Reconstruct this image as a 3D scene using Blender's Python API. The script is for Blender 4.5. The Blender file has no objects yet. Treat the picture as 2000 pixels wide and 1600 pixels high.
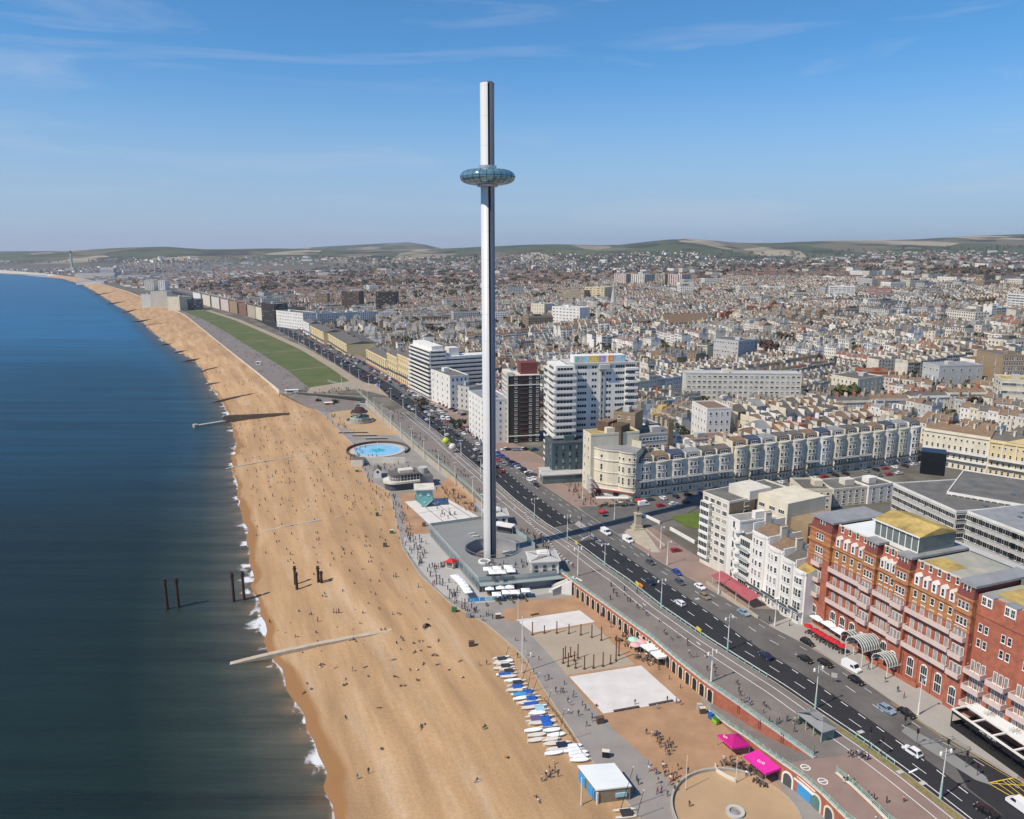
import bpy, math, random
import numpy as np
from mathutils import Vector
HAZE = 5.2e-5
R = math.radians; PI = math.pi
rnd = random.Random(7)
# camera, sky, sun, exposure
sc = bpy.context.scene
FOC, CZ = 1479.0, 113.3                     # focal length in photo pixels (2000 wide), camera height
PIT = math.atan(310 / FOC)
cam = bpy.data.cameras.new('camera'); camo = bpy.data.objects.new('camera', cam)
sc.collection.objects.link(camo); sc.camera = camo
camo.location = (0, 0, CZ); camo.rotation_euler = (PI / 2 - PIT, 0, 0)
cam.sensor_width = 36; cam.lens = 36 * FOC / 2000; cam.clip_start = 1; cam.clip_end = 60000
SUN_EL, SUN_AZ = 50, 238                    # azimuth clockwise from +Y
w = bpy.data.worlds.new('World'); sc.world = w; w.use_nodes = True
nt = w.node_tree; bgn = nt.nodes['Background']
sky = nt.nodes.new('ShaderNodeTexSky'); sky.sky_type = 'NISHITA'; sky.sun_disc = False
sky.sun_elevation = R(SUN_EL); sky.sun_rotation = R(SUN_AZ); sky.altitude = 120
sky.air_density = 1.0; sky.dust_density = 0.2; sky.ozone_density = 4.0
hs = nt.nodes.new('ShaderNodeHueSaturation'); hs.inputs['Saturation'].default_value = 1.0
tn = nt.nodes.new('ShaderNodeMix'); tn.data_type = 'RGBA'; tn.blend_type = 'MULTIPLY'; tn.inputs['Factor'].default_value = 1; tn.inputs['B'].default_value = (.50, .95, 1.22, 1)
nt.links.new(sky.outputs[0], tn.inputs['A']); nt.links.new(tn.outputs['Result'], hs.inputs['Color'])
# wispy high cloud, mixed over the sky by direction
tc = nt.nodes.new('ShaderNodeTexCoord')
mp = nt.nodes.new('ShaderNodeMapping'); mp.inputs['Scale'].default_value = (2.6, 2.6, 22); mp.inputs['Rotation'].default_value = (0, R(-9), R(25)); mp.inputs['Location'].default_value = (.9, .35, .4)
nz = nt.nodes.new('ShaderNodeTexNoise'); nz.inputs['Scale'].default_value = 1.0; nz.inputs['Detail'].default_value = 7; nz.inputs['Roughness'].default_value = 0.56; nz.inputs['Distortion'].default_value = 0.7
cr = nt.nodes.new('ShaderNodeValToRGB'); cr.color_ramp.elements[0].position = 0.52; cr.color_ramp.elements[1].position = 0.82
cr.color_ramp.elements[1].color = (0.46, 0.46, 0.46, 1)
mx = nt.nodes.new('ShaderNodeMix'); mx.data_type = 'RGBA'; mx.inputs['B'].default_value = (5.6, 5.9, 6.9, 1)
nt.links.new(tc.outputs['Generated'], mp.inputs[0]); nt.links.new(mp.outputs[0], nz.inputs['Vector'])
nt.links.new(nz.outputs['Fac'], cr.inputs[0]); nt.links.new(cr.outputs['Color'], mx.inputs['Factor'])
sz = nt.nodes.new('ShaderNodeSeparateXYZ'); nt.links.new(tc.outputs['Generated'], sz.inputs[0])
hr = nt.nodes.new('ShaderNodeMapRange'); hr.interpolation_type = 'SMOOTHSTEP'; hr.inputs['From Min'].default_value = 0; hr.inputs['From Max'].default_value = .24; hr.inputs['To Min'].default_value = .85; hr.inputs['To Max'].default_value = 0
hm = nt.nodes.new('ShaderNodeMix'); hm.data_type = 'RGBA'; hm.inputs['B'].default_value = (3.65, 4.5, 6.1, 1)      # low haze all round the horizon
nt.links.new(sz.outputs['Z'], hr.inputs['Value']); nt.links.new(hr.outputs[0], hm.inputs['Factor']); nt.links.new(hs.outputs[0], hm.inputs['A'])
nt.links.new(hm.outputs['Result'], mx.inputs['A']); nt.links.new(mx.outputs['Result'], bgn.inputs['Color'])
bgn.inputs['Strength'].default_value = 0.115
sl = bpy.data.lights.new('sun', 'SUN'); sl.energy = 5.0; sl.angle = R(0.53); sl.color = (1.0, 0.90, 0.755)
so = bpy.data.objects.new('sun', sl); sc.collection.objects.link(so); so.location = (-300, -200, 500)
sd = Vector((math.sin(R(SUN_AZ)) * math.cos(R(SUN_EL)), math.cos(R(SUN_AZ)) * math.cos(R(SUN_EL)), math.sin(R(SUN_EL))))
so.rotation_euler = sd.to_track_quat('Z', 'Y').to_euler()
vs = sc.view_settings; vs.view_transform = 'Standard'; vs.look = 'None'; vs.exposure = -0.06; vs.gamma = 1; vs.use_curve_mapping = False
try:
 sc.cycles.max_bounces = 5; sc.cycles.diffuse_bounces = 2; sc.cycles.glossy_bounces = 3; sc.cycles.transmission_bounces = 3; sc.cycles.volume_bounces = 0
except Exception: pass
# survey helpers
cP, sP = math.cos(PIT), math.sin(PIT)
U = 4.3                                     # level of the road and upper promenade; lower promenade is 0
def G(px, py, z=U):
 """ground point at level z that the survey photo shows at (px, py)"""
 u = (px - 1000) / FOC; v = (800 - py) / FOC
 dx, dy, dz = u, cP + v * sP, -sP + v * cP
 t = (z - CZ) / dz
 return (dx * t, dy * t)
def GL(pts, z=U): return [G(p[0], p[1], z) for p in pts]
def topz(y, py):
 """height of a vertical line standing at distance y whose top is seen at row py"""
 k = (800 - py) / FOC
 return CZ + y * (k * cP - sP) / (cP + k * sP)
def lerp(a, b, t): return a + (b - a) * t
def sstep(a, b, x):
 t = np.clip((x - a) / (b - a), 0, 1); return t * t * (3 - 2 * t)
# materials
MATS = {}
def mat(name, col, rough=0.8, var=0.12, scale=0.6, bump=0.0, metal=0.0, spec=0.3, col2=None, detail=5, attr=None, stretch=None, bscale=None, coat=0):
 m = bpy.data.materials.new(name); m.use_nodes = True; n = m.node_tree; L = n.links.new
 b = n.nodes['Principled BSDF']; b.inputs['Roughness'].default_value = rough; b.inputs['Metallic'].default_value = metal
 b.inputs['Specular IOR Level'].default_value = spec
 if coat: b.inputs['Coat Weight'].default_value = coat; b.inputs['Coat Roughness'].default_value = 0.08
 g = n.nodes.new('ShaderNodeNewGeometry'); vec = g.outputs['Position']
 if stretch:
  mp = n.nodes.new('ShaderNodeMapping'); mp.inputs['Scale'].default_value = stretch[:3]
  if len(stretch) > 3: mp.inputs['Rotation'].default_value = (0, 0, stretch[3])
  L(vec, mp.inputs[0]); vec = mp.outputs[0]
 t = n.nodes.new('ShaderNodeTexNoise'); t.inputs['Scale'].default_value = scale; t.inputs['Detail'].default_value = detail; t.inputs['Roughness'].default_value = 0.62
 L(vec, t.inputs['Vector'])
 r = n.nodes.new('ShaderNodeMapRange'); r.inputs['From Min'].default_value = 0.3; r.inputs['From Max'].default_value = 0.7
 L(t.outputs['Fac'], r.inputs['Value'])
 mx = n.nodes.new('ShaderNodeMix'); mx.data_type = 'RGBA'
 if attr:
  a = n.nodes.new('ShaderNodeAttribute'); a.attribute_name = attr
  r.inputs['To Min'].default_value = 1 - var; r.inputs['To Max'].default_value = 1 + var
  vm = n.nodes.new('ShaderNodeVectorMath'); vm.operation = 'SCALE'
  L(a.outputs['Color'], vm.inputs[0]); L(r.outputs[0], vm.inputs['Scale']); L(vm.outputs[0], b.inputs['Base Color'])
  n.nodes.remove(mx)
 else:
  c2 = col2 or tuple(min(1, c * (1 + var)) for c in col); c1 = col if col2 else tuple(c * (1 - var) for c in col)
  mx.inputs['A'].default_value = (*c1, 1); mx.inputs['B'].default_value = (*c2, 1)
  L(r.outputs[0], mx.inputs['Factor']); L(mx.outputs['Result'], b.inputs['Base Color'])
 if bump:
  t2 = t
  if bscale:
   t2 = n.nodes.new('ShaderNodeTexNoise'); t2.inputs['Scale'].default_value = bscale; t2.inputs['Detail'].default_value = 4; L(vec, t2.inputs['Vector'])
  bp = n.nodes.new('ShaderNodeBump'); bp.inputs['Strength'].default_value = bump; bp.inputs['Distance'].default_value = 0.3
  L(t2.outputs['Fac'], bp.inputs['Height']); L(bp.outputs[0], b.inputs['Normal'])
 MATS[name] = m; return m
def M(n): return MATS[n]
mat('white', (.73, .70, .645), .6, .12, .22, detail=10, stretch=(1, 1, .35)); mat('offwhite', (.63, .58, .49), .7, .15, .25, detail=10, stretch=(1, 1, .35)); mat('cream', (.65, .58, .44), .7, .13, .25, detail=10, stretch=(1, 1, .35))
mat('yellowcream', (.66, .52, .29), .7, .08, .2); mat('palegrey', (.47, .46, .43), .7, .1, .2); mat('midgrey', (.25, .25, .25), .7, .12, .2)
mat('darkgrey', (.075, .078, .083), .7, .2, .3); mat('stone', (.43, .37, .28), .8, .12, .4); mat('brownbrick', (.115, .077, .052), .85, .15, .5)
mat('darkbrick', (.042, .034, .030), .85, .15, .5); mat('redbrick', (.36, .118, .072), .85, .26, .7, detail=9); mat('orangebrick', (.40, .185, .075), .85, .26, .7, detail=9)
mat('maroon', (.17, .05, .042), .75, .15, .5); mat('terracotta', (.40, .24, .13), .8, .12, .5); mat('pinkstone', (.60, .47, .42), .75, .08, .5)
mat('tanbrick', (.31, .225, .135), .85, .12, .4); mat('teal_render', (.075, .115, .125), .7, .12, .3); mat('slate', (.13, .115, .10), .7, .22, .5)
mat('browntile', (.21, .14, .09), .85, .22, .6); mat('leadroof', (.27, .268, .265), .55, .18, .25); mat('feltroof', (.145, .138, .125), .85, .25, .2)
mat('whiteroof', (.72, .74, .72), .7, .06, .2); mat('mossroof', (.42, .30, .10), .9, .45, .22); mat('greenroof', (.27, .29, .24), .9, .35, .2, col2=(.45, .40, .33))
mat('redtile', (.28, .10, .055), .85, .2, .6); mat('blueslate', (.06, .075, .11), .7, .2, .5)
mat('glass', (.022, .028, .035), .08, .3, .12, spec=.7); mat('paleglass', (.10, .15, .16), .1, .3, .1, spec=.8); mat('greenglass', (.10, .20, .18), .1, .2, .2, spec=.7)
mat('curtain', (.28, .26, .24), .4, .5, .35, spec=.5)
mat('black', (.018, .018, .02), .5, .2, .5); mat('blackpaint', (.012, .012, .014), .35, .2, .5, spec=.5); mat('steel', (.45, .47, .49), .35, .1, .5, metal=.6)
mat('rust', (.055, .03, .022), .85, .35, .9); mat('rustred', (.13, .045, .02), .85, .3, .9); mat('mint', (.33, .50, .42), .55, .1, .5)
mat('asphalt', (.125, .116, .108), .9, .2, .16, detail=9, bump=.1, bscale=3); mat('darkasphalt', (.028, .028, .031), .85, .18, .10, bump=.1, bscale=3)
mat('promtarmac', (.20, .172, .152), .9, .17, .14, detail=9); mat('pinkpaving', (.27, .19, .155), .9, .14, .12); mat('palepaving', (.36, .335, .30), .9, .1, .12)
mat('greypaving', (.235, .235, .225), .9, .1, .1); mat('lowtarmac', (.27, .245, .22), .9, .14, .12, detail=8); mat('courtwhite', (.62, .58, .54), .9, .10, .2, detail=9)
mat('lightpaving', (.40, .385, .36), .9, .07, .08); mat('gravelorange', (.38, .225, .125), .95, .2, .14, detail=9, bump=.2, bscale=2.5); mat('sandcircle', (.43, .29, .165), .95, .1, .1)
mat('sculpturefloor', (.38, .31, .225), .95, .08, .12); mat('whitepaint', (.78, .78, .75), .7, .1, .8); mat('yellowpaint', (.70, .48, .05), .7, .2, .8)
mat('timber', (.11, .085, .062), .85, .25, .6); mat('concrete', (.40, .36, .30), .9, .14, .3); mat('weedy', (.13, .13, .05), .95, .3, .8, col2=(.30, .25, .07))
mat('lawn', (.062, .105, .024), .95, .3, .05, bump=.15, bscale=1.2, col2=(.135, .13, .045), detail=9); mat('lawn2', (.10, .14, .02), .95, .2, .2)
mat('pathtan', (.34, .27, .20), .9, .1, .1)
mat('clothwhite', (.80, .80, .79), .7, .04, 1); mat('clothred', (.50, .02, .025), .7, .12, .8); mat('awningred', (.34, .085, .095), .75, .1, .4); mat('clothpink', (.75, .03, .33), .6, .06, .6)
mat('clothrose', (.72, .40, .38), .7, .1, 1); mat('clothmint', (.40, .66, .52), .7, .1, 1); mat('pool', (.22, .46, .62), .15, .12, .25, spec=.6, col2=(.30, .58, .78)); mat('poolcentre', (.04, .36, .46), .2, .1, .3)
mat('aqua', (.19, .46, .44), .6, .06, .3); mat('aquadark', (.10, .30, .30), .6, .06, .3); mat('orangepaint', (.75, .24, .02), .6, .1, .5); mat('yellowgreen', (.46, .55, .03), .6, .1, .5)
mat('blue', (.02, .10, .36), .6, .12, .5); mat('skyblue', (.05, .30, .60), .6, .1, .5); mat('palescreen', (.33, .56, .66), .4, .1, .4, spec=.5)
mat('lime', (.26, .50, .03), .6, .1, .5); mat('green', (.04, .16, .06), .7, .2, .5); mat('navy', (.015, .022, .06), .7, .2, .5); mat('purple', (.13, .09, .22), .7, .15, .5)
mat('skin', (.48, .27, .18), .6, .1, 2); mat('hair', (.04, .025, .016), .7, .3, 3); mat('denim', (.05, .08, .15), .8, .2, 2); mat('khaki', (.24, .19, .12), .8, .2, 2)
mat('charcoal', (.035, .035, .04), .8, .2, 2); mat('cloth_teal', (.03, .20, .22), .8, .1, 2); mat('cloth_pinkish', (.60, .24, .28), .8, .1, 2); mat('cloth_yellow', (.62, .44, .06), .8, .1, 2)
mat('cloth_orange', (.60, .18, .03), .8, .1, 2); mat('cloth_grey', (.24, .24, .25), .8, .1, 2); mat('cloth_beige', (.50, .42, .32), .8, .1, 2); mat('cloth_green', (.06, .18, .05), .8, .1, 2)
mat('cloth_lilac', (.36, .28, .50), .8, .1, 2); mat('cloth_brown', (.12, .065, .035), .8, .1, 2); mat('carwhite', (.78, .78, .78), .25, .02, .5, spec=.5, coat=.4)
mat('carblack', (.012, .012, .014), .2, .1, .5, spec=.5, coat=.5); mat('carsilver', (.38, .40, .42), .25, .03, .5, metal=.5, spec=.5, coat=.4); mat('carred', (.38, .015, .02), .25, .03, .5, spec=.5, coat=.5)
mat('carblue', (.02, .06, .25), .25, .03, .5, spec=.5, coat=.5); mat('cargrey', (.10, .105, .11), .25, .03, .5, metal=.3, spec=.5, coat=.5); mat('carlight', (.30, .40, .52), .25, .03, .5, metal=.3, spec=.5, coat=.5)
mat('tyre', (.015, .015, .015), .8, .1, 2); mat('lampglass', (.7, .7, .65), .2, .05, 2); mat('redlens', (.4, .01, .01), .3, .05, 2); mat('trunk', (.09, .07, .05), .9, .2, 2)
mat('leaf', (.045, .065, .018), .8, .5, .5, spec=.2); mat('leafbrown', (.085, .06, .03), .85, .4, .5, spec=.2); mat('leafbright', (.20, .24, .02), .8, .4, .6, spec=.2)
mat('gold', (.35, .26, .10), .5, .2, .8); mat('clear', (.30, .37, .36), .08, .05, .5, spec=.8); mat('hullcream', (.68, .62, .52), .4, .06, .6, spec=.5); mat('tarp', (.02, .11, .42), .55, .15, .5)
mat('tint', (1, 1, 1), .82, .16, .25, attr='tint'); mat('tintfar', (1, 1, 1), .85, .2, .05, attr='tint')
mat('towerlit', (.58, .572, .56), .35, .04, .06, spec=.5); mat('towershade', (.11, .125, .15), .35, .1, .1, spec=.5)
mat('windowwhite', (.78, .76, .71), .6, .05, 1)
# mesh builder
class B:
 def __init__(s): s.v = []; s.f = []; s.m = []
 def add(s, vs, fs, m=0):
  o = len(s.v); s.v += [tuple(p) for p in vs]; s.f += [tuple(i + o for i in f) for f in fs]
  s.m += [m] * len(fs) if not isinstance(m, (list, tuple)) else list(m)
  return s
 def box(s, x0, y0, z0, x1, y1, z1, m=0, top=None):
  t = m if top is None else top
  return s.add([(x0, y0, z0), (x1, y0, z0), (x1, y1, z0), (x0, y1, z0), (x0, y0, z1), (x1, y0, z1), (x1, y1, z1), (x0, y1, z1)],
     [(0, 3, 2, 1), (4, 5, 6, 7), (0, 1, 5, 4), (1, 2, 6, 5), (2, 3, 7, 6), (3, 0, 4, 7)], [m, t, m, m, m, m])
 def obox(s, c, ax, hx, hy, z0, z1, m=0):
  ca, sa = math.cos(ax), math.sin(ax)
  p = [(c[0] + i * hx * ca - j * hy * sa, c[1] + i * hx * sa + j * hy * ca) for i, j in ((-1, -1), (1, -1), (1, 1), (-1, 1))]
  return s.prism(p, z0, z1, m)
 def prism(s, pts, z0, z1, m=0, top=None):
  n = len(pts); a = sum(pts[i][0] * pts[(i + 1) % n][1] - pts[(i + 1) % n][0] * pts[i][1] for i in range(n))
  if a < 0: pts = pts[::-1]
  z0s = z0 if isinstance(z0, (list, tuple)) else [z0] * n; z1s = z1 if isinstance(z1, (list, tuple)) else [z1] * n
  vs = [(p[0], p[1], z0s[i]) for i, p in enumerate(pts)] + [(p[0], p[1], z1s[i]) for i, p in enumerate(pts)]
  fs = [(i, (i + 1) % n, n + (i + 1) % n, n + i) for i in range(n)] + [tuple(range(n, 2 * n)), tuple(range(n - 1, -1, -1))]
  return s.add(vs, fs, [m] * n + [m if top is None else top, m])
 def quad(s, a, b, c, d, m=0): return s.add([a, b, c, d], [(0, 1, 2, 3)], m)
 def cyl(s, x, y, z0, z1, r0, r1=None, n=10, m=0, cap=True):
  r1 = r0 if r1 is None else r1
  vs = [(x + r * math.cos(2 * PI * i / n), y + r * math.sin(2 * PI * i / n), z) for z, r in ((z0, r0), (z1, r1)) for i in range(n)]
  fs = [(i, (i + 1) % n, n + (i + 1) % n, n + i) for i in range(n)]
  if cap: fs += [tuple(range(n, 2 * n)), tuple(range(n - 1, -1, -1))]
  return s.add(vs, fs, m)
 def tube(s, p, q, r, n=5, m=0, r2=None):
  p, q = Vector(p), Vector(q); d = (q - p)
  if d.length < 1e-6: return s
  d.normalize(); a = d.orthogonal().normalized(); b = d.cross(a); r2 = r if r2 is None else r2
  vs = [tuple(c + (a * math.cos(2 * PI * i / n) + b * math.sin(2 * PI * i / n)) * k) for c, k in ((p, r), (q, r2)) for i in range(n)]
  return s.add(vs, [(i, (i + 1) % n, n + (i + 1) % n, n + i) for i in range(n)] + [tuple(range(n, 2 * n)), tuple(range(n - 1, -1, -1))], m)
 def lathe(s, prof, n=24, x=0, y=0, m=0, a0=0, a1=2 * PI):
  full = abs(a1 - a0 - 2 * PI) < 1e-6; k = n if full else n + 1
  vs = [(x + r * math.cos(a0 + (a1 - a0) * i / n), y + r * math.sin(a0 + (a1 - a0) * i / n), z) for r, z in prof for i in range(k)]
  fs = []
  for j in range(len(prof) - 1):
   for i in range(n): fs.append((j * k + i, j * k + (i + 1) % k, (j + 1) * k + (i + 1) % k, (j + 1) * k + i))
  return s.add(vs, fs, m)
 def gable(s, x0, y0, x1, y1, z0, zr, axis='x', m=0, me=None, over=0.0):
  me = m if me is None else me
  if axis == 'x':
   ym = (y0 + y1) / 2; vs = [(x0, y0, z0), (x1, y0, z0), (x1, y1, z0), (x0, y1, z0), (x0, ym, zr), (x1, ym, zr)]
   return s.add(vs, [(0, 1, 5, 4), (2, 3, 4, 5), (0, 4, 3), (1, 2, 5)], [m, m, me, me])
  xm = (x0 + x1) / 2; vs = [(x0, y0, z0), (x1, y0, z0), (x1, y1, z0), (x0, y1, z0), (xm, y0, zr), (xm, y1, zr)]
  return s.add(vs, [(1, 2, 5, 4), (3, 0, 4, 5), (0, 1, 4), (2, 3, 5)], [m, m, me, me])
 def hip(s, x0, y0, x1, y1, z0, zr, m=0, k=0.5):
  w, d = x1 - x0, y1 - y0; i = min(w, d) * k
  vs = [(x0, y0, z0), (x1, y0, z0), (x1, y1, z0), (x0, y1, z0), (x0 + i, y0 + i, zr), (x1 - i, y0 + i, zr), (x1 - i, y1 - i, zr), (x0 + i, y1 - i, zr)]
  return s.add(vs, [(0, 1, 5, 4), (1, 2, 6, 5), (2, 3, 7, 6), (3, 0, 4, 7), (4, 5, 6, 7)], m)
 def mesh(s, name, mats, smooth=False):
  me = bpy.data.meshes.new(name); me.from_pydata(s.v, [], s.f)
  for x in mats: me.materials.append(M(x))
  if len(mats) > 1: me.polygons.foreach_set('material_index', np.array(s.m, dtype=np.int32))
  if smooth: me.polygons.foreach_set('use_smooth', np.ones(len(s.f), dtype=bool))
  me.update(); return me
COL = sc.collection
def link(o): COL.objects.link(o); return o
def obj(name, me, parent=None, loc=(0, 0, 0), rz=0.0, scale=None, **kw):
 if isinstance(me, tuple): me = me[0].mesh(name, me[1], me[2] if len(me) > 2 else False)
 o = bpy.data.objects.new(name, me); o.location = loc; o.rotation_euler = (0, 0, rz)
 if scale: o.scale = scale
 if parent is not None: o.parent = parent
 link(o)
 for k, v in kw.items(): o[k] = v
 return o
def mbox(name, m, par, *a): return obj(name, (B().box(*a), [m]), par)
def mcyl(name, m, par, *a, **k): return obj(name, (B().cyl(*a, **k), [m]), par)
def mtube(name, m, par, *a, **k): return obj(name, (B().tube(*a, **k), [m]), par)
LABELS = set()
def thing(name, label, cat, loc=(0, 0, 0), rz=0.0, group=None, me=None, scale=None):
 o = obj(name, me, None, loc, rz, scale)
 tag(o, label, cat, group); return o
def tag(o, label, cat, group=None):
 o['label'] = label; o['category'] = cat; o['kind'] = 'thing'; LABELS.add(label.lower())
 if group: o['group'] = group
 return o
def struct(name, b, mats, smooth=False, kind='structure'):
 o = obj(name, b if isinstance(b, bpy.types.Mesh) else b.mesh(name, mats, smooth)); o['kind'] = kind; return o
# polylines
def resample(pts, step):
 out = [pts[0]]
 for a, b in zip(pts, pts[1:]):
  n = max(1, int(math.hypot(b[0] - a[0], b[1] - a[1]) / step))
  out += [(lerp(a[0], b[0], i / n), lerp(a[1], b[1], i / n)) for i in range(1, n + 1)]
 return out
def npts(pts, n):
 d = [0]
 for a, b in zip(pts, pts[1:]): d.append(d[-1] + math.hypot(b[0] - a[0], b[1] - a[1]))
 s = np.linspace(0, d[-1], n)
 return list(zip(np.interp(s, d, [p[0] for p in pts]), np.interp(s, d, [p[1] for p in pts])))
def smooth_line(pts, it=2):
 for _ in range(it):
  o = [pts[0]]
  for a, b in zip(pts, pts[1:]): o += [(a[0] * .75 + b[0] * .25, a[1] * .75 + b[1] * .25), (a[0] * .25 + b[0] * .75, a[1] * .25 + b[1] * .75)]
  pts = o + [pts[-1]]
 return pts
def offset(pts, d):
 """shift a polyline sideways; positive is to the right of its direction"""
 out = []
 for i in range(len(pts)):
  a, b = pts[max(0, i - 1)], pts[min(len(pts) - 1, i + 1)]
  l = math.hypot(b[0] - a[0], b[1] - a[1]) or 1; out.append((pts[i][0] + (b[1] - a[1]) / l * d, pts[i][1] - (b[0] - a[0]) / l * d))
 return out
def along(pts, step, start=0):
 """points every step metres with heading"""
 out = []; s = start; acc = 0
 for a, b in zip(pts, pts[1:]):
  l = math.hypot(b[0] - a[0], b[1] - a[1])
  while s <= acc + l:
   t = (s - acc) / l; out.append((lerp(a[0], b[0], t), lerp(a[1], b[1], t), math.atan2(b[1] - a[1], b[0] - a[0]))); s += step
  acc += l
 return out
def clipy(pts, y0, y1): return [p for p in pts if y0 <= p[1] <= y1]
def strip(b, L, Rr, z, n=60, m=0):
 L, Rr = npts(L, n), npts(Rr, n)
 zs = z if callable(z) else (lambda x, y: z)
 vs = [(p[0], p[1], zs(*p)) for p in L] + [(p[0], p[1], zs(*p)) for p in Rr]
 flip = (Rr[0][0] - L[0][0]) * (L[1][1] - L[0][1]) - (Rr[0][1] - L[0][1]) * (L[1][0] - L[0][0]) < 0
 fs = [(i, n + i, n + i + 1, i + 1) if not flip else (i, i + 1, n + i + 1, n + i) for i in range(n - 1)]
 return b.add(vs, fs, m)
def line(b, pts, w, z, m=0):
 return strip(b, offset(pts, -w / 2), offset(pts, w / 2), z, max(2, len(pts)), m)
def dashes(b, pts, w, z, ln, gap, m=0):
 for x, y, a in along(pts, ln + gap):
  ca, sa = math.cos(a), math.sin(a); h, k = ln / 2, w / 2
  b.add([(x + i * h * ca - j * k * sa, y + i * h * sa + j * k * ca, z) for i, j in ((-1, -1), (1, -1), (1, 1), (-1, 1))], [(0, 1, 2, 3)], m)
def poly(b, pts, z, m=0):
 n = len(pts); a = sum(pts[i][0] * pts[(i + 1) % n][1] - pts[(i + 1) % n][0] * pts[i][1] for i in range(n))
 if a < 0: pts = pts[::-1]
 return b.add([(p[0], p[1], z) for p in pts], [tuple(range(n))], m)
def inpoly(x, y, pts):
 c = False; j = len(pts) - 1
 for i in range(len(pts)):
  if (pts[i][1] > y) != (pts[j][1] > y) and x < (pts[j][0] - pts[i][0]) * (y - pts[i][1]) / (pts[j][1] - pts[i][1]) + pts[i][0]: c = not c
  j = i
 return c
# survey lines
WL = smooth_line([(-20, 60), (-30, 110)] + GL([(652, 1600), (640, 1500), (604, 1420), (548, 1310), (520, 1255), (500, 1180), (492, 1100), (481, 1030), (463, 950), (452, 912), (464, 850), (441, 800), (430, 780), (405, 745), (395, 715), (340, 680), (305, 655), (270, 620), (210, 585), (165, 557), (110, 541)], -4) + [(-3300, 4500), (-6500, 4950), (-9000, 5050)], 1)
PE = [(36, 60), (31, 110)] + GL([(1250, 1600), (1150, 1480), (1060, 1345), (1020, 1280), (950, 1220), (880, 1180), (820, 1125), (785, 1070), (772, 1010), (760, 960), (722, 940), (700, 905), (690, 870), (640, 818), (612, 797)], 0)
HP = GL([(545, 766), (500, 728), (440, 680), (360, 615), (300, 590), (250, 570), (165, 545)], 3.5) + [(-2250, 3720), (-3400, 4600), (-6500, 5050), (-9000, 5150)]
KB = [(128, 50), (108, 95)] + GL([(1900, 1612), (1830, 1557), (1765, 1507), (1690, 1452), (1600, 1392), (1530, 1343), (1444, 1289), (1381, 1249), (1287, 1184), (1220, 1131), (1180, 1104), (1124, 1062), (1060, 1022), (1000, 975), (950, 930), (900, 888), (860, 852), (800, 805), (745, 767), (690, 733), (640, 700), (600, 676), (540, 643), (470, 612), (400, 590), (330, 572)])
MD = [(137, 50), (117, 97)] + GL([(1985, 1612), (1905, 1556), (1830, 1500), (1760, 1449), (1669, 1385), (1612, 1346), (1540, 1300), (1468, 1258), (1400, 1206), (1340, 1165), (1290, 1133), (1220, 1085), (1160, 1044), (1090, 1000), (1030, 955), (980, 912), (930, 872), (885, 838), (825, 795), (765, 752), (705, 718), (650, 688), (612, 666), (550, 635), (480, 606), (405, 584), (335, 567)])
KN = [(148, 60), (126, 110)] + GL([(1990, 1528), (1918, 1482), (1831, 1434), (1744, 1372), (1656, 1311), (1595, 1272), (1503, 1224), (1438, 1183), (1403, 1162), (1350, 1132), (1300, 1105), (1250, 1074), (1205, 1044), (1150, 1008), (1060, 948), (1000, 905), (950, 868), (905, 836), (850, 797), (780, 748), (715, 710), (655, 678), (620, 660), (560, 630), (490, 602), (415, 581), (345, 565)])
BF = [(170, 60), (150, 108)] + GL([(2030, 1500), (1850, 1370), (1575, 1208), (1560, 1200), (1365, 1090), (1190, 975), (1140, 940), (1060, 893), (990, 860), (945, 830), (850, 768), (800, 742), (740, 712), (655, 668), (560, 627), (490, 600), (415, 579), (345, 563)])   # building fronts
UW = [(104, 60), (90, 110)] + GL([(1589, 1482), (1540, 1447), (1490, 1412), (1440, 1376), (1393, 1344), (1370, 1328), (1320, 1288), (1270, 1245), (1225, 1213), (1180, 1180), (1140, 1152), (1120, 1138)]) + GL([(1097, 1119), (1010, 1050), (950, 990), (880, 925), (830, 885), (770, 832), (735, 800), (712, 778), (690, 757), (640, 745)])
_ky = np.array([p[1] for p in KB] + [9000.]); _kx = np.array([p[0] for p in KB] + [-5200.])
def road_x(y): return np.interp(y, _ky, _kx)
_by = np.array([p[1] for p in UW if p[1] < 590] + [p[1] for p in HP] + [5400, 20000]); _bx = np.array([p[0] for p in UW if p[1] < 590] + [p[0] for p in HP] + [-9500, -30000])
_o = np.argsort(_by); _by, _bx = _by[_o], _bx[_o]
def land_x(y): return np.interp(y, _by, _bx)
RIDGE = [(-900, 494), (0, 493), (200, 488), (340, 482), (420, 486), (560, 487), (700, 487), (770, 488), (850, 488), (880, 485), (940, 481), (1000, 480), (1100, 479), (1200, 478), (1270, 472), (1340, 468), (1430, 474), (1500, 475), (1600, 473), (1700, 470), (1900, 463), (2000, 459), (2600, 452), (4000, 470)]
_ra = np.array([math.atan2(p[0] - 1000, FOC) for p in RIDGE]); _re = np.array([(490 - p[1]) / FOC for p in RIDGE])
FARR = [(-900, 492), (300, 490), (560, 488), (640, 482), (720, 478), (800, 474), (822, 473.5), (850, 484), (900, 492), (4000, 500)]
_fa = np.array([math.atan2(p[0] - 1000, FOC) for p in FARR]); _fe = np.array([(490 - p[1]) / FOC for p in FARR])
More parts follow.
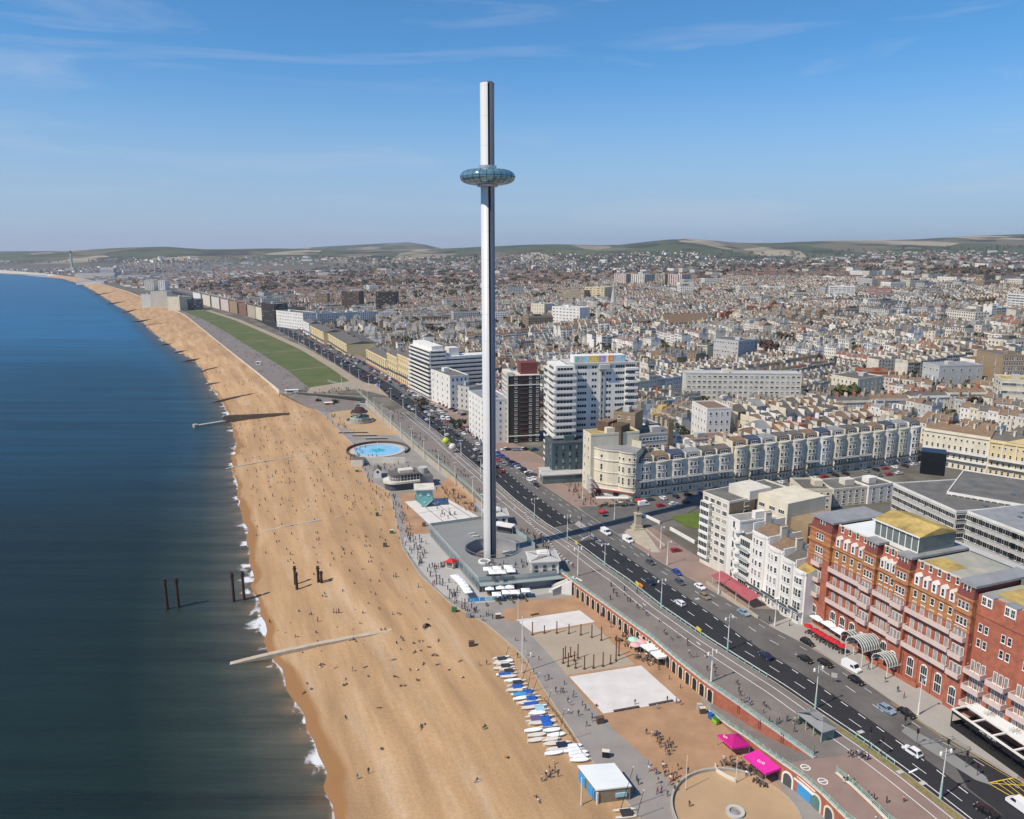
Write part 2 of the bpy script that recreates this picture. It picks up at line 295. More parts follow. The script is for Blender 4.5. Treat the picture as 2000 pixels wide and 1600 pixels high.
def H(x, y):
 """height of the land at (x, y): flat along the front, rising inland, downs behind"""
 x = np.asarray(x, float); y = np.asarray(y, float); r = np.hypot(x, y); az = np.arctan2(x, np.maximum(y, 1.0))
 v = (x - road_x(y)) * .91
 base = lerp(U, 3.5, sstep(560, 760, y)) * np.ones_like(v)
 k = lerp(1, .45, sstep(900, 2600, y - 1.4 * np.maximum(x, 0)))
 rise = 26 * sstep(190, 640, v) + 22 * sstep(500, 1500, v) + 14 * sstep(1400, 3200, v)
 z = base + rise * k
 und = (np.sin(x * .0043 + y * .0021) * np.sin(y * .0034 - x * .0012)) * 5 * sstep(500, 1400, v)
 z = z + und
 d = r * np.cos(az)
 rz = CZ + 6300 * np.interp(az, _ra, _re) + 6 * np.sin(az * 37) * sstep(4200, 5200, d)
 z = lerp(z, rz, sstep(3500, 6300, d) ** 1.3)
 z2 = CZ + 11000 * np.interp(az, _fa, _fe)
 z = np.where(d > 6300, lerp(rz - 40 * sstep(6300, 7600, d), z2, sstep(7600, 11000, d)), z)
 return z
def Hs(x, y): return float(H(x, y))
def gnd(px, py):
 """point of the rising land seen at (px, py)"""
 z = U
 for _ in range(30): x, y = G(px, py, min(z, 100)); z = lerp(z, Hs(x, y), .5)
 return x, y, z
# land, sea, beach
def grid_mesh(name, X, Y, Z, mats, attrs=None, smooth=True):
 n, m = X.shape; me = bpy.data.meshes.new(name)
 me.vertices.add(n * m); me.vertices.foreach_set('co', np.stack([X, Y, Z], -1).astype(np.float32).ravel())
 i = np.arange(n * m).reshape(n, m); q = np.stack([i[:-1, :-1], i[:-1, 1:], i[1:, 1:], i[1:, :-1]], -1).reshape(-1, 4)
 me.loops.add(q.size); me.loops.foreach_set('vertex_index', q.ravel().astype(np.int32))
 me.polygons.add(len(q)); me.polygons.foreach_set('loop_start', np.arange(0, q.size, 4, dtype=np.int32))
 try: me.polygons.foreach_set('loop_total', np.full(len(q), 4, dtype=np.int32))
 except Exception: pass
 me.polygons.foreach_set('use_smooth', np.full(len(q), smooth))
 for x in mats: me.materials.append(M(x))
 for k, a in (attrs or {}).items():
  at = me.attributes.new(k, 'FLOAT_COLOR', 'POINT'); c = np.ones((n * m, 4), np.float32)
  a = np.asarray(a); c[:, :3] = a.reshape(n * m, -1) if a.ndim == 3 else a.reshape(n * m, 1)
  at.data.foreach_set('color', c.ravel())
 me.update(); me.validate(); return me
ys = np.concatenate([np.linspace(40, 700, 110), np.geomspace(706, 13500, 150)])
tt = np.linspace(0, 1, 150) ** 1.6
YY = np.repeat(ys[:, None], 150, 1); X0 = land_x(ys)[:, None]; X1 = (ys * 1.5 + 500)[:, None]
XX = X0 + (X1 - X0) * tt[None]
ZZ = H(XX, YY); ZZ[:, 0] -= 0
# patchwork of the downs: fields, woods, chalky plough, built-up ground
def land_material():
 m = bpy.data.materials.new('land'); m.use_nodes = True; n = m.node_tree; L = n.links.new; b = n.nodes['Principled BSDF']; b.inputs['Roughness'].default_value = .95; b.inputs['Specular IOR Level'].default_value = .1
 a = n.nodes.new('ShaderNodeAttribute'); a.attribute_name = 'hills'
 g = n.nodes.new('ShaderNodeNewGeometry')
 mp = n.nodes.new('ShaderNodeMapping'); mp.inputs['Scale'].default_value = (.0034, .0013, 0); L(g.outputs['Position'], mp.inputs[0])
 v = n.nodes.new('ShaderNodeTexVoronoi'); v.inputs['Scale'].default_value = 1.0; L(mp.outputs[0], v.inputs['Vector'])
 sp = n.nodes.new('ShaderNodeSeparateColor'); L(v.outputs['Color'], sp.inputs[0])
 cr = n.nodes.new('ShaderNodeValToRGB'); cr.color_ramp.interpolation = 'CONSTANT'; e = cr.color_ramp.elements
 cols = [(0, (.075, .095, .04)), (.2, (.10, .115, .05)), (.42, (.055, .07, .035)), (.55, (.15, .13, .08)), (.62, (.085, .10, .045)), (.74, (.34, .29, .20)), (.84, (.07, .085, .04)), (.90, (.26, .22, .15))]
 e[0].color = (*cols[0][1], 1); e[1].position = cols[1][0]; e[1].color = (*cols[1][1], 1)
 for p_, c_ in cols[2:]: q = e.new(p_); q.color = (*c_, 1)
 L(sp.outputs[0], cr.inputs[0])
 t = n.nodes.new('ShaderNodeTexNoise'); t.inputs['Scale'].default_value = .03; t.inputs['Detail'].default_value = 6; L(g.outputs['Position'], t.inputs['Vector'])
 c2 = n.nodes.new('ShaderNodeValToRGB'); f = c2.color_ramp.elements; f[0].position = .35; f[0].color = (.15, .14, .125, 1); f[1].position = .68; f[1].color = (.22, .20, .17, 1)
 q = f.new(.5); q.color = (.11, .10, .075, 1); L(t.outputs['Fac'], c2.inputs[0])
 t3 = n.nodes.new('ShaderNodeTexNoise'); t3.inputs['Scale'].default_value = .004; t3.inputs['Detail'].default_value = 5; L(g.outputs['Position'], t3.inputs['Vector'])
 mr = n.nodes.new('ShaderNodeMapRange'); mr.inputs['From Min'].default_value = .5; mr.inputs['From Max'].default_value = .62; L(t3.outputs['Fac'], mr.inputs['Value'])
 wood = n.nodes.new('ShaderNodeMix'); wood.data_type = 'RGBA'; wood.inputs['B'].default_value = (.04, .042, .025, 1); L(mr.outputs[0], wood.inputs['Factor']); L(cr.outputs['Color'], wood.inputs['A'])
 mx = n.nodes.new('ShaderNodeMix'); mx.data_type = 'RGBA'; L(a.outputs['Fac'], mx.inputs['Factor']); L(c2.outputs['Color'], mx.inputs['A']); L(wood.outputs['Result'], mx.inputs['B'])
 L(mx.outputs['Result'], b.inputs['Base Color']); MATS['land'] = m
land_material()
ground = obj('ground', grid_mesh('ground', XX, YY, ZZ, ['land'], {'hills': sstep(3900, 4900, YY + .12 * XX)})); ground['kind'] = 'structure'
# sea: shoal colour and foam follow distance from the edge; far sky sheen painted in
wl = np.array(npts(WL, 900))
def shore_dist(X, Y):
 p = np.stack([X.ravel(), Y.ravel()], 1); out = np.empty(len(p))
 for i in range(0, len(p), 4000):
  q = p[i:i + 4000]; out[i:i + 4000] = np.sqrt(((q[:, None] - wl[None]) ** 2).sum(-1).min(1))
 return out.reshape(X.shape)
wy, wx = np.array([p[1] for p in WL]), np.array([p[0] for p in WL])
ysea = np.concatenate([np.linspace(40, 620, 210), np.geomspace(626, 5000, 110)])
off = np.concatenate([np.linspace(-14, 40, 40), np.geomspace(44, 9000, 40)])
Xs = np.interp(ysea, wy, wx)[:, None] - off[None]; Ys = np.repeat(ysea[:, None], 80, 1)
Dsh = shore_dist(Xs, Ys); Dsh = np.where(Xs > np.interp(Ys, wy, wx), 0, Dsh)
def sea_material():
 m = bpy.data.materials.new('sea'); m.use_nodes = True; n = m.node_tree; L = n.links.new; b = n.nodes['Principled BSDF']
 b.inputs['Roughness'].default_value = .45; b.inputs['IOR'].default_value = 1.33; b.inputs['Specular IOR Level'].default_value = .5; b.inputs['Specular Tint'].default_value = (.7, .9, 1, 1)
 a = n.nodes.new('ShaderNodeAttribute'); a.attribute_name = 'shore'; g = n.nodes.new('ShaderNodeNewGeometry')
 def noise(sx, sy, det, ro=.6, dist=0):
  mp = n.nodes.new('ShaderNodeMapping'); mp.inputs['Scale'].default_value = (sx, sy, 0); mp.inputs['Rotation'].default_value = (0, 0, R(-4)); L(g.outputs['Position'], mp.inputs[0])
  t = n.nodes.new('ShaderNodeTexNoise'); t.inputs['Scale'].default_value = 1; t.inputs['Detail'].default_value = det; t.inputs['Roughness'].default_value = ro; t.inputs['Distortion'].default_value = dist; L(mp.outputs[0], t.inputs['Vector']); return t
 t1 = noise(.0045, .085, 9, .78); t2 = noise(.10, .5, 7, .7); t3 = noise(.22, .22, 6, .65, .6)
 cr = n.nodes.new('ShaderNodeValToRGB'); e = cr.color_ramp.elements      # shoal to deep
 e[0].position = 0; e[0].color = (.20, .125, .065, 1); e[1].position = 1; e[1].color = (.001, .012, .014, 1)
 for p_, c_ in ((.02, (.075, .07, .05)), (.06, (.026, .036, .026)), (.13, (.006, .014, .009)), (.40, (.001, .010, .009))): q = e.new(p_); q.color = (*c_, 1)
 mr = n.nodes.new('ShaderNodeMapRange'); mr.inputs['From Max'].default_value = 300; L(a.outputs['Fac'], mr.inputs['Value'])
 L(mr.outputs[0], cr.inputs[0])
 mv = n.nodes.new('ShaderNodeMapRange'); mv.inputs['From Min'].default_value = .35; mv.inputs['From Max'].default_value = .68; mv.inputs['To Min'].default_value = .55; mv.inputs['To Max'].default_value = 1.6; L(t1.outputs['Fac'], mv.inputs['Value'])
 ab = n.nodes.new('ShaderNodeAttribute'); ab.attribute_name = 'sky_sheen'; bl = n.nodes.new('ShaderNodeMix'); bl.data_type = 'RGBA'; bl.inputs['B'].default_value = (.012, .105, .215, 1); L(ab.outputs['Fac'], bl.inputs['Factor']); L(cr.outputs['Color'], bl.inputs['A'])  # far blue stands in for reflected sky and haze, painted into the base colour
 vm = n.nodes.new('ShaderNodeVectorMath'); vm.operation = 'SCALE'; L(bl.outputs['Result'], vm.inputs[0]); L(mv.outputs[0], vm.inputs['Scale'])
 # broken foam in the last metres
 ms = n.nodes.new('ShaderNodeMapRange'); ms.inputs['From Min'].default_value = 7.5; ms.inputs['From Max'].default_value = 1.5; ms.inputs['To Min'].default_value = 0; ms.inputs['To Max'].default_value = .29; L(a.outputs['Fac'], ms.inputs['Value'])
 t4 = noise(.045, .05, 2, .5)
 add = n.nodes.new('ShaderNodeMath'); add.operation = 'ADD'; L(t3.outputs['Fac'], add.inputs[0]); L(ms.outputs[0], add.inputs[1])
 gate = n.nodes.new('ShaderNodeMapRange'); gate.inputs['From Min'].default_value = 6; gate.inputs['From Max'].default_value = 3; L(a.outputs['Fac'], gate.inputs['Value'])
 m4 = n.nodes.new('ShaderNodeMapRange'); m4.inputs['From Min'].default_value = .40; m4.inputs['From Max'].default_value = .62; m4.inputs['To Min'].default_value = -.34; m4.inputs['To Max'].default_value = .07; L(t4.outputs['Fac'], m4.inputs['Value'])
 ad2 = n.nodes.new('ShaderNodeMath'); ad2.operation = 'ADD'; L(add.outputs[0], ad2.inputs[0]); L(m4.outputs[0], ad2.inputs[1])
 fr = n.nodes.new('ShaderNodeMapRange'); fr.inputs['From Min'].default_value = .68; fr.inputs['From Max'].default_value = .80; L(ad2.outputs[0], fr.inputs['Value'])
 fl = n.nodes.new('ShaderNodeMapRange'); fl.inputs['From Min'].default_value = 1.5; fl.inputs['From Max'].default_value = .7; L(a.outputs['Fac'], fl.inputs['Value'])
 f2 = n.nodes.new('ShaderNodeMapRange'); f2.inputs['From Min'].default_value = .40; f2.inputs['From Max'].default_value = .56; f2.inputs['To Max'].default_value = .75; L(t3.outputs['Fac'], f2.inputs['Value'])
 f3 = n.nodes.new('ShaderNodeMath'); f3.operation = 'MULTIPLY'; L(fl.outputs[0], f3.inputs[0]); L(f2.outputs[0], f3.inputs[1])
 fm = n.nodes.new('ShaderNodeMix'); fm.data_type = 'RGBA'; fm.inputs['B'].default_value = (.72, .72, .72, 1); gm = n.nodes.new('ShaderNodeMath'); gm.operation = 'MULTIPLY'; L(fr.outputs[0], gm.inputs[0]); L(gate.outputs[0], gm.inputs[1]); f4 = n.nodes.new('ShaderNodeMath'); f4.operation = 'MAXIMUM'; L(gm.outputs[0], f4.inputs[0]); L(f3.outputs[0], f4.inputs[1]); L(f4.outputs[0], fm.inputs['Factor']); L(vm.outputs[0], fm.inputs['A'])
 L(fm.outputs['Result'], b.inputs['Base Color'])
 bp = n.nodes.new('ShaderNodeBump'); bp.inputs['Strength'].default_value = .5; bp.inputs['Distance'].default_value = .6; L(t2.outputs['Fac'], bp.inputs['Height'])
 b2 = n.nodes.new('ShaderNodeBump'); b2.inputs['Strength'].default_value = .35; b2.inputs['Distance'].default_value = 1.5; L(t1.outputs['Fac'], b2.inputs['Height']); L(bp.outputs[0], b2.inputs['Normal'])
 L(b2.outputs[0], b.inputs['Normal']); MATS['sea'] = m
sea_material()
sea = obj('sea', grid_mesh('sea', Xs[:, ::-1], Ys[:, ::-1], np.full_like(Xs, -4.0), ['sea'], {'shore': Dsh[:, ::-1], 'sky_sheen': (np.interp(Ys, [300, 440, 700, 1100], [0, .25, .38, 1]) * sstep(0, 30, Dsh))[:, ::-1]})); sea['kind'] = 'structure'
# beach: shingle from below the water up to the promenade edge
N = 620
inner = npts(PE + [(-160, 575)] + HP, 2 * N)
wyb = np.array([p[1] for p in inner]); wxb = np.array([p[0] for p in inner])
yb = np.concatenate([np.linspace(60, 700, 420), np.geomspace(703, 3500, 200)])
xi = np.interp(yb, wyb, wxb); xo = np.interp(yb, wy, wx)
zi = lerp(0, 3.5, sstep(540, 640, yb)) + .02
s = np.linspace(-.10, 1, 70)
Xb = xo[:, None] + (xi - xo)[:, None] * s[None]; Yb = np.repeat(yb[:, None], 70, 1)
scal = 1 + .0 * yb
jit = np.interp(yb, np.linspace(60, 5000, 900), np.random.RandomState(3).rand(900) * 3.2 - 1.6)[:, None] * np.exp(-((s[None]) / .10) ** 2)
prof = -4.0 + (zi + 4.0)[:, None] * np.clip(1.25 * np.maximum(s[None], 0) ** .8, 0, 1) + np.where(s < 0, 6.0 * s, 0)[None]
dist = (Xb - xo[:, None])
prof += .30 * np.sin(dist * .55 + 2 * np.sin(Yb * .03)) * np.clip(s, 0, 1)[None] * (1 - np.clip(s, 0, 1)[None]) * 2
prof[:, -1] = zi; Xb = Xb + jit
def beach_material():
 m = bpy.data.materials.new('shingle'); m.use_nodes = True; n = m.node_tree; L = n.links.new; b = n.nodes['Principled BSDF']; b.inputs['Roughness'].default_value = .95; b.inputs['Specular IOR Level'].default_value = .15
 a = n.nodes.new('ShaderNodeAttribute'); a.attribute_name = 'wet'; g = n.nodes.new('ShaderNodeNewGeometry')
 def noise(sx, sy, det, rot=23, ro=.6):
  m0 = n.nodes.new('ShaderNodeMapping'); m0.inputs['Rotation'].default_value = (0, 0, R(-rot)); L(g.outputs['Position'], m0.inputs[0])
  mp = n.nodes.new('ShaderNodeMapping'); mp.inputs['Scale'].default_value = (sx, sy, .3); L(m0.outputs[0], mp.inputs[0])
  t = n.nodes.new('ShaderNodeTexNoise'); t.inputs['Scale'].default_value = 1; t.inputs['Detail'].default_value = det; t.inputs['Roughness'].default_value = ro; L(mp.outputs[0], t.inputs['Vector']); return t
 t1 = noise(.11, .012, 8, 23, .68); t2 = noise(1.6, 1.6, 8, 0, .85); t3 = noise(.03, .02, 4); t5 = noise(.55, .02, 3, 20)
 cr = n.nodes.new('ShaderNodeValToRGB'); e = cr.color_ramp.elements; e[0].position = .3; e[0].color = (.345, .215, .115, 1); e[1].position = .70; e[1].color = (.53, .375, .235, 1)
 q = e.new(.52); q.color = (.455, .285, .15, 1); L(t1.outputs['Fac'], cr.inputs[0])
 mr = n.nodes.new('ShaderNodeMapRange'); mr.inputs['From Min'].default_value = .3; mr.inputs['From Max'].default_value = .7; mr.inputs['To Min'].default_value = .74; mr.inputs['To Max'].default_value = 1.2; L(t2.outputs['Fac'], mr.inputs['Value'])
 m3 = n.nodes.new('ShaderNodeMapRange'); m3.inputs['From Min'].default_value = .3; m3.inputs['From Max'].default_value = .7; m3.inputs['To Min'].default_value = .90; m3.inputs['To Max'].default_value = 1.10; L(t3.outputs['Fac'], m3.inputs['Value'])
 m5 = n.nodes.new('ShaderNodeMapRange'); m5.inputs['From Min'].default_value = .3; m5.inputs['From Max'].default_value = .7; m5.inputs['To Min'].default_value = .93; m5.inputs['To Max'].default_value = 1.05; L(t5.outputs['Fac'], m5.inputs['Value'])
 mu0 = n.nodes.new('ShaderNodeMath'); mu0.operation = 'MULTIPLY'; L(mr.outputs[0], mu0.inputs[0]); L(m5.outputs[0], mu0.inputs[1])
 mu = n.nodes.new('ShaderNodeMath'); mu.operation = 'MULTIPLY'; L(mu0.outputs[0], mu.inputs[0]); L(m3.outputs[0], mu.inputs[1])
 vm = n.nodes.new('ShaderNodeVectorMath'); vm.operation = 'SCALE'; L(cr.outputs['Color'], vm.inputs[0]); L(mu.outputs[0], vm.inputs['Scale'])
 mw = n.nodes.new('ShaderNodeMix'); mw.data_type = 'RGBA'; mw.inputs['B'].default_value = (.30, .155, .065, 1); L(a.outputs['Fac'], mw.inputs['Factor']); L(vm.outputs[0], mw.inputs['A'])
 L(mw.outputs['Result'], b.inputs['Base Color'])
 bp = n.nodes.new('ShaderNodeBump'); bp.inputs['Strength'].default_value = .35; bp.inputs['Distance'].default_value = .35; L(t2.outputs['Fac'], bp.inputs['Height']); L(bp.outputs[0], b.inputs['Normal']); MATS['shingle'] = m
beach_material()
wetw = (3.6 + 1.6 * np.sin(Yb * .045) + 1.0 * np.sin(Yb * .17 + 1)) * np.clip(1.3 - Yb / 900, .3, 1)
beach = obj('beach', grid_mesh('beach', Xb, Yb, prof, ['shingle'], {'wet': 1 - sstep(.62, 1.0, dist / np.maximum(wetw, .5))})); beach['kind'] = 'structure'
def beach_z(x, y):
 a, c, d = np.interp(y, yb, xo), np.interp(y, yb, xi), np.interp(y, yb, zi); q = (x - a) / (c - a)
 return float(-4 + (d + 4) * min(1, max(0, 1.25 * max(q, 0) ** .8)))
def bpt(px, py):
 z = -1.0
 for _ in range(12): x, y = G(px, py, z); z = lerp(z, beach_z(x, y), .6)
 return x, y, z
# lower promenade and its floor
UWl = [p for p in UW if p[1] < 575]
low_in = [(84.5, 60), (76.5, 110)] + GL([(1651, 1598), (1604, 1551), (1566, 1518), (1528, 1492), (1490, 1465), (1452, 1437), (1422, 1418), (1400, 1360)], 0) 
b = B()
pe_l = [p for p in PE]
edge_in = UW[:]                              # foot of the retaining wall (below its top edge)
strip(b, PE, [p for p in UW if p[1] < 585], 0.0, 160)
struct('lower_promenade', b, ['lowtarmac'])
def sheet(name, mats, pts, z, kind='structure'):
 b = B(); poly(b, pts, z); return struct(name, b, mats)
# orange gravel floors between path and arches, then the courts on top
sheet('gravel_floor', ['gravelorange'], GL([(1385, 1385), (1480, 1490), (1545, 1560), (1440, 1530), (1380, 1530), (1330, 1545), (1215, 1440), (1150, 1375), (1060, 1260), (1000, 1200), (1010, 1175), (1140, 1165), (1180, 1195), (1270, 1262), (1330, 1310)], 0), .006)
sheet('gravel_terrace', ['gravelorange'], GL([(985, 1190), (1100, 1175), (1010, 1215), (975, 1210)], 0), .010)
sheet('gravel_patch', ['gravelorange'], GL([(795, 1045), (838, 1042), (828, 1020), (792, 975), (835, 985), (920, 1010), (935, 960), (890, 915), (850, 960), (780, 965)], 0), .006)
ra = [(x, y) for x, y in smooth_line(GL([(842, 1042), (788, 1045), (790, 1070), (830, 1125), (880, 1175), (932, 1180), (1040, 1165), (1115, 1150), (1100, 1125), (936, 1135)], 0), 1)]
sheet('tower_forecourt', ['lightpaving'], ra, .008)
sheet('ball_court', ['courtwhite'], GL([(1008, 1211), (1132, 1192), (1162, 1215), (1040, 1236)], 0), .018)
sheet('volleyball_court', ['courtwhite'], GL([(1112, 1322), (1252, 1300), (1329, 1369), (1178, 1394)], 0), .018)
sheet('sculpture_court', ['sculpturefloor'], GL([(1036, 1240), (1160, 1219), (1225, 1285), (1240, 1298), (1108, 1318), (1078, 1285)], 0), .014)
sheet('striped_court', ['courtwhite'], GL([(790, 980), (870, 972), (950, 1018), (845, 1030)], 0), .018)
b = B()
for a, c in (((812, 976), (876, 1027)), ((840, 974), (906, 1024)), ((862, 973), (936, 1020))): line(b, GL([a, c], 0), .45, .022)
for a, c in (((815, 1003), (900, 990)),): line(b, GL([a, c], 0), .3, .0235)
struct('court_marking', b, ['greypaving'])
# pale kerb line of the promenade edge towards the shingle
b = B(); pk = resample([p for p in PE if 120 < p[1] < 560], 4)
for a, c in zip(pk, pk[1:]):
 q = offset([a, c], .35); b.prism([a, c, q[1], q[0]], -1.2, .12)
struct('promenade_kerb', b, ['concrete'])
# sand circle at the bottom with its low wall
cx, cy = G(1437, 1588, 0); RC = 13.2
b = B(); b.cyl(cx, cy, .012, .016, RC - .3, n=64); struct('sand_circle', b, ['sandcircle'])
t = thing('circle_wall', 'low curved pale wall round the sand circle below the pink canopies', 'low wall', (cx, cy, 0))
b = B(); b.lathe([(RC, 0), (RC, .75), (RC - .45, .75), (RC - .45, 0)], 40, a0=R(60), a1=R(238)); obj('wall', (b, ['concrete']), t)
b = B(); b.lathe([(RC, 0), (RC, .12), (RC - .35, .12), (RC - .35, 0)], 40, a0=R(-122), a1=R(59)); obj('kerb', (b, ['concrete']), t)
t = thing('circular_bench', 'round grey sunken seat at the centre of the sand circle', 'seat', (*G(1436, 1588, 0), .02))
b = B(); b.lathe([(1.2, .05), (1.2, .45), (1.9, .5), (1.9, 0)], 24); obj('seat', (b, ['palegrey']), t)
b = B(); b.lathe([(0, .3), (.5, .25), (1.0, .0)], 20); obj('base', (b, ['midgrey']), t)
# upper level: promenade, road, pavements
US = UW
b = B(); strip(b, US, KB[:-8], lambda x, y: Hs(x, y) + .004 if y > 560 else U + .004, 200); struct('upper_promenade', b, ['promtarmac'])
zr = lambda k: (lambda x, y: Hs(x, y) + k)
b = B(); strip(b, KB, MD, zr(.06), 240); struct('main_road', b, ['darkasphalt'])
b = B(); strip(b, offset(MD, .02), KN, zr(.06), 240); struct('landward_carriageway', b, ['asphalt'])
b = B(); strip(b, offset(KN, 0), BF, zr(.17), 240); struct('pavement', b, ['pinkpaving'])
b = B(); strip(b, offset(KN, -.02), offset(KN, .25), zr(.19), 240); struct('kerb', b, ['concrete'])
bk = B(); strip(bk, offset(KB, -.3), offset(KB, .0), zr(.16), 240); struct('seaward_kerb', bk, ['concrete'])
# hotel forecourt: paler paving
sheet('hotel_pavement', ['palepaving'], GL([(1500, 1222), (1560, 1200), (1640, 1240), (1850, 1370), (2010, 1475), (1985, 1522), (1918, 1480), (1831, 1432), (1744, 1370), (1656, 1309), (1595, 1270)]), U + .18)
# side streets across the front row, and the junction
def road_sheet(name, m, pts, z): return sheet(name, [m], pts, z)
road_sheet('side_street', 'asphalt', GL([(1150, 1010), (1205, 1045), (1245, 1035), (1330, 1010), (1375, 985), (1370, 975), (1260, 985), (1165, 990), (1130, 990)]), U + .175)
road_sheet('square_street', 'asphalt', GL([(1240, 978), (1370, 962), (1640, 925), (1790, 900), (1795, 912), (1640, 940), (1380, 985), (1260, 990)]), U + .178)
road_sheet('hotel_street', 'asphalt', GL([(1440, 1188), (1500, 1222), (1570, 1195), (1580, 1140), (1560, 1150), (1530, 1192)]), U + .176)
road_sheet('junction_surface', 'darkasphalt', [(150, 60), (126, 110)] + GL([(1990, 1526), (1918, 1483), (1850, 1470), (1890, 1540), (1975, 1605)]) + [(117, 97), (137, 50)], U + .064)
road_sheet('crossing_surface', 'asphalt', GL([(1075, 1032), (1125, 1060), (1170, 1050), (1130, 1020)]), U + .064)
road_sheet('traffic_island', 'greypaving', GL([(1790, 1452), (1905, 1525), (1935, 1535), (1925, 1518), (1830, 1452), (1770, 1420), (1760, 1430)]), U + .19)
road_sheet('crossing_island', 'palepaving', GL([(1122, 1025), (1140, 1037), (1152, 1033), (1130, 1018)]), U + .19)
road_sheet('square_lawn', 'lawn2', GL([(1308, 1010), (1365, 1000), (1368, 1035), (1340, 1030)]), U + .19)
road_sheet('monument_paving', 'stone', GL([(1222, 1035), (1255, 1030), (1290, 1080), (1275, 1080), (1240, 1060)]), U + .19)
# painted markings
b = B(); Z = U + .072
kb = [p for p in KB if 110 < p[1] < 545]; md = [p for p in MD if 110 < p[1] < 560]; kn = [p for p in KN if 118 < p[1] < 560]
K1 = npts(kb, 200); M1 = npts(md, 200); N1 = npts(kn, 200); mid = [((a[0] + c[0]) / 2, (a[1] + c[1]) / 2) for a, c in zip(K1, M1)]
line(b, offset(K1, 1.2), .22, Z); dashes(b, offset(M1, -.7), .22, Z, 2.2, 3.2); dashes(b, mid, .16, Z, 3.5, 5.2)
mid2 = [((a[0] + c[0]) / 2, (a[1] + c[1]) / 2) for a, c in zip(M1, N1)]
dashes(b, mid2, .16, Z + .002, 3.2, 5.5); dashes(b, offset(N1, -1.9), .12, Z + .002, 2.5, 5)
line(b, GL([(1775, 1510), (1792, 1502)]), .4, Z + .003); line(b, GL([(1148, 1048), (1135, 1055)]), .3, Z + .003)
struct('road_marking', b, ['whitepaint'])
b = B(); ku = npts(kb, 160)
for o_, w_ in ((-2.2, .18), (-5.2, .18)): line(b, offset(ku, o_), w_, U + .012)
for q in (60, 78, 96, 30, 40, 112, 128):
 x, y, = offset(ku, -3.7)[q]; b.obox((x, y), R(112), .9, .12, U + .010, U + .014)
for px, py in ((1573, 1499), (1607, 1526)):
 x, y = G(px, py); b.lathe([(1.05, U + .012), (.82, U + .012)], 24, x, y); b.obox((x, y), R(10), .75, .12, U + .011, U + .0125)
struct('cycle_lane_marking', b, ['whitepaint'])
b = B(); YB = GL([(1930, 1530), (1998, 1516), (2080, 1540), (2085, 1600), (1985, 1562)])
for i in range(5): line(b, [YB[i], YB[(i + 1) % 5]], .22, U + .076)
for k in np.linspace(.2, .8, 4):
 line(b, [tuple(lerp(YB[0][j], YB[1][j], k) for j in (0, 1)), tuple(lerp(YB[4][j], YB[3][j], k) for j in (0, 1))], .18, U + .077)
line(b, [YB[0], YB[2]], .18, U + .078); line(b, [YB[4], YB[2]], .18, U + .079); line(b, offset(clipy(KN, 110, 175), -.5), .12, U + .074)
struct('box_junction_marking', b, ['yellowpaint'])
b = B(); strip(b, offset(clipy(KB, 105, 170), -.5), offset(clipy(KB, 105, 170), -1.6), U + .03, 30)
strip(b, offset(clipy(KB, 262, 285), -.5), offset(clipy(KB, 262, 285), -1.3), U + .03, 10); struct('verge', b, ['weedy'], kind='stuff')
# Hove lawns and promenade
zl = lambda k: (lambda x, y: Hs(x, y) + k)
def gl2(pts): return [gnd(*p)[:2] for p in pts]
LWs = gl2([(606, 760), (560, 722), (500, 685), (440, 648), (400, 625), (358, 608)]); LWn = gl2([(690, 750), (640, 715), (585, 682), (520, 652), (460, 626), (402, 607)])
b = B(); strip(b, HP[:5], offset(LWs, 0), zl(.01), 120); struct('seafront_walk', b, ['promtarmac'])
b = B(); strip(b, LWs, LWn, zl(.05), 60); struct('lawn', b, ['lawn'])
b = B(); strip(b, LWn, offset(LWn, 9), zl(.03), 60); struct('lawn_path', b, ['pathtan'])
b = B()
for k in (.12, .27, .40, .52, .64, .75, .86):
 a, c = npts(LWs, 101)[int(k * 100)], npts(LWn, 101)[int(k * 100)]; line(b, [a, c], 1.6, zl(.075))
struct('cross_path', b, ['pathtan'])
sq_ = [(545, 766), (606, 760), (690, 750), (712, 776), (690, 800), (640, 806), (603, 797)]; sqp = [G(*p, z) for p, z in zip(sq_, (3.55, 3.6, 3.9, 2.2, .03, .03, .03))]; sqz = (3.55, Hs(*gl2([(606, 760)])[0]) + .06, Hs(*gl2([(690, 750)])[0]) + .06, 2.2, .03, .03, .03)
b = B(); b.add([(*p, z) for p, z in zip(sqp, sqz)], [(0, 1, 6), (1, 5, 6), (1, 2, 5), (2, 4, 5), (2, 3, 4)]); struct('promenade_square', b, ['promtarmac'])
struct('garden_floor', (lambda q: (poly(q, GL([(640, 806), (690, 798), (720, 800), (760, 835), (780, 850), (700, 850), (655, 830)], 0), .012), q)[-1])(B()), ['sandcircle'])
b = B(); strip(b, gl2([(598, 769), (650, 765), (700, 760), (760, 775)]), gl2([(606, 757), (650, 750), (692, 743), (735, 752)]), lambda x, y: Hs(x, y) + .09, 30); struct('lawn_end_path', b, ['pathtan'])
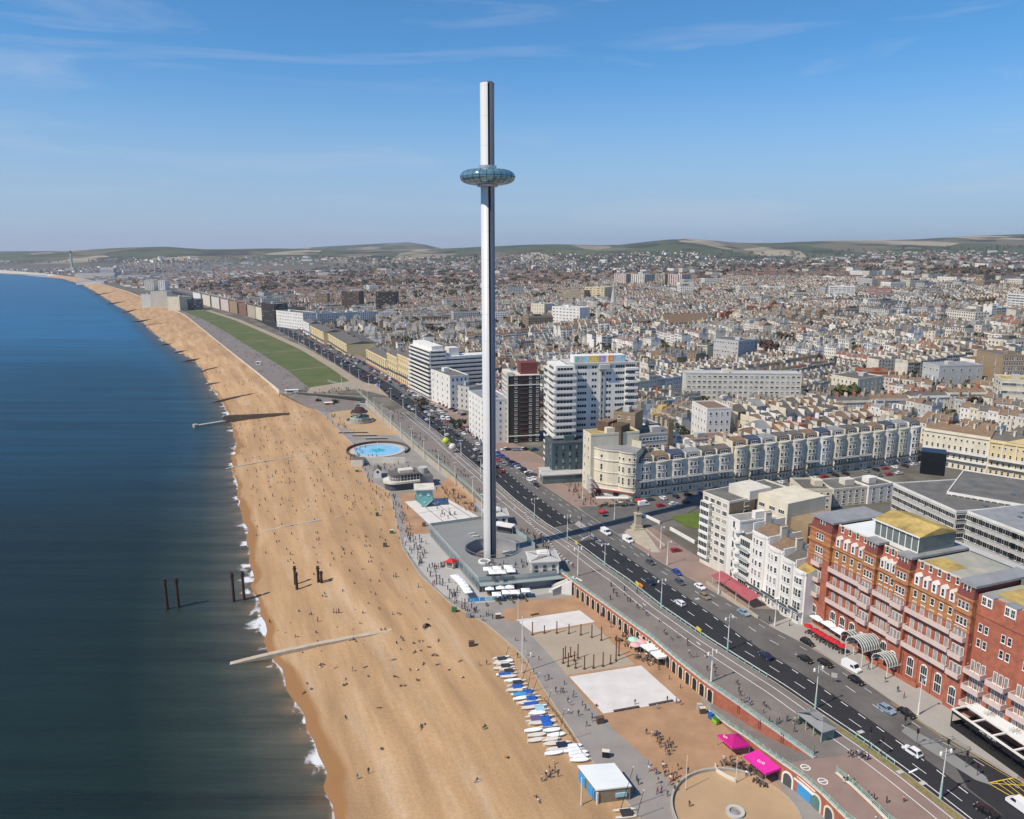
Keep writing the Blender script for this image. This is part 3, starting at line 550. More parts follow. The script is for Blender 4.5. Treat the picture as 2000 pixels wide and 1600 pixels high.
# the observation tower
TX, TY = G(957, 1080)
TH = topz(TY, 163)
t = thing('observation_tower', 'very tall slender white observation tower with a glass ring pod near its top', 'tower', (TX, TY, U - 4))
bz = TH - (U - 4)
b = B(); r = 2.32
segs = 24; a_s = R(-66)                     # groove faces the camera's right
def shaft(a0, a1, mname, name, z0=0, z1=bz):
 b = B(); n = 16
 b.lathe([(r, z0), (r, z1), (0, z1)], n, a0=a0, a1=a1); obj(name, (b, [mname], True), t)
shaft(R(75), R(276), 'towerlit', 'cladding'); shaft(R(292), R(420), 'towershade', 'cladding')  # sun and shade painted into the cladding: sunward half pale, other half dark
b = B(); b.cyl(0, 0, 0, bz - .3, r - .35, n=24); obj('steel_core', (b, ['black'], False), t)
b = B(); b.lathe([(r + .012, 0), (r + .012, .10)], 12, a0=R(75), a1=R(276)); jm = b.mesh('joint', ['palegrey'])
for z in np.arange(18, bz, 9.2): obj('joint', jm, t, (0, 0, z))
b = B(); b.tube((.2, 0, bz), (.2, 0, bz + 1.9), .12, 6); b.tube((-.5, 0, bz), (-.5, 0, bz + .9), .08, 5); b.lathe([(1.9, bz), (2.1, bz + .35), (1.9, bz + .4)], 20); obj('mast', (b, ['steel']), t)
pz = topz(TY, 346) - (U - 4); PR = 9.2
prof = [(PR * math.cos(R(a)) * 1 if False else (PR - 3.2) + 3.2 * math.cos(R(a)), pz + 2.25 * math.sin(R(a))) for a in range(-82, 83, 12)]
pod = B(); pod.lathe(prof, 48); pod = obj('pod', (pod, ['podglass'] if 'podglass' in MATS else ['paleglass'], True), t)
mat('podglass', (.20, .36, .40), .07, .3, .3, spec=1.0, metal=.55); pod.data.materials[0] = M('podglass')
b = B(); pts = [(rr + .05, 0, z) for rr, z in prof]
b.add([(x, s_ * .09, z) for x, _, z in pts for s_ in (-1, 1)], [(2 * i, 2 * i + 1, 2 * i + 3, 2 * i + 2) for i in range(len(pts) - 1)]); rm = b.mesh('rib', ['black'])
for i in range(24): obj('rib', rm, pod, rz=2 * PI * i / 24)
b = B(); b.lathe([(2.4, pz - 2.3), (5.6, pz - 2.4), (6.3, pz - 2.2)], 36); b.lathe([(2.4, pz - 3.3), (3.4, pz - 3.1), (3.6, pz - 2.5)], 24); obj('underside', (b, ['steel']), t)
b = B(); b.lathe([(6.2, pz + 2.20), (4.2, pz + 2.4), (2.4, pz + 2.5)], 36); b.lathe([(3.0, pz + 2.7), (3.0, pz + 3.6), (2.5, pz + 3.6)], 24); obj('canopy_ring', (b, ['steel']), t)
b = B(); b.lathe([(PR + .03, pz - .12), (PR + .03, pz + .12)], 48); obj('band', (b, ['darkgrey']), t)
# deck building round its foot
dz = U + .03
E1, E2, E3, E4 = G(840, 1028), G(936, 1134), G(1032, 1127), G(1097, 1119)
dk = [E1, E2, E3, E4] + GL([(1062, 1088), (1040, 1068), (1010, 1046), (975, 1020), (940, 1014)])
t = thing('tower_terrace', 'grey flat roofed visitor building wrapped round the foot of the tall tower', 'building', (0, 0, 0))
WR = 10.0; WC = (G(961, 1071))
# roof sheet with a round hole for the tower well
n = 64; ring = [(WC[0] + WR * math.cos(2 * PI * i / n), WC[1] + WR * math.sin(2 * PI * i / n)) for i in range(n)]
outer = []
dkr = [dk[i] for i in range(len(dk))]
for x, y in ring:                            # ray from the well centre out to the roof edge
 dx, dy = x - WC[0], y - WC[1]; best = 1e9
 for a, c in zip(dkr, dkr[1:] + dkr[:1]):
  ex, ey = c[0] - a[0], c[1] - a[1]; den = dx * ey - dy * ex
  if abs(den) < 1e-9: continue
  s_ = ((a[0] - WC[0]) * ey - (a[1] - WC[1]) * ex) / den; q_ = ((a[0] - WC[0]) * dy - (a[1] - WC[1]) * dx) / den
  if s_ > 0 and -1e-6 <= q_ <= 1 + 1e-6: best = min(best, s_)
 outer.append((WC[0] + dx * best, WC[1] + dy * best))
b = B(); b.add([(p[0], p[1], dz) for p in ring] + [(p[0], p[1], dz) for p in outer], [(i, n + i, n + (i + 1) % n, (i + 1) % n) for i in range(n)])
# fill the corners that the fan misses
for k, cpt in enumerate(dkr):
 ang = math.atan2(cpt[1] - WC[1], cpt[0] - WC[0]) % (2 * PI); i = int(ang / (2 * PI) * n) % n
 b.add([(outer[i][0], outer[i][1], dz), (cpt[0], cpt[1], dz), (outer[(i + 1) % n][0], outer[(i + 1) % n][1], dz)], [(0, 1, 2)])
obj('roof', (b, ['greypaving']), t)
b = B()
for a, c in ((E1, E2), (E2, E3), (E3, E4), (dk[-1], E1)): b.quad((*a, 0), (*c, 0), (*c, dz), (*a, dz))
obj('wall', (b, ['midgrey']), t)
b = B(); b.lathe([(WR, dz), (WR, -3.5), (0, -3.5)], 48, *WC); b.lathe([(WR + .35, dz + .25), (WR, dz + .25), (WR, dz)], 48, *WC); b.lathe([(WR + .35, dz), (WR + .35, dz + .25)], 48, *WC); obj('well', (b, ['midgrey'], True), t)
b = B(); b.cyl(WC[0], WC[1], dz, dz, 0.1, n=3)
b = B()
for i in range(36):
 a = 2 * PI * i / 36; x, y = WC[0] + (WR + .2) * math.cos(a), WC[1] + (WR + .2) * math.sin(a); b.tube((x, y, dz + .2), (x, y, dz + 1.45), .05, 4)
b.lathe([(WR + .27, dz + 1.42), (WR + .27, dz + 1.52), (WR + .13, dz + 1.52), (WR + .13, dz + 1.42)], 60, *WC); obj('guard_rail', (b, ['steel']), t)
mcyl('pit_drum', 'brownbrick', t, WC[0] - 3.5, WC[1] + .5, -3.4, 1.2, 4.2, 3.2, n=20)
b = B(); b.box(WC[0] + 4, WC[1] + 1, 1.6, WC[0] + 9, WC[1] + 3.2, 2.0); b.tube((WC[0] + 5, WC[1] + 2, -3.4), (WC[0] + 5, WC[1] + 2, 1.6), .15); b.tube((WC[0] + 8, WC[1] + 2, -3.4), (WC[0] + 8, WC[1] + 2, 1.6), .15); obj('boarding_bridge', (b, ['palegrey']), t)
# glass parapet panels round the roof edge: each pane a part
def glass_run(parent, pts, z, h, step, name='pane', m='clear', post='steel'):
 k = 0
 for a, c in zip(pts, pts[1:]):
  l = math.hypot(c[0] - a[0], c[1] - a[1]); nn = max(1, round(l / step)); hd = math.atan2(c[1] - a[1], c[0] - a[0])
  key = ('pane', round(l / nn, 2), h, m)
  if key not in CACHE:
   q = B(); q.box(.05, -.02, 0, l / nn - .05, .02, h, 0); q.box(-.04, -.04, 0, .04, .04, h + .06, 1); q.box(.04, -.035, h, l / nn - .04, .035, h + .06, 1); CACHE[key] = q.mesh(name, [m, post])
  for i in range(nn): obj(name, CACHE[key], parent, (lerp(a[0], c[0], i / nn), lerp(a[1], c[1], i / nn), z), hd)
CACHE = {}
glass_run(t, [dk[-1], E1, E2, E3, E4], dz, 1.15, 2.2)
t_deck = t
# windows and facades
def winmesh(w, h, style='sash', fm='windowwhite', gm='glass'):
 key = ('win', round(w, 2), round(h, 2), style, fm, gm)
 if key in CACHE: return CACHE[key]
 b = B(); f = min(.12, w * .12); x0, x1 = -w / 2, w / 2
 if style == 'dark': b.box(x0, -.05, 0, x1, .02, h, 1)
 else:
  b.box(x0, -.09, 0, x1, .02, h, 0); g = -.10
  cells = {'sash': [(0, 1, 0, .48), (0, 1, .52, 1)], 'case': [(0, .47, 0, 1), (.53, 1, 0, 1)], 'one': [(0, 1, 0, 1)], 'tri': [(0, .3, 0, 1), (.35, .65, 0, 1), (.7, 1, 0, 1)],
    'quad': [(0, .47, 0, .48), (.53, 1, 0, .48), (0, .47, .52, 1), (.53, 1, .52, 1)], 'band': [(i / 5 + .012, (i + 1) / 5 - .012, 0, 1) for i in range(5)]}[style]
  for a, c, d, e in cells:
   X0, X1 = x0 + f + (w - 2 * f) * a, x0 + f + (w - 2 * f) * c; Z0, Z1 = f + (h - 2 * f) * d, f + (h - 2 * f) * e
   b.quad((X0, g, Z0), (X1, g, Z0), (X1, g, Z1), (X0, g, Z1), 1)
  b.box(x0 - .08, -.2, -.12, x1 + .08, .02, 0, 0)
 CACHE[key] = b.mesh('window', [fm, gm]); return CACHE[key]
def archwin(w, h, fm='windowwhite', gm='glass'):
 key = ('arch', w, h, fm, gm)
 if key in CACHE: return CACHE[key]
 b = B(); r = w / 2; zs = h - r
 def outline(k): return [(-r * k, 0)] + [(r * k * math.cos(PI - PI * i / 8), zs + r * k * math.sin(PI * i / 8)) for i in range(9)] + [(r * k, 0)]
 o = outline(1); n = len(o)
 b.add([(p[0], -.1, p[1]) for p in o] + [(p[0], .02, p[1]) for p in o], [tuple(range(n))[::-1]] + [(i, (i + 1) % n, n + (i + 1) % n, n + i) for i in range(n)], 0)
 q = outline(.86)
 for a, c in ((-.84, -.34), (-.28, .28), (.34, .84)):
  for d, e in ((.04, .45), (.5, .93)):
   top = h * e if abs(a + c) < .1 else min(h * e, zs + r * .45)
   b.quad((r * a, -.11, h * d), (r * c, -.11, h * d), (r * c, -.11, top), (r * a, -.11, top), 1)
 CACHE[key] = b.mesh('arched_window', [fm, gm]); return CACHE[key]
FOOT = []
class Bld:
 """a building in its own frame: x along the front (left to right seen from outside), y into the block, z up from its foot"""
 def __init__(s, name, label, cat, p0, p1, z, group=None, D=16):
  FOOT.append((p0, math.atan2(p1[1] - p0[1], p1[0] - p0[0]), math.hypot(p1[0] - p0[0], p1[1] - p0[1]), D))
  s.rz = math.atan2(p1[1] - p0[1], p1[0] - p0[0]); s.L = math.hypot(p1[0] - p0[0], p1[1] - p0[1]); s.p0 = p0; s.z = z
  s.o = thing(name, label, cat, (p0[0], p0[1], z), s.rz, group)
 def part(s, name, b, mats, smooth=False, parent=None, **k): return obj(name, (b, mats, smooth), parent or s.o, **k)
 def loc(s, wx, wy):
  dx, dy = wx - s.p0[0], wy - s.p0[1]; c, q = math.cos(s.rz), math.sin(s.rz); return dx * c + dy * q, -dx * q + dy * c
 def face(s, which, D=10, y0=0):
  return {'f': ((0, y0), 0.0), 'l': ((0, D), -PI / 2), 'r': ((s.L, y0), PI / 2), 'b': ((s.L, D), PI)}[which]
 def wins(s, face, xs, zs, me, D=10, y0=0, skip=0, name='window', off=(0, 0), alt=None, pr=.3):
  (ox, oy), a = s.face(face, D, y0); ca, sa = math.cos(a), math.sin(a)
  for z in zs:
   for x in xs:
    if skip and rnd.random() < skip: continue
    obj(name, alt if alt and rnd.random() < pr else me, s.o, (ox + x * ca + off[0], oy + x * sa + off[1], z), a)
def spread(a, c, n): return [a + (c - a) * (i + .5) / n for i in range(n)]
def block(name, label, cat, p0, p1, D, h, wall, roof, floors, cols, win=(1.2, 1.5), style='case', side='', scols=3, fm='windowwhite', gm='glass', para=.7, z=None, z0=1.0, group=None, extra=True, cornice=None, wside=None, skip=0, basez=-6, dcol=None):
 """flat roofed block with parapet, windows in every storey and a plant room"""
 if z is None: z = Hs(*p0)
 bd = Bld(name, label, cat, p0, p1, z, group, D); L = bd.L
 b = B(); b.box(0, 0, basez, L, D, h); bd.part('wall', b, [wall])
 if wside:
  b = B(); b.box(L, .05, basez, L + .06, D - .05, h - .05); bd.part('side_wall', b, [wside])
 b = B(); b.box(.3, .3, h, L - .3, D - .3, h + .06); bd.part('roof', b, [roof])
 if para:
  b = B()
  for q in ((-.1, -.1, L + .1, .3), (-.1, D - .3, L + .1, D + .1), (-.1, .3, .3, D - .3), (L - .3, .3, L + .1, D - .3)): b.box(q[0], q[1], h - .25, q[2], q[3], h + para)
  bd.part('parapet', b, [cornice or wall])
 if extra:
  b = B(); px = L * rnd.uniform(.25, .6); b.box(px, D * .35, h + .06, px + min(5, L * .3), D * .35 + min(4, D * .4), h + 2.6); bd.part('plant_room', b, [wall if rnd.random() < .6 else 'palegrey'])
 fh = (h - z0) / floors; zs = [z0 + fh * i + (fh - win[1]) * .45 for i in range(floors)]; me = winmesh(*win, style, fm, gm); m2 = winmesh(*win, style, fm, 'curtain')
 bd.wins('f', spread(.4, L - .4, cols), zs, me, D, skip=skip, alt=m2)
 if 'r' in side: bd.wins('r', spread(.6, D - .6, scols), zs, me, D, skip=skip, alt=m2, off=(.06 if wside else 0, 0))
 if 'l' in side: bd.wins('l', spread(.6, D - .6, scols), zs, me, D, skip=skip, alt=m2)
 return bd
def chimney_mesh(w=1.6, d=.7, h=1.8, m='stone', pots=4):
 key = ('chim', w, d, h, m, pots)
 if key not in CACHE:
  b = B(); b.box(-w / 2, -d / 2, -1.5, w / 2, d / 2, h, 0); b.box(-w / 2 - .08, -d / 2 - .08, h - .25, w / 2 + .08, d / 2 + .08, h - .02, 0)
  for x in spread(-w / 2, w / 2, pots): b.cyl(x, 0, h, h + .55, .13, .10, 6, 1)
  CACHE[key] = b.mesh('chimney', [m, 'terracotta'])
 return CACHE[key]
# retaining walls, arches and railings of the promenade
RAILM = {}
def railing(name, label, pts, z, step=2.0, h=1.15, m='mint', rails=3, fine=True, zz=None):
 """posts as parts, the rails of each bay as parts"""
 t = thing(name, label, 'railing', (0, 0, 0)); pts = resample(pts, step)
 for i, (a, c) in enumerate(zip(pts, pts[1:])):
  l = math.hypot(c[0] - a[0], c[1] - a[1]); hd = math.atan2(c[1] - a[1], c[0] - a[0]); za = zz(*a) if zz else z
  if 'post' + m + str(h) not in RAILM:
   b = B(); b.box(-.07, -.07, 0, .07, .07, h); b.box(-.10, -.10, h, .10, .10, h + .12); RAILM['post' + m + str(h)] = b.mesh('post', [m])
  key = ('bay', round(l, 1), h, m, rails)
  if key not in RAILM:
   b = B()
   for k in range(rails): zk = h * (.2 + .75 * k / max(1, rails - 1)); b.box(.07, -.035, zk - .03, l - .07, .035, zk + .05)
   if fine:
    for x in spread(0, l, 4): b.box(x - .02, -.02, h * .2, x + .02, .02, h * .93)
   RAILM[key] = b.mesh('rail_panel', [m])
  if i < 300:
   obj('post', RAILM['post' + m + str(h)], t, (*a, za), hd); obj('rail_panel', RAILM[key], t, (*a, za), hd)
 return t
def wall_thing(name, label, pts, z0, z1, w, m, capm=None, cat='wall', cap=.16):
 t = thing(name, label, cat, (0, 0, 0)); n = len(pts); z1 = z1 if isinstance(z1, list) else [z1] * n; z0 = z0 if isinstance(z0, list) else [z0] * n
 b = B(); o1 = offset(pts, w)
 for i in range(n - 1): b.prism([pts[i], pts[i + 1], o1[i + 1], o1[i]], [z0[i], z0[i + 1], z0[i + 1], z0[i]] if True else 0, [z1[i], z1[i + 1], z1[i + 1], z1[i]])
 b2 = b; obj('wall', (b2, [m]), t)
 if capm:
  b = B(); a, c = offset(pts, -.12 if w > 0 else .12), offset(pts, w + (.12 if w > 0 else -.12))
  for i in range(n - 1): b.prism([a[i], a[i + 1], c[i + 1], c[i]], [z1[i], z1[i + 1], z1[i + 1], z1[i]], [z1[i] + cap, z1[i + 1] + cap, z1[i + 1] + cap, z1[i] + cap])
  obj('coping', (b, [capm]), t)
 return t
TOPW = GL([(1097, 1119), (1120, 1138), (1140, 1152), (1180, 1180), (1225, 1213), (1270, 1245), (1320, 1288), (1370, 1328), (1393, 1344)])
aw = wall_thing('arcade_wall', 'long red and cream retaining wall with shop arches under the promenade railing', TOPW, -.5, U, -.6, 'redbrick', 'offwhite')
# arches along it: cream piers and dark openings, each a part
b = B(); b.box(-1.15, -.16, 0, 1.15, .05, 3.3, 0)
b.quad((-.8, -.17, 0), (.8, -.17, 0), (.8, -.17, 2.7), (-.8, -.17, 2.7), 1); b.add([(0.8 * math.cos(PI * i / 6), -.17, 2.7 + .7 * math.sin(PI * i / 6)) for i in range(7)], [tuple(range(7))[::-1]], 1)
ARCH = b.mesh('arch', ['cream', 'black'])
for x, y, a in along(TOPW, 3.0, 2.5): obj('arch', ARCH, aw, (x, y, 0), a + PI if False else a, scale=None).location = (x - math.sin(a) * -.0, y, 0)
railing('promenade_railing', 'pale green railing along the promenade edge between the tower and the ramp', TOPW, U + .16, 2.0)
RW = GL([(1393, 1344), (1440, 1376), (1490, 1412), (1540, 1447), (1589, 1482)])
rw = wall_thing('ramp_wall', 'orange red brick wall rising above the ramp behind the blue bins', RW, [-.5] * 5, U, -.6, 'redbrick', 'palegrey', cap=.3)
for k in (.28, .50, .72):
 for d in (-.25, .25):
  x, y = npts(RW, 101)[int(k * 100)]; b = B(); b.box(-.09, -.12, 0, .09, .02, 2.6); obj('drain_pipe', (b, ['maroon']), rw, (x + d * .45, y - d, 1.7 + k * 1.0), math.atan2(RW[-1][1] - RW[0][1], RW[-1][0] - RW[0][0]))
railing('ramp_wall_railing', 'pale green railing on top of the red wall above the ramp', RW, U + .3, 2.0)
# the ramp
RL0 = GL([(1382, 1389), (1422, 1418)], 0); RLp = [(1382, 1389), (1422, 1418), (1452, 1437), (1490, 1465), (1528, 1492), (1566, 1518), (1604, 1551), (1651, 1598)]
lev = [0.0, .7, 1.5, 2.7, U, U, U, U]
RLo = [G(*p, z) for p, z in zip(RLp, lev)] + [(76, 112), (84, 60)]; lev = lev + [U, U]
ir = offset(RW, .05)
inn = [ir[0], tuple(lerp(ir[0][k], ir[1][k], .8) for k in (0, 1)), ir[2], tuple(lerp(ir[2][k], ir[3][k], .9) for k in (0, 1)), ir[4]]
b = B()
for i in range(4): b.add([(*RLo[i], lev[i] + .02), (*RLo[i + 1], lev[i + 1] + .02), (*inn[i + 1], lev[i + 1] + .02), (*inn[i], lev[i] + .02)], [(0, 1, 2, 3)])
struct('ramp', b, ['promtarmac'])
b = B(); poly(b, [RLo[4], RLo[5], RLo[6], RLo[7], RLo[8], RLo[9], (128, 60), (116, 95)] + GL([(1850, 1570), (1720, 1470)]) + [RW[-1]], U + .0085); struct('promenade_apron', b, ['pinkpaving'])
lw = wall_thing('lower_arch_wall', 'red wall with painted arches and blue shutter under the lowest railing', RLo, [-.5] * 10, [max(.25, l) for l in lev], -.5, 'redbrick', 'offwhite')
# arches, shutter and door on the lower wall
wa = math.atan2(RLo[5][1] - RLo[4][1], RLo[5][0] - RLo[4][0])
def on_wall(px, py, z=0):
 x, y = G(px, py, z); best = None
 for i in range(3, 9):
  a, c = RLo[i], RLo[i + 1]; l2 = (c[0] - a[0]) ** 2 + (c[1] - a[1]) ** 2; t_ = max(0, min(1, ((x - a[0]) * (c[0] - a[0]) + (y - a[1]) * (c[1] - a[1])) / l2))
  q = (lerp(a[0], c[0], t_), lerp(a[1], c[1], t_)); d = math.hypot(q[0] - x, q[1] - y)
  if best is None or d < best[0]: best = (d, q, math.atan2(c[1] - a[1], c[0] - a[0]))
 return best[1], best[2]
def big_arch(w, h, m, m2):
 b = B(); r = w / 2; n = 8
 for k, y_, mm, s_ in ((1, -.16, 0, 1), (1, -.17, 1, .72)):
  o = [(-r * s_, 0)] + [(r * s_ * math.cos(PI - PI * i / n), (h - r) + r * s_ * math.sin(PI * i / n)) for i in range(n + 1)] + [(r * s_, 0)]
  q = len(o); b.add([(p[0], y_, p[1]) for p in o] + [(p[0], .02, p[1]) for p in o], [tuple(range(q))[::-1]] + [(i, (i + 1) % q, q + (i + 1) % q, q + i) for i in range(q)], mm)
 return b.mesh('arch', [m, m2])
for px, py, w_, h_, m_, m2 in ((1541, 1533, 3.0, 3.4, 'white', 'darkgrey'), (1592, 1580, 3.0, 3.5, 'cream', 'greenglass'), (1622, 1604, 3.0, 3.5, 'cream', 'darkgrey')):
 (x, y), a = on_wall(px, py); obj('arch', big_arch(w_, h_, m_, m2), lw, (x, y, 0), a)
(x, y), a = on_wall(1568, 1560)
b = B(); b.box(-2.7, -.16, .1, 2.7, .02, 2.8, 0); b.box(-2.8, -.5, 2.8, 2.8, .02, 3.1, 1); b.box(-2.9, -.2, 3.6, 2.9, .02, 3.8, 1); obj('shutter', (b, ['skyblue', 'white']), lw, (x, y, 0), a)
railing('lower_railing', 'pale green railing along the ramp edge above the pink canopies', RLo, 0, 2.0, zz=lambda x, y: U + .2 if y < RLo[4][1] else float(np.interp(y, [RLo[k][1] for k in (4, 3, 2, 1, 0)], [U + .2, 2.9, 1.7, .9, .4])))
R3 = GL([(1634, 1512), (1665, 1537), (1700, 1570), (1735, 1606)]) + [(92, 105)]
wall_thing('ramp_parapet', 'short low red wall under the last railing beside the pink paving', R3, U, U + .35, .4, 'redbrick', 'offwhite')
railing('ramp_parapet_railing', 'pale green railing on the short red wall across the pink paving', R3, U + .5, 2.0)
kr = clipy(KB, 170, 372)
for y0, y1, lab in ((166, 168, ''), (178, 262, 'pale green guard rail between the road and cycle lane beyond the verge'), (285, 372, 'pale guard rail beside the dark road behind the white tower')):
 if lab: railing('guard_rail', lab, offset(clipy(resample(KB, 4), y0, y1), -.45), U + .16, 2.2, 1.0, 'mint' if y0 < 200 else 'offwhite', 2, False)
railing('crossing_rail', 'short pale green guard rail opposite the white car by the grey island', offset(clipy(resample(KB, 2), 143, 156), -.4), U + .16, 2.2, 1.0, 'mint', 2, False)
# wall and railing of the promenade beyond the tower
FW = GL([(940, 1014), (950, 985), (920, 955), (880, 922), (830, 882), (770, 830), (735, 798), (712, 776), (690, 757), (640, 745)])
fw = wall_thing('far_retaining_wall', 'sand coloured retaining wall of the promenade beyond the tower by the pool', FW, -.4, U + .1, .6, 'stone', 'concrete')
railing('far_railing', 'long pale green promenade railing beyond the tower above the round pool', FW, U + .26, 3.0)
# stepped gaps below the south-west corner of the tower terrace: staircase
sx, sy = G(1075, 1152, 0); ang = math.atan2(*(np.array(G(1122, 1135)) - np.array((sx, sy)))[::-1])
st = thing('stone_staircase', 'pale stone staircase climbing from the beach paving to the promenade beside the tower', 'stairs', (sx, sy, 0), ang)
N_ = 16; b = B(); L_ = math.hypot(*(np.array(G(1118, 1137)) - np.array((sx, sy))))
for i in range(N_): mbox('step', 'lightpaving', st, L_ * i / N_, -1.8, 0, L_ * (i + 1) / N_ + .02, 1.8, (U + .1) * (i + 1) / N_ - .003 * i)
for y_ in (-1.95, 1.95):
 b = B(); b.add([(0, y_ - .12, 0), (L_, y_ - .12, 0), (L_, y_ - .12, U + 1), (0, y_ - .12, 1), (0, y_ + .12, 0), (L_, y_ + .12, 0), (L_, y_ + .12, U + 1), (0, y_ + .12, 1)], [(0, 1, 2, 3), (7, 6, 5, 4), (3, 2, 6, 7), (0, 3, 7, 4), (1, 5, 6, 2)]); obj('balustrade', (b, ['white']), st)
b = B(); poly(b, [E4, G(1122, 1139), G(1140, 1152)] + [G(1120, 1170, 0), G(1075, 1165, 0)], .012)
bw = wall_thing('stair_wall', 'plain pale wall under the stairs with a dark doorway by the tall lamp', [G(1078, 1163, 0), G(1126, 1152, 0), G(1137, 1158, 0)], -.2, [2.2, U, U], .5, 'lightpaving', 'white')
b = B(); b.box(-.6, -.1, 0, .6, .1, 2.3); obj('door', (b, ['darkgrey']), bw, (*G(1117, 1151.5, 0), 0), R(-30))
# sea wall along the far walk
wall_thing('sea_wall', 'low white sea wall along the top of the far shingle beach', HP[:10], [beach_z(*p) - .8 for p in HP[:10]], [Hs(*p) + .9 for p in HP[:10]], .5, 'offwhite')
gw = [G(716, 776, U), tuple(HP[0])]; gw = npts(gw, 8)
wall_thing('garden_wall', 'low stone wall below the near end of the big lawn', gw, -.6, [U + .1] + [Hs(*p) + .15 for p in gw[1:]], .5, 'stone', 'concrete')
mat('canopyglass', (.13, .16, .155), .12, .1, .5, spec=.7); mat('stucco', (.52, .49, .38), .75, .1, .25)
# red brick hotel
def onseg(P0, P1, px, py, z):
 x, y = G(px, py, z); d = (P1[0] - P0[0], P1[1] - P0[1]); l = math.hypot(*d); return ((x - P0[0]) * d[0] + (y - P0[1]) * d[1]) / l
hp0, hp1 = G(1573, 1205), G(1856, 1382)
d_ = Vector((hp1[0] - hp0[0], hp1[1] - hp0[1])).normalized(); hpe = (hp0[0] + d_.x * 100, hp0[1] + d_.y * 100)
hb = Bld('hotel', 'huge red brick hotel with balconies and arched ground floor windows beside the road', 'hotel', hp0, hpe, U)
ho = hb.o; HD = 20
zb = 9.5
cut = [0] + [onseg(hp0, hp1, px, py, U + zb) for px, py in ((1598, 1175), (1666, 1209), (1690, 1223), (1727, 1244), (1757, 1258), (1845, 1309), (1876, 1328))]
TZ = 26.1                                   # eaves
top0 = topz(hp0[1], 1007) - U
RF = top0
for i in range(7):
 a, c = cut[i], cut[i + 1]; bay = i % 2 == 0
 b = B(); y = -1.0 if bay else 0
 T = 29.6 if bay else TZ
 b.box(a, y, -.3, c, HD, 21.5, 0); b.box(a, y, 21.5, c, HD, T, 1); b.box(a - (.25 if bay else 0), y - .4, TZ - .5, c + (.25 if bay else 0), y + .2, TZ, 1); b.box(a - (.15 if bay else 0), y - .18, 21.2, c + (.15 if bay else 0), y, 21.6, 1)
 if bay: b.box(a - .3, y - .3, T - .4, c + .3, y + .2, T, 1)
 if bay:
  for zz in (21.9, 23.3, 24.7, 27.0, 28.4): b.box(a - .05, y - .06, zz, c + .05, y, zz + .5, 0)
 hb.part('wall', b, ['redbrick', 'orangebrick'])
 b = B(); y2 = y + 1.0
 if bay:
  b.add([(a, y, T), (c, y, T), (c, HD, T), (a, HD, T), (a + .5, y + .9, RF), (c - .5, y + .9, RF), (c - .5, HD, RF), (a + .5, HD, RF)], [(0, 1, 5, 4), (1, 2, 6, 5), (2, 3, 7, 6), (3, 0, 4, 7), (4, 5, 6, 7)], [0, 0, 0, 0, 1])
  b.box(a - .1, y + .3, RF, c + .1, HD - 1, RF + .6, 2)
 else:
  b.add([(a, .1, TZ), (c, .1, TZ), (c, HD, TZ), (a, HD, TZ), (a, 1.3, TZ + 4), (c, 1.3, TZ + 4), (c, HD, TZ + 4), (a, HD, TZ + 4)], [(0, 1, 5, 4), (1, 2, 6, 5), (2, 3, 7, 6), (3, 0, 4, 7)], 3); b.box(a, 1.3, TZ + 4, c, HD, RF - .4, 3, 1)
 hb.part('roof', b, ['maroon', 'feltroof', 'leadroof', 'redbrick'])
 if not bay:
  mbox('parapet', 'offwhite', hb.o, a + .3, 1.2, RF - .38, c - .3, 1.6, RF + .05)
balc = lambda a, c, z, dp: (lambda b: (b.box(a, -dp, z - .25, c, 0, z, 0), b.box(a, -dp, z, c, -dp + .18, z + 1.05, 0), b.box(a, -dp + .18, z, a + .18, 0, z + 1.05, 0), b.box(c - .18, -dp + .18, z, c, 0, z + 1.05, 0), b)[-1])(B())
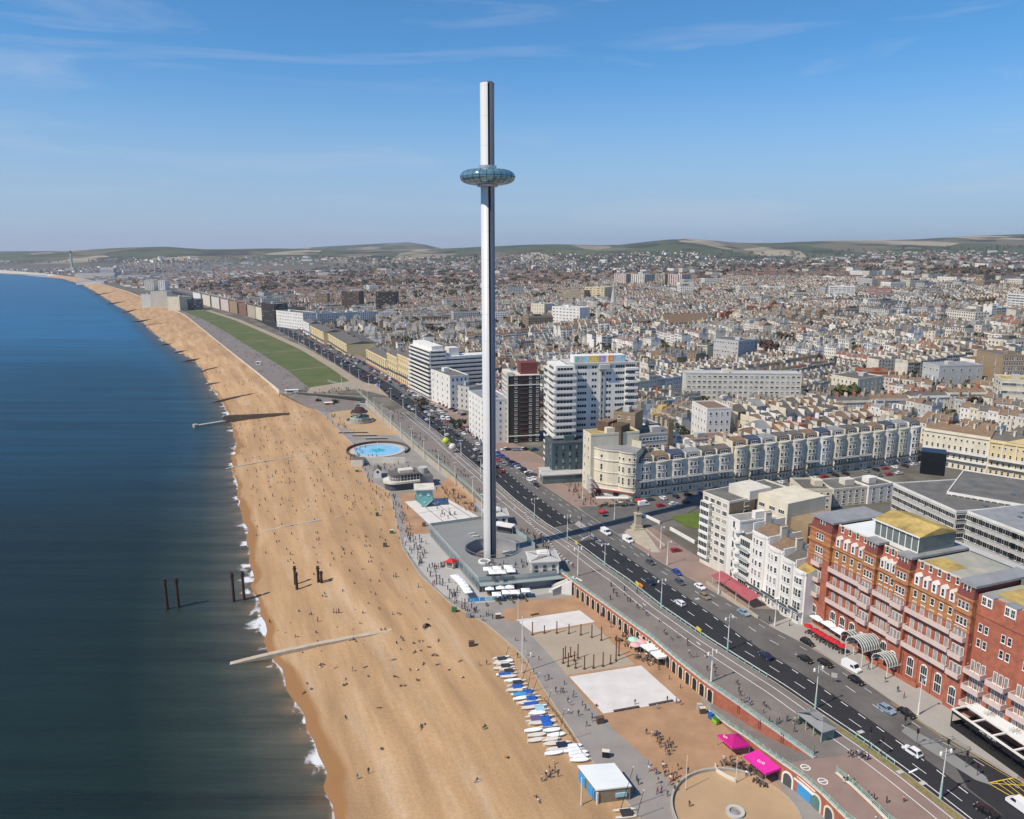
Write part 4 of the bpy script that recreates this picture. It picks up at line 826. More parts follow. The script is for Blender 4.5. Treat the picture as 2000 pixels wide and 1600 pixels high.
for i in range(7):
 a, c = cut[i], cut[i + 1]; w_ = c - a
 if i % 2:
  n = max(3, round(w_ / 2.9)); xs = spread(a + .4, c - .4, n)
  for z in (zb, zb + 4.75, zb + 9.5): hb.part('balcony', balc(a + .2, c - .2, z, 1.5), ['pinkstone'])
  hb.wins('f', xs, (zb + .05, zb + 4.8, zb + 9.55), winmesh(1.25, 2.9, 'tri', gm='curtain'), name='french_window')
  hb.wins('f', xs, (23.1,), winmesh(1.1, 1.9, 'sash'))
  for x in xs:
   b = B(); b.box(-.75, -.15, 0, .75, 1.2, 2.6, 0); b.gable(-.9, -.2, .9, 1.2, 2.6, 3.4, 'y', 0); d = obj('dormer', (b, ['white']), ho, (x, .1, TZ + .2)); obj('window', winmesh(.85, 2.0, 'sash'), d, (0, -.12, .4))
  hb.wins('f', xs, (TZ + 4.5,), winmesh(1.0, 1.9, 'sash'), y0=1.3)
  if i == 5 or True:
   aw_ = archwin(2.1, 5.4); hb.wins('f', spread(a + .5, c - .5, max(2, round(w_ / 4.2))), (1.6,), aw_, name='arched_window')
   for x in [a + .12] + [lerp(a + .5, c - .5, k / max(2, round(w_ / 4.2))) for k in range(1, max(2, round(w_ / 4.2)))] + [c - .12]:
    mbox('pilaster', 'redbrick', hb.o, x - .2, -.22, 0, x + .2, 0, 8.4)
 else:
  m = (a + c) / 2
  for z in (zb, zb + 4.75, zb + 9.5):
   b = balc(m - 1.7, m + 1.7, z, 1.2); o = hb.part('balcony', b, ['pinkstone']); o.location.y = -1.0
  hb.wins('f', [m - 1.1, m, m + 1.1], (zb + .05, zb + 4.8, zb + 9.55), winmesh(.95, 2.9, 'one', gm='curtain'), y0=-1.0, name='french_window')
  hb.wins('f', [m - 1.0, m, m + 1.0], (22.6, 26.6), winmesh(.85, 1.9, 'sash'), y0=-1.0)
  hb.wins('f', [m - .5, m + .5], (30.6,), winmesh(.95, 1.9, 'sash'), y0=-.45)
  hb.wins('f', [m], (1.4,), archwin(2.0, 5.0), y0=-1.0, name='arched_window')
for zz in (8.6, 13.3, 18.1): mb_ = B(); mb_.box(-.1, -.14, zz, cut[7] + .1, .05, zz + .28); hb.part('string_course', mb_, ['pinkstone'])
# flank towards the side street
hb.wins('l', spread(1, HD - 1, 5), (3, 9.6, 14.4, 19.2, 24.2, 27.4), winmesh(1.1, 1.9, 'sash'), HD)
# roof terrace finishes and the glass roof pavilion with a golden roof
for i, m_ in ((1, 'whiteroof'), (5, 'greenroof')):
 b = B(); b.box(cut[i] + .4, 1.2, RF - .4, cut[i + 1] - .4, HD - 1, RF - .3); hb.part('roof_deck', b, [m_])
mbox('moss_patch', 'mossroof', hb.o, cut[5] + 1, 1.6, RF - .3, cut[5] + 8, 9, RF - .24)
gx0, gx1, gy0, gy1 = cut[3] - 5.2, cut[4] + 2.5, 3.2, 16
b = B(); b.box(gx0, gy0, RF - .3, gx1, gy1, RF + 5.0); pv = hb.part('roof_pavilion', b, ['canopyglass'])
b = B(); b.add([(gx0 - .6, gy0 - .6, RF + 5.05), (gx1 + .6, gy0 - .6, RF + 5.05), (gx1 + .6, gy1 + .6, RF + 5.05), (gx0 - .6, gy1 + .6, RF + 5.05), (gx0 - .6, (gy0 + gy1) / 2, RF + 6.9), (gx1 + .6, (gy0 + gy1) / 2, RF + 6.9)], [(0, 1, 5, 4), (2, 3, 4, 5), (0, 4, 3), (1, 2, 5)]); obj('pavilion_roof', (b, ['mossroof']), pv)
for x in np.linspace(gx0, gx1, 8):
 mbox('mullion', 'white', pv, x - .12, gy0 - .12, RF - .3, x + .12, gy0 + .02, RF + 5.0)
b = B(); b.box(gx0 - .65, gy0 - .7, RF + 4.9, gx1 + .65, gy0 - .55, RF + 5.25); b.box(gx0 - .1, gy0 - .15, RF - .3, gx1 + .1, gy0 - .13, RF + .9); obj('fascia', (b, ['white']), pv)
# the lower wing to the right
a, c = cut[7], 100
b = B(); b.box(a, .6, -.3, c, HD + 4, 31); b.box(a + .05, .4, 26.2, c, .6, 26.7); wl_ = hb.part('wing_wall', b, ['redbrick'])
b = B(); b.box(a + .4, 2, 31, c, HD + 4, 31.3, 0); b.box(a + 2, 3, 31.3, a + 16, 12, 31.36, 1); b.box(a + .2, 14, 31.3, a + 26, HD + 3.5, 32.6, 2); hb.part('wing_roof', b, ['greenroof', 'mossroof', 'feltroof'])
for x in np.arange(a + 2.2, c, 5.6):
 b = B(); b.box(-1.35, -.25, 0, 1.35, 2.6, 2.7, 0); b.box(-1.45, -.35, 2.7, 1.45, 2.6, 2.85, 1); d = obj('dormer', (b, ['white', 'leadroof']), ho, (x, .8, 28.6)); obj('window', winmesh(1.1, 2.0, 'quad'), d, (-.65, -.28, .35)); obj('window', winmesh(1.1, 2.0, 'quad'), d, (.65, -.28, .35))
xs = list(np.arange(a + 2.2, c, 5.6))
hb.wins('f', [x + k for x in xs for k in (-.75, .75)], (22.2, 18.4), winmesh(1.0, 2.0, 'sash'), y0=.6)
for x in xs:
 for z in (3.2, 7.6, 11.8):
  o = hb.part('balcony', balc(x - 2.2, x + 2.2, z, 1.5 + .6), ['pinkstone']); o.location.y = .6
 hb.wins('f', [x - 1.35, x, x + 1.35], (3.25, 7.65, 11.85), winmesh(1.0, 2.8, 'one', gm='curtain'), y0=.6, name='french_window')
# rear red wing and grey slab roofs behind the front range
mbox('rear_wing', 'redbrick', hb.o, cut[6] - 4, HD, 0, cut[6] + 46, HD + 9, 24)
b = B(); b.hip(cut[6] - 4, HD, cut[6] + 46, HD + 9, 24, 27, 0); hb.part('rear_roof', b, ['slate'])
mbox('plant_block', 'palegrey', hb.o, cut[2] + 2, HD, 0, cut[4] + 14, HD + 10, 29)
# forecourt wall and low panels
b = B()
fwp = [hb.loc(*G(*p)) for p in ((1690, 1290), (1740, 1318), (1788, 1346))]
for q, s_ in zip(fwp, fwp[1:]): b.prism([q, s_, (s_[0], s_[1] + .4), (q[0], q[1] + .4)], -.1, 1.3)
hb.part('forecourt_wall', b, ['redbrick'])
# entrance canopies: hooped white glazed vaults, each hoop a part
def vault(label, px, py, w_, l_, h_, n, zb_=3.0):
 x, y = G(px, py); t = thing('entrance_canopy', label, 'canopy', (x, y, U + .15), hb.rz + PI / 2); b = B(); k = 8
 prof = [(w_ / 2 * math.cos(PI * i / k), zb_ + h_ * math.sin(PI * i / k)) for i in range(k + 1)]
 vs = [(l_ * (j - .5), p[0], p[1]) for j in (0, 1) for p in prof]; b.add(vs, [(i, i + 1, k + 2 + i, k + 1 + i) for i in range(k)]); obj('glazing', (b, ['canopyglass']), t)
 for j in range(n):
  x_ = l_ * (j / (n - 1) - .5); b = B()
  for p, q in zip(prof, prof[1:]): b.tube((x_, p[0], p[1] + .05), (x_, q[0], q[1] + .05), .10, 4)
  obj('hoop', (b, ['white']), t)
 for sx_ in (-.48, .48):
  for sy_ in (-.48, .48): mtube('post', 'white', t, (l_ * sx_, w_ * sy_, 0), (l_ * sx_, w_ * sy_, zb_), .12, 5)
 b = B(); b.box(-l_ / 2, -w_ / 2, zb_ - .15, l_ / 2, -w_ / 2 + .2, zb_ + .1); b.box(-l_ / 2, w_ / 2 - .2, zb_ - .15, l_ / 2, w_ / 2, zb_ + .1); obj('gutter', (b, ['white']), t)
vault('largest hooped white canopy over the hotel door where the white van stops', 1690, 1288, 6.0, 9, 2.6, 12, 4.4)
vault('rounded hooped white canopy left of the largest one at the hotel', 1672, 1268, 5.0, 7, 2.2, 8, 3.4)
vault('hooped white canopy nearest the forecourt wall of the hotel', 1735, 1313, 5.2, 7, 2.4, 9, 3.2)
# black framed bar terrace at lower right with a white pergola roof
q0, q1 = G(1856, 1420), G(2030, 1545); tb = Bld('bar_terrace', 'black sided bar terrace with a white framed pergola roof by the hotel wing', 'pavilion', q0, q1, U + .17)
L = tb.L; Dp = 8.5
b = B(); b.box(0, 0, 0, L, .12, 1.3); b.box(0, 0, 0, .12, Dp, 1.3); tb.part('glass_screen', b, ['blackpaint'])
b = B(); b.box(0, .1, 3.4, L, .2, 4.3); b.box(0, .2, 3.4, .15, Dp, 4.3); tb.part('sign_board', b, ['blackpaint'])
mbox('floor_deck', 'black', tb.o, .2, .2, .02, L, Dp, .06)
for y_ in (0, 4.2, Dp): mbox('beam', 'white', tb.o, -.1, y_ - .22, 4.3, L, y_ + .22, 4.65)
for x in np.arange(0, L, 5.2): mbox('cross_beam', 'white', tb.o, x - .2, -.2, 4.32, x + .2, Dp, 4.62); mbox('post', 'blackpaint', tb.o, x - .08, -.02, 0, x + .08, .14, 4.3)
mbox('roof_panel', 'whiteroof', tb.o, 0, 4.4, 4.35, L, Dp + 1.5, 4.55)
for x in np.arange(4, L, 6.5):
 b = B()
 for k in range(10): a_ = 2 * PI * k / 10; b.tube((x, 6.4, 4.72), (x + 1.3 * math.cos(a_), 6.4 + 1.3 * math.sin(a_), 4.66), .07, 3, r2=.14)
 tb.part('roof_rose', b, ['palegrey'])
# lettering on the black fascia
def text_obj(s, size, m, parent, loc, rot, name='lettering'):
 cu = bpy.data.curves.new(name, 'FONT'); cu.body = s; cu.size = size; cu.extrude = .02; cu.align_x = 'CENTER'; cu.align_y = 'CENTER'; cu.materials.append(M(m))
 tmp = bpy.data.objects.new(name, cu); link(tmp); dg = bpy.context.evaluated_depsgraph_get(); me = bpy.data.meshes.new_from_object(tmp.evaluated_get(dg)); bpy.data.objects.remove(tmp)
 if not me.materials: me.materials.append(M(m))
 o = bpy.data.objects.new(name, me); o.location = loc; o.rotation_euler = rot; o.parent = parent; link(o); return o
text_obj('SALT ROOM', .75, 'white', tb.o, (L * .42, -.02 + .08, 3.85), (R(90), 0, 0))
# white fronted row left of the hotel
def fl(px0, py0, px1, py1, pytop): p0, p1 = G(px0, py0), G(px1, py1); return p0, p1, topz(p0[1], pytop) - U
p0, p1, h = fl(1366, 1098, 1416, 1124, 962)
bd = block('apartment_block', 'eight storey white flats with a brown flank wall at the corner by the green square', 'building', p0, p1, 30, h, 'offwhite', 'feltroof', 8, 4, (2.2, 1.7), 'tri', 'r', 2, para=.5, z=U, z0=3, wside='tanbrick')
bd.wins('l', spread(1, 29, 8), [3 + (h - 3) / 8 * i + .6 for i in range(8)], winmesh(1.3, 1.6, 'case'), 30)
mbox('lift_house', 'offwhite', bd.o, 4, 8, h, 14, 18, h + 3.2)
for i in range(7): b = B(); b.obox((2.6, -.7), 0, 2.4, .75, 3.2 + (h - 3) / 8 * i, 4.2 + (h - 3) / 8 * i); b.obox((2.6, -.6), 0, 2.2, .7, 4.2 + (h - 3) / 8 * i, 6.3 + (h - 3) / 8 * i, 1) ; bd.part('bay', b, ['white', 'offwhite']); obj('bay_window', winmesh(4.2, 1.9, 'band'), bd.o, (2.6, -1.28, 4.25 + (h - 3) / 8 * i))
mbox('rear_block', 'cream', bd.o, bd.L + .5, 12, 0, bd.L + 14, 30, h + 2); mbox('stair_tower', 'tanbrick', bd.o, bd.L + 14, 14, 0, bd.L + 21, 31, h - 3); bd.wins('f', [bd.L + 3, bd.L + 7.5, bd.L + 11.5], [h - 2.2 - 3.2 * i for i in range(6)], winmesh(2.6, 1.5, 'tri'), y0=12)
p0, p1, h = fl(1416, 1126, 1438, 1141, 1008)
bd = block('white_house', 'slim bright white modern house with a rounded balcony tower beside the flats', 'house', p0, p1, 18, h, 'white', 'leadroof', 6, 1, (.9, 2.2), 'dark', '', z=U, para=.4)
for i in range(5): b = B(); b.lathe([(1.7, 4 + i * h / 6), (1.7, 4.9 + i * h / 6), (1.6, 4.9 + i * h / 6)], 14, bd.L - .4, 0, 0, PI, 2 * PI); b.cyl(bd.L - .4, 0, 3.9 + i * h / 6, 4 + i * h / 6, 1.7, n=14); bd.part('balcony', b, ['white'])
p0, p1, h = fl(1438, 1142, 1462, 1157, 1046)
bd = block('white_house', 'white house with wide dark glazed balconies next to the rounded balcony tower', 'house', p0, p1, 16, h, 'white', 'slate', 5, 1, (5.0, 2.4), 'band', '', z=U, para=.3)
for i in range(4): b = B(); b.box(.4, -1.1, 3.4 + i * (h - 1) / 5, bd.L - .4, 0, 3.6 + i * (h - 1) / 5); b.box(.4, -1.1, 3.6 + i * (h - 1) / 5, bd.L - .4, -1.02, 4.5 + i * (h - 1) / 5, 1); bd.part('balcony', b, ['white', 'clear'])
def bow_house(label, p0, p1, h, D, z, wall, floors, roofm='slate', bow=1.0, mans=True, group=None, canopy=None, chim=True, iron=True, wstyle='sash', fm='windowwhite', cat='house', wh=None):
 bd = Bld('bow_fronted_house', label, cat, p0, p1, z, group); L = bd.L; n = 8; e = .12
 pts = [(0, 0), (L * e, 0)] + [(L / 2 - L * (.5 - e) * math.cos(PI * i / n), -bow * math.sin(PI * i / n)) for i in range(1, n)] + [(L * (1 - e), 0), (L, 0), (L, D), (0, D)]
 b = B(); b.prism(pts, -4, h); bd.part('wall', b, [wall])
 q = [(x, y - .22) if y <= 0 else (x, y) for x, y in pts[:-2]]; q2 = [(x, .25) for x, y in pts[:-2]][::-1]
 b = B(); b.prism([(x, y - .22) for x, y in pts[:-2]] + [(L, .3), (0, .3)], h - .25, h + .45); bd.part('cornice', b, [wall if wall != 'palegrey' else 'offwhite'])
 b = B()
 if mans: b.add([(0, .5, h), (L, .5, h), (L, D, h), (0, D, h), (0, 1.5, h + 2.6), (L, 1.5, h + 2.6), (L, D * .45, h + 3.6), (0, D * .45, h + 3.6)], [(0, 1, 5, 4), (4, 5, 6, 7), (7, 6, 2, 3), (0, 4, 7, 3), (1, 2, 6, 5)], [0, 0, 0, 1, 1])
 else: b.add([(0, .4, h), (L, .4, h), (L, D, h), (0, D, h), (0, D / 2, h + 2.2), (L, D / 2, h + 2.2)], [(0, 1, 5, 4), (2, 3, 4, 5), (0, 4, 3), (1, 2, 5)], [0, 0, 1, 1])
 bd.part('roof', b, [roofm, wall])
 b = B(); b.box(-.18, .2, h - .3, .18, D, h + 2.9); bd.part('party_wall', b, [wall])
 if chim: obj('chimney', chimney_mesh(2.4, .7, 2.4, 'offwhite' if rnd.random() < .6 else 'stone', 6), bd.o, (.0, D * .45, h + 3.2), PI / 2)
 fh = h / floors; xs = [L * .28, L * .5, L * .72]
 for f in range(floors):
  z_ = fh * f + .35 + (.6 if f == 0 else .2); hh = fh * (.62 if f in (1, 2) else .5) if wh is None else wh
  for x in xs:
   th = math.acos(max(-1, min(1, (L / 2 - x) / (L * (.5 - e))))); y = -bow * math.sin(th)
   obj('window', winmesh(.95 if L < 8 else 1.15, hh, wstyle, fm, 'glass' if rnd.random() < .8 else 'curtain'), bd.o, (x, y + .02, z_), R(-16) * (x < L * .4) + R(16) * (x > L * .6) if bow > .5 else 0)
 if mans: obj('dormer_window', winmesh(L * .45, 1.4, 'tri', fm), bd.o, (L / 2, .75, h + .7))
 if iron:
  b = B(); b.box(.3, -bow - .9, fh + .1, L - .3, 0, fh + .22, 0); b.box(.3, -bow - .9, fh + .22, L - .3, -bow - .84, fh + 1.1, 1); bd.part('balcony', b, [wall, 'darkgrey'])
 if canopy:
  b = B(); b.add([(.1, 0, 2 * fh + .5), (L - .1, 0, 2 * fh + .5), (L - .3, -bow - 1.2, 2 * fh - .15), (.3, -bow - 1.2, 2 * fh - .15), (.1, 0, 2 * fh + .38), (L - .1, 0, 2 * fh + .38)], [(0, 3, 2, 1), (5, 2, 3, 4)], 0); bd.part('canopy', b, [canopy])
 return bd
ws = [(1462, 1158), (1492, 1176), (1521, 1194), (1545, 1209), (1567, 1222)]
tp = [1038, 1066, 1090, 1112]
for i in range(4):
 p0, p1, h = fl(*ws[i], *ws[i + 1], tp[i])
 bow_house(['tall white bow fronted house behind the red awning', 'white bow fronted house with brown roof second from the red awning', 'white bow fronted house with black iron balcony third from the red awning', 'lowest white bow fronted house at the corner facing the red hotel'][i], p0, p1, h, 13, U, 'white', [6, 5, 5, 4][i], ['browntile', 'browntile', 'slate', 'mossroof'][i], 1.1, mans=False, group=None, iron=True)
t = thing('restaurant_awning', 'long faded red awning roof over a terrace in front of the white houses', 'awning', (*G(1440, 1163), U + .17), hb.rz)
b = B(); b.add([(-10, -3, 3.2), (10, -3, 3.0), (10, 1, 3.9), (-10, 1, 4.1), (-10, -3.1, 2.8), (10, -3.1, 2.6), (0, -1, 4.4)], [(0, 1, 6), (1, 2, 6), (2, 3, 6), (3, 0, 6), (4, 5, 1, 0)]); obj('awning', (b, ['awningred']), t)
for x in (-9.5, -3, 3, 9.5): mtube('post', 'white', t, (x, -2.9, 0), (x, -2.9, 3.1), .09)
mbox('terrace_wall', 'stone', t, -10.5, -4.6, 0, 16, -4.35, 1.1)
# the square: cream corner house and its bow fronted terrace
p0, p1 = G(1152, 962), G(1240, 975); h = topz(p1[1], 885) - U
cn = Bld('corner_hotel', 'tall cream corner building with rounded bow and red awning on the square', 'building', p0, p1, U); L = cn.L; ph = h
n = 10; pts = [(0, 4), (1.2, 1.2), (4, 0)] + [(lerp(4, L * .62, i / 4), -1.0 * math.sin(PI * i / 4)) for i in range(1, 4)] + [(L * .62, 0)] + [(L * .81 - L * .17 * math.cos(PI * i / 8), -1.5 * math.sin(PI * i / 8)) for i in range(0, 9)] + [(L, 0), (L, 16), (0, 16)]
b = B(); b.prism(pts, -1, h); cn.part('wall', b, ['cream'])
for z_, k in ((h * .26, .35), (h * .52, .25), (h * .78, .35), (h, .4)):
 b = B(); b.prism([(x, y - k) if y < 5 else (x, y) for x, y in pts], z_ - .3, z_ + .1); cn.part('cornice', b, ['cream'])
b = B(); b.prism(pts, h + .12, h + .3); cn.part('roof', b, ['leadroof'])
for x, y in ((1.5, 6), (L - 1.5, 9), (L - 4, 10), (3, 12)): obj('chimney', chimney_mesh(2.2, 1.4, 2.6, 'cream', 5), cn.o, (x, y, h + .6))
for f, (z_, hh) in enumerate(((.28, 3.4), (.54, 2.8), (.80, 1.5))):
 for x in (5.5, 8.2, 10.9): obj('window', winmesh(1.2, hh, 'sash'), cn.o, (min(x, L * .55), -.72 if 6 < x < 10 else -.5, h * z_ + .4))
 for k in range(1, 8, 2): a_ = PI * k / 8; obj('window', winmesh(1.0, hh, 'sash'), cn.o, (L * .81 - L * .17 * math.cos(a_), -1.5 * math.sin(a_) - .02, h * z_ + .4), R(-40 + 80 * k / 8))
b = B(); b.box(2, -1.9, 3.0, L, -.2, 3.3); b.box(2, -2.0, 2.6, L, -1.9, 3.3, 1); cn.part('shop_canopy', b, ['offwhite', 'awningred'])
mbox('shop_front', 'maroon', cn.o, 3, -.55, .2, L - 3, -.3, 2.9)
# scaffolding on its seaward flank
sc_ = thing('scaffold', 'light metal scaffolding against the seaward flank of the cream corner building', 'scaffolding', (p0[0] - 1.5, p0[1] - 1.0, U + .17), cn.rz + R(-62))
for x in (0, 2.5, 5, 7.5):
 b = B(); b.tube((x, 0, 0), (x, 0, 9), .07, 4); b.tube((x, 1.2, 0), (x, 1.2, 9), .07, 4); obj('standard', (b, ['steel']), sc_)
for z_ in (2.2, 4.4, 6.6, 8.8): b = B(); b.box(0, 0, z_, 7.5, 1.2, z_ + .08); b.tube((0, 0, z_ + 1), (7.5, 0, z_ + 1), .05, 4); obj('platform', (b, ['palegrey']), sc_)
sq0, sq1 = G(1243, 972), G(1792, 900)
SQ = npts([sq0, sq1], 21)
desc = ['with pale green canopy', 'with black iron balcony', 'with brown mansard roof', 'with stone chimney stack', 'with pale grey stucco', 'with cream stucco', 'with white stucco', 'with dark slate mansard', 'with curved roof dormer', 'with lead canopy']
ordn = ['first', 'second', 'third', 'fourth', 'fifth', 'sixth', 'seventh', 'eighth', 'ninth', 'tenth', 'eleventh', 'twelfth', 'thirteenth', 'fourteenth', 'fifteenth', 'sixteenth', 'seventeenth', 'eighteenth', 'nineteenth', 'twentieth'] + [t_ + '-' + o_ for t_ in ('twenty', 'thirty') for o_ in ('first', 'second', 'third', 'fourth', 'fifth', 'sixth', 'seventh', 'eighth', 'ninth')]
for i in range(20):
 a, c = SQ[i], SQ[i + 1]; low = i < 6; wall = ['stucco', 'offwhite', 'cream', 'offwhite', 'stucco', 'white', 'cream'][i % 7] if not low else 'offwhite'
 rm = ['slate', 'browntile', 'blueslate', 'leadroof', 'slate'][i % 5]; cnp = 'leadroof' if i in (7, 11, 13, 14, 15) or low else None
 bow_house(f"{wall.replace('stucco', 'grey green').replace('offwhite', 'off white')} bow fronted terrace house {ordn[i]} from the cream corner building", a, c, 15.5 if low else 18.5, 14, Hs(*a), wall, 4 if low else 5, rm, .9 if low else 1.5, True, 'bow fronted terrace along the square', cnp, True, True)
# cream and yellow terraces closing the square to the right
def terrace(label, q0, q1, D, h, z, wall, roof, floors, n, cat='terrace', ver=True, group=None, win=(1.1, 2.0), ped=False, ws_='sash'):
 bd = Bld('terrace_block', label, cat, q0, q1, z, group); L = bd.L
 b = B(); b.box(0, 0, -5, L, D, h); bd.part('wall', b, [wall])
 b = B(); b.box(-.2, -.5, h - .9, L + .2, .1, h - .4); b.box(-.1, -.25, h - .4, L + .1, .3, h + .5); bd.part('cornice', b, [wall])
 b = B(); b.add([(0, .6, h), (L, .6, h), (L, D, h), (0, D, h), (0, D / 2, h + 3), (L, D / 2, h + 3)], [(0, 1, 5, 4), (2, 3, 4, 5), (0, 4, 3), (1, 2, 5)]); bd.part('roof', b, [roof])
 for k in range(max(2, n // 2)): obj('chimney', chimney_mesh(3.0, .8, 2.0, rnd.choice(['stone', 'cream', 'redbrick']), 6), bd.o, (L * (k + .5) / max(2, n // 2), D / 2, h + 2.8), PI / 2)
 fh = h / floors; me = winmesh(*win, ws_); m2 = winmesh(win[0], win[1] * .6, ws_)
 for f in range(floors): bd.wins('f', spread(.6, L - .6, n), [fh * f + .7], m2 if f == floors - 1 else me)
 for f in range(floors): bd.wins('l', spread(1, D - 1, 3), [fh * f + .7], m2, D)
 if ws_ == 'dark':
  mbox('balcony', 'darkgrey', bd.o, .5, -.9, fh + .1, L - .5, 0, fh + 1.1)
 if ver:
  b = B(); b.box(.5, -1.6, fh + .2, L - .5, 0, fh + .4); b.box(.5, -1.6, fh + .4, L - .5, -1.54, fh + 1.3); bd.part('balcony', b, ['white'])
  b = B(); b.add([(.3, 0, fh * 2 + .3), (L - .3, 0, fh * 2 + .3), (L - .3, -1.9, fh * 2 - .4), (.3, -1.9, fh * 2 - .4)], [(0, 3, 2, 1)]); b.add([(.3, 0, fh * 2 + .2), (L - .3, 0, fh * 2 + .2), (L - .3, -1.9, fh * 2 - .5), (.3, -1.9, fh * 2 - .5)], [(0, 1, 2, 3)]); bd.part('canopy', b, ['palegrey'])
 if ped:
  b = B(); b.add([(L * .25, -.4, h + .3), (L * .75, -.4, h + .3), (L * .5, -.4, h + 3.2), (L * .25, 1.5, h + .3), (L * .75, 1.5, h + .3), (L * .5, 1.5, h + 3.2)], [(0, 1, 2), (0, 2, 5, 3), (1, 4, 5, 2)]); bd.part('pediment', b, [wall])
  for k in range(6): x = L * k / 5; mbox('pilaster', 'cream', bd.o, x - .35, -.35, 0, x + .35, 0, h)
 return bd
r0 = G(1798, 905); r1 = G(1925, 928); r2 = G(2060, 952)
terrace('cream stucco terrace with balconies closing the square on the inland side', r0, r1, 15, topz(r0[1], 838) - U, Hs(*r0), 'cream', 'browntile', 4, 11, win=(1.1, 2.2))
terrace('yellow ochre terrace with cream pilasters and a pediment beside the cream terrace', r1, r2, 15, topz(r1[1], 862) - U, Hs(*r1), 'yellowcream', 'slate', 4, 11, ped=True)
# grey 1960s blocks behind the hotel
g0 = G(1750, 1065, U); g1 = G(1870, 1110, U)
def at(px, py, z): return G(px, py, z)
def roofblock(name, label, corners, ztop, zbot, wall, roof, rows, n1, n2, win, style='band', fm='white', gm='glass', cat='building', para=.4, extra=True):
 """block set out from three roof corners: front left, front right, and depth"""
 p0, p1 = G(*corners[0], U + ztop), G(*corners[1], U + ztop); q = G(*corners[2], U + ztop)
 bd = Bld(name, label, cat, p0, p1, U); D = max(6, bd.loc(*q)[1]); L = bd.L
 b = B(); b.box(0, 0, zbot, L, D, ztop); bd.part('wall', b, [wall]); b = B(); b.box(.2, .2, ztop, L - .2, D - .2, ztop + .08); bd.part('roof', b, [roof])
 b = B()
 for c in ((-.1, -.1, L + .1, .25), (-.1, D - .25, L + .1, D + .1), (-.1, .25, .25, D - .25), (L - .25, .25, L + .1, D - .25)): b.box(c[0], c[1], ztop - .5, c[2], c[3], ztop + para)
 bd.part('parapet', b, ['white'])
 zs = [ztop - 2.7 - i * 3.4 for i in range(rows)]; me = winmesh(*win, style, fm, gm)
 bd.wins('f', spread(.5, L - .5, n1), zs, me, D); bd.wins('l', spread(.5, D - .5, n2), zs, me, D); bd.wins('r', spread(.5, D - .5, n2), zs, me, D)
 if extra:
  for k in range(9): b = B(); x = L * rnd.uniform(.1, .9); y = D * rnd.uniform(.3, .7); b.box(x, y, ztop + .08, x + 1.2, y + 1.2, ztop + .5); bd.part('rooflight', b, ['paleglass'])
 return bd
roofblock('office_block', 'long grey roofed white office block with rows of square windows behind the hotel', [(1745, 945), (1868, 1000), (2000, 968)], 21, 0, 'palegrey', 'feltroof', 5, 9, 10, (4.2, 1.7))
roofblock('office_block', 'pale grey office wing with lilac grey roof nearest the hotel rooftop', [(1890, 1000), (2060, 1065), (2060, 985)], 24, 0, 'palegrey', 'leadroof', 5, 12, 4, (4.2, 1.8))
roofblock('office_block', 'long grey glazed office wing behind the black rooftop box', [(1850, 962), (2100, 1005), (2080, 950)], 22, 0, 'offwhite', 'feltroof', 5, 18, 3, (3.4, 2.2), 'quad')
t0 = G(1822, 905, U + 22); bb = B(); bb.box(-4.5, -4, -4, 4.5, 4, 5.5); t = thing('rooftop_plant_box', 'black louvred plant box standing on the grey office roof', 'plant room', (t0[0], t0[1], U + 22), R(-28)); obj('casing', (bb, ['blackpaint']), t)
for k in range(6): bb = B(); bb.box(-4.6, -4.1, k * .85 + .3, 4.6, 4.1, k * .85 + .42); obj('louvre', (bb, ['black']), t)
# blocks between the square and the white tower
p0, p1 = G(1078, 938), G(1146, 934)
bd = block('office_house', 'dark teal rendered block with glass shop front beside the white tower', 'building', p0, p1, 15, topz(p0[1], 868) - U, 'teal_render', 'darkgrey', 5, 5, (1.1, 2.0), 'case', 'l', 3, 'darkgrey', z=U)
mbox('shop_front', 'paleglass', bd.o, -6, -6, 0, bd.L - 2, 0, 4.2); mbox('shop_roof', 'palegrey', bd.o, -6.4, -6.6, 4.2, bd.L - 1.4, 0, 4.7)
p0 = G(1140, 905); p1 = G(1168, 912)
bd = block('hotel_annexe', 'cream stone frontage with tall pilasters leaning on the brown brick stair towers', 'building', G(1137, 950), G(1152, 962), 24, topz(G(1137, 950)[1], 842) - U, 'cream', 'mossroof', 6, 2, (1.0, 2.0), 'sash', 'l', 3, z=U)
for x, hh, m_, w_, d_ in ((4.5, topz(330, 818) - U, 'brownbrick', 5.5, 6), (10.5, topz(332, 822) - U, 'brownbrick', 4.0, 6), (9.0, topz(340, 803) - U, 'tanbrick', 7, 9)):
 pass
p0, p1 = G(1164, 948), G(1210, 958)
bt = Bld('brick_stair_tower', 'windowless brown brick stair tower rising behind the cream corner building', 'tower', p0, p1, U); hh = topz(bt.p0[1], 822) - U; L = bt.L
b = B(); b.box(0, 0, 0, L * .46, 8, hh); b.box(L * .54, 0, 0, L, 8, hh - .8); bt.part('wall', b, ['brownbrick']); mbox('slot', 'darkbrick', bt.o, L * .46, .6, 0, L * .54, 7.5, hh - 3, 0); mbox('flue', 'tanbrick', bt.o, L * .62, -.25, 0, L * .65, 0, hh)
mbox('roof', 'browntile', bt.o, .2, .2, hh, L * .46 - .2, 7.8, hh + .1)
bd = block('brick_block', 'brown brick tower with one column of white windows behind the brown stair tower', 'building', G(1195, 935), G(1236, 941), 12, topz(G(1195, 935)[1], 806) - U, 'tanbrick', 'slate', 8, 2, (1.3, 1.4), 'case', z=U, z0=4)
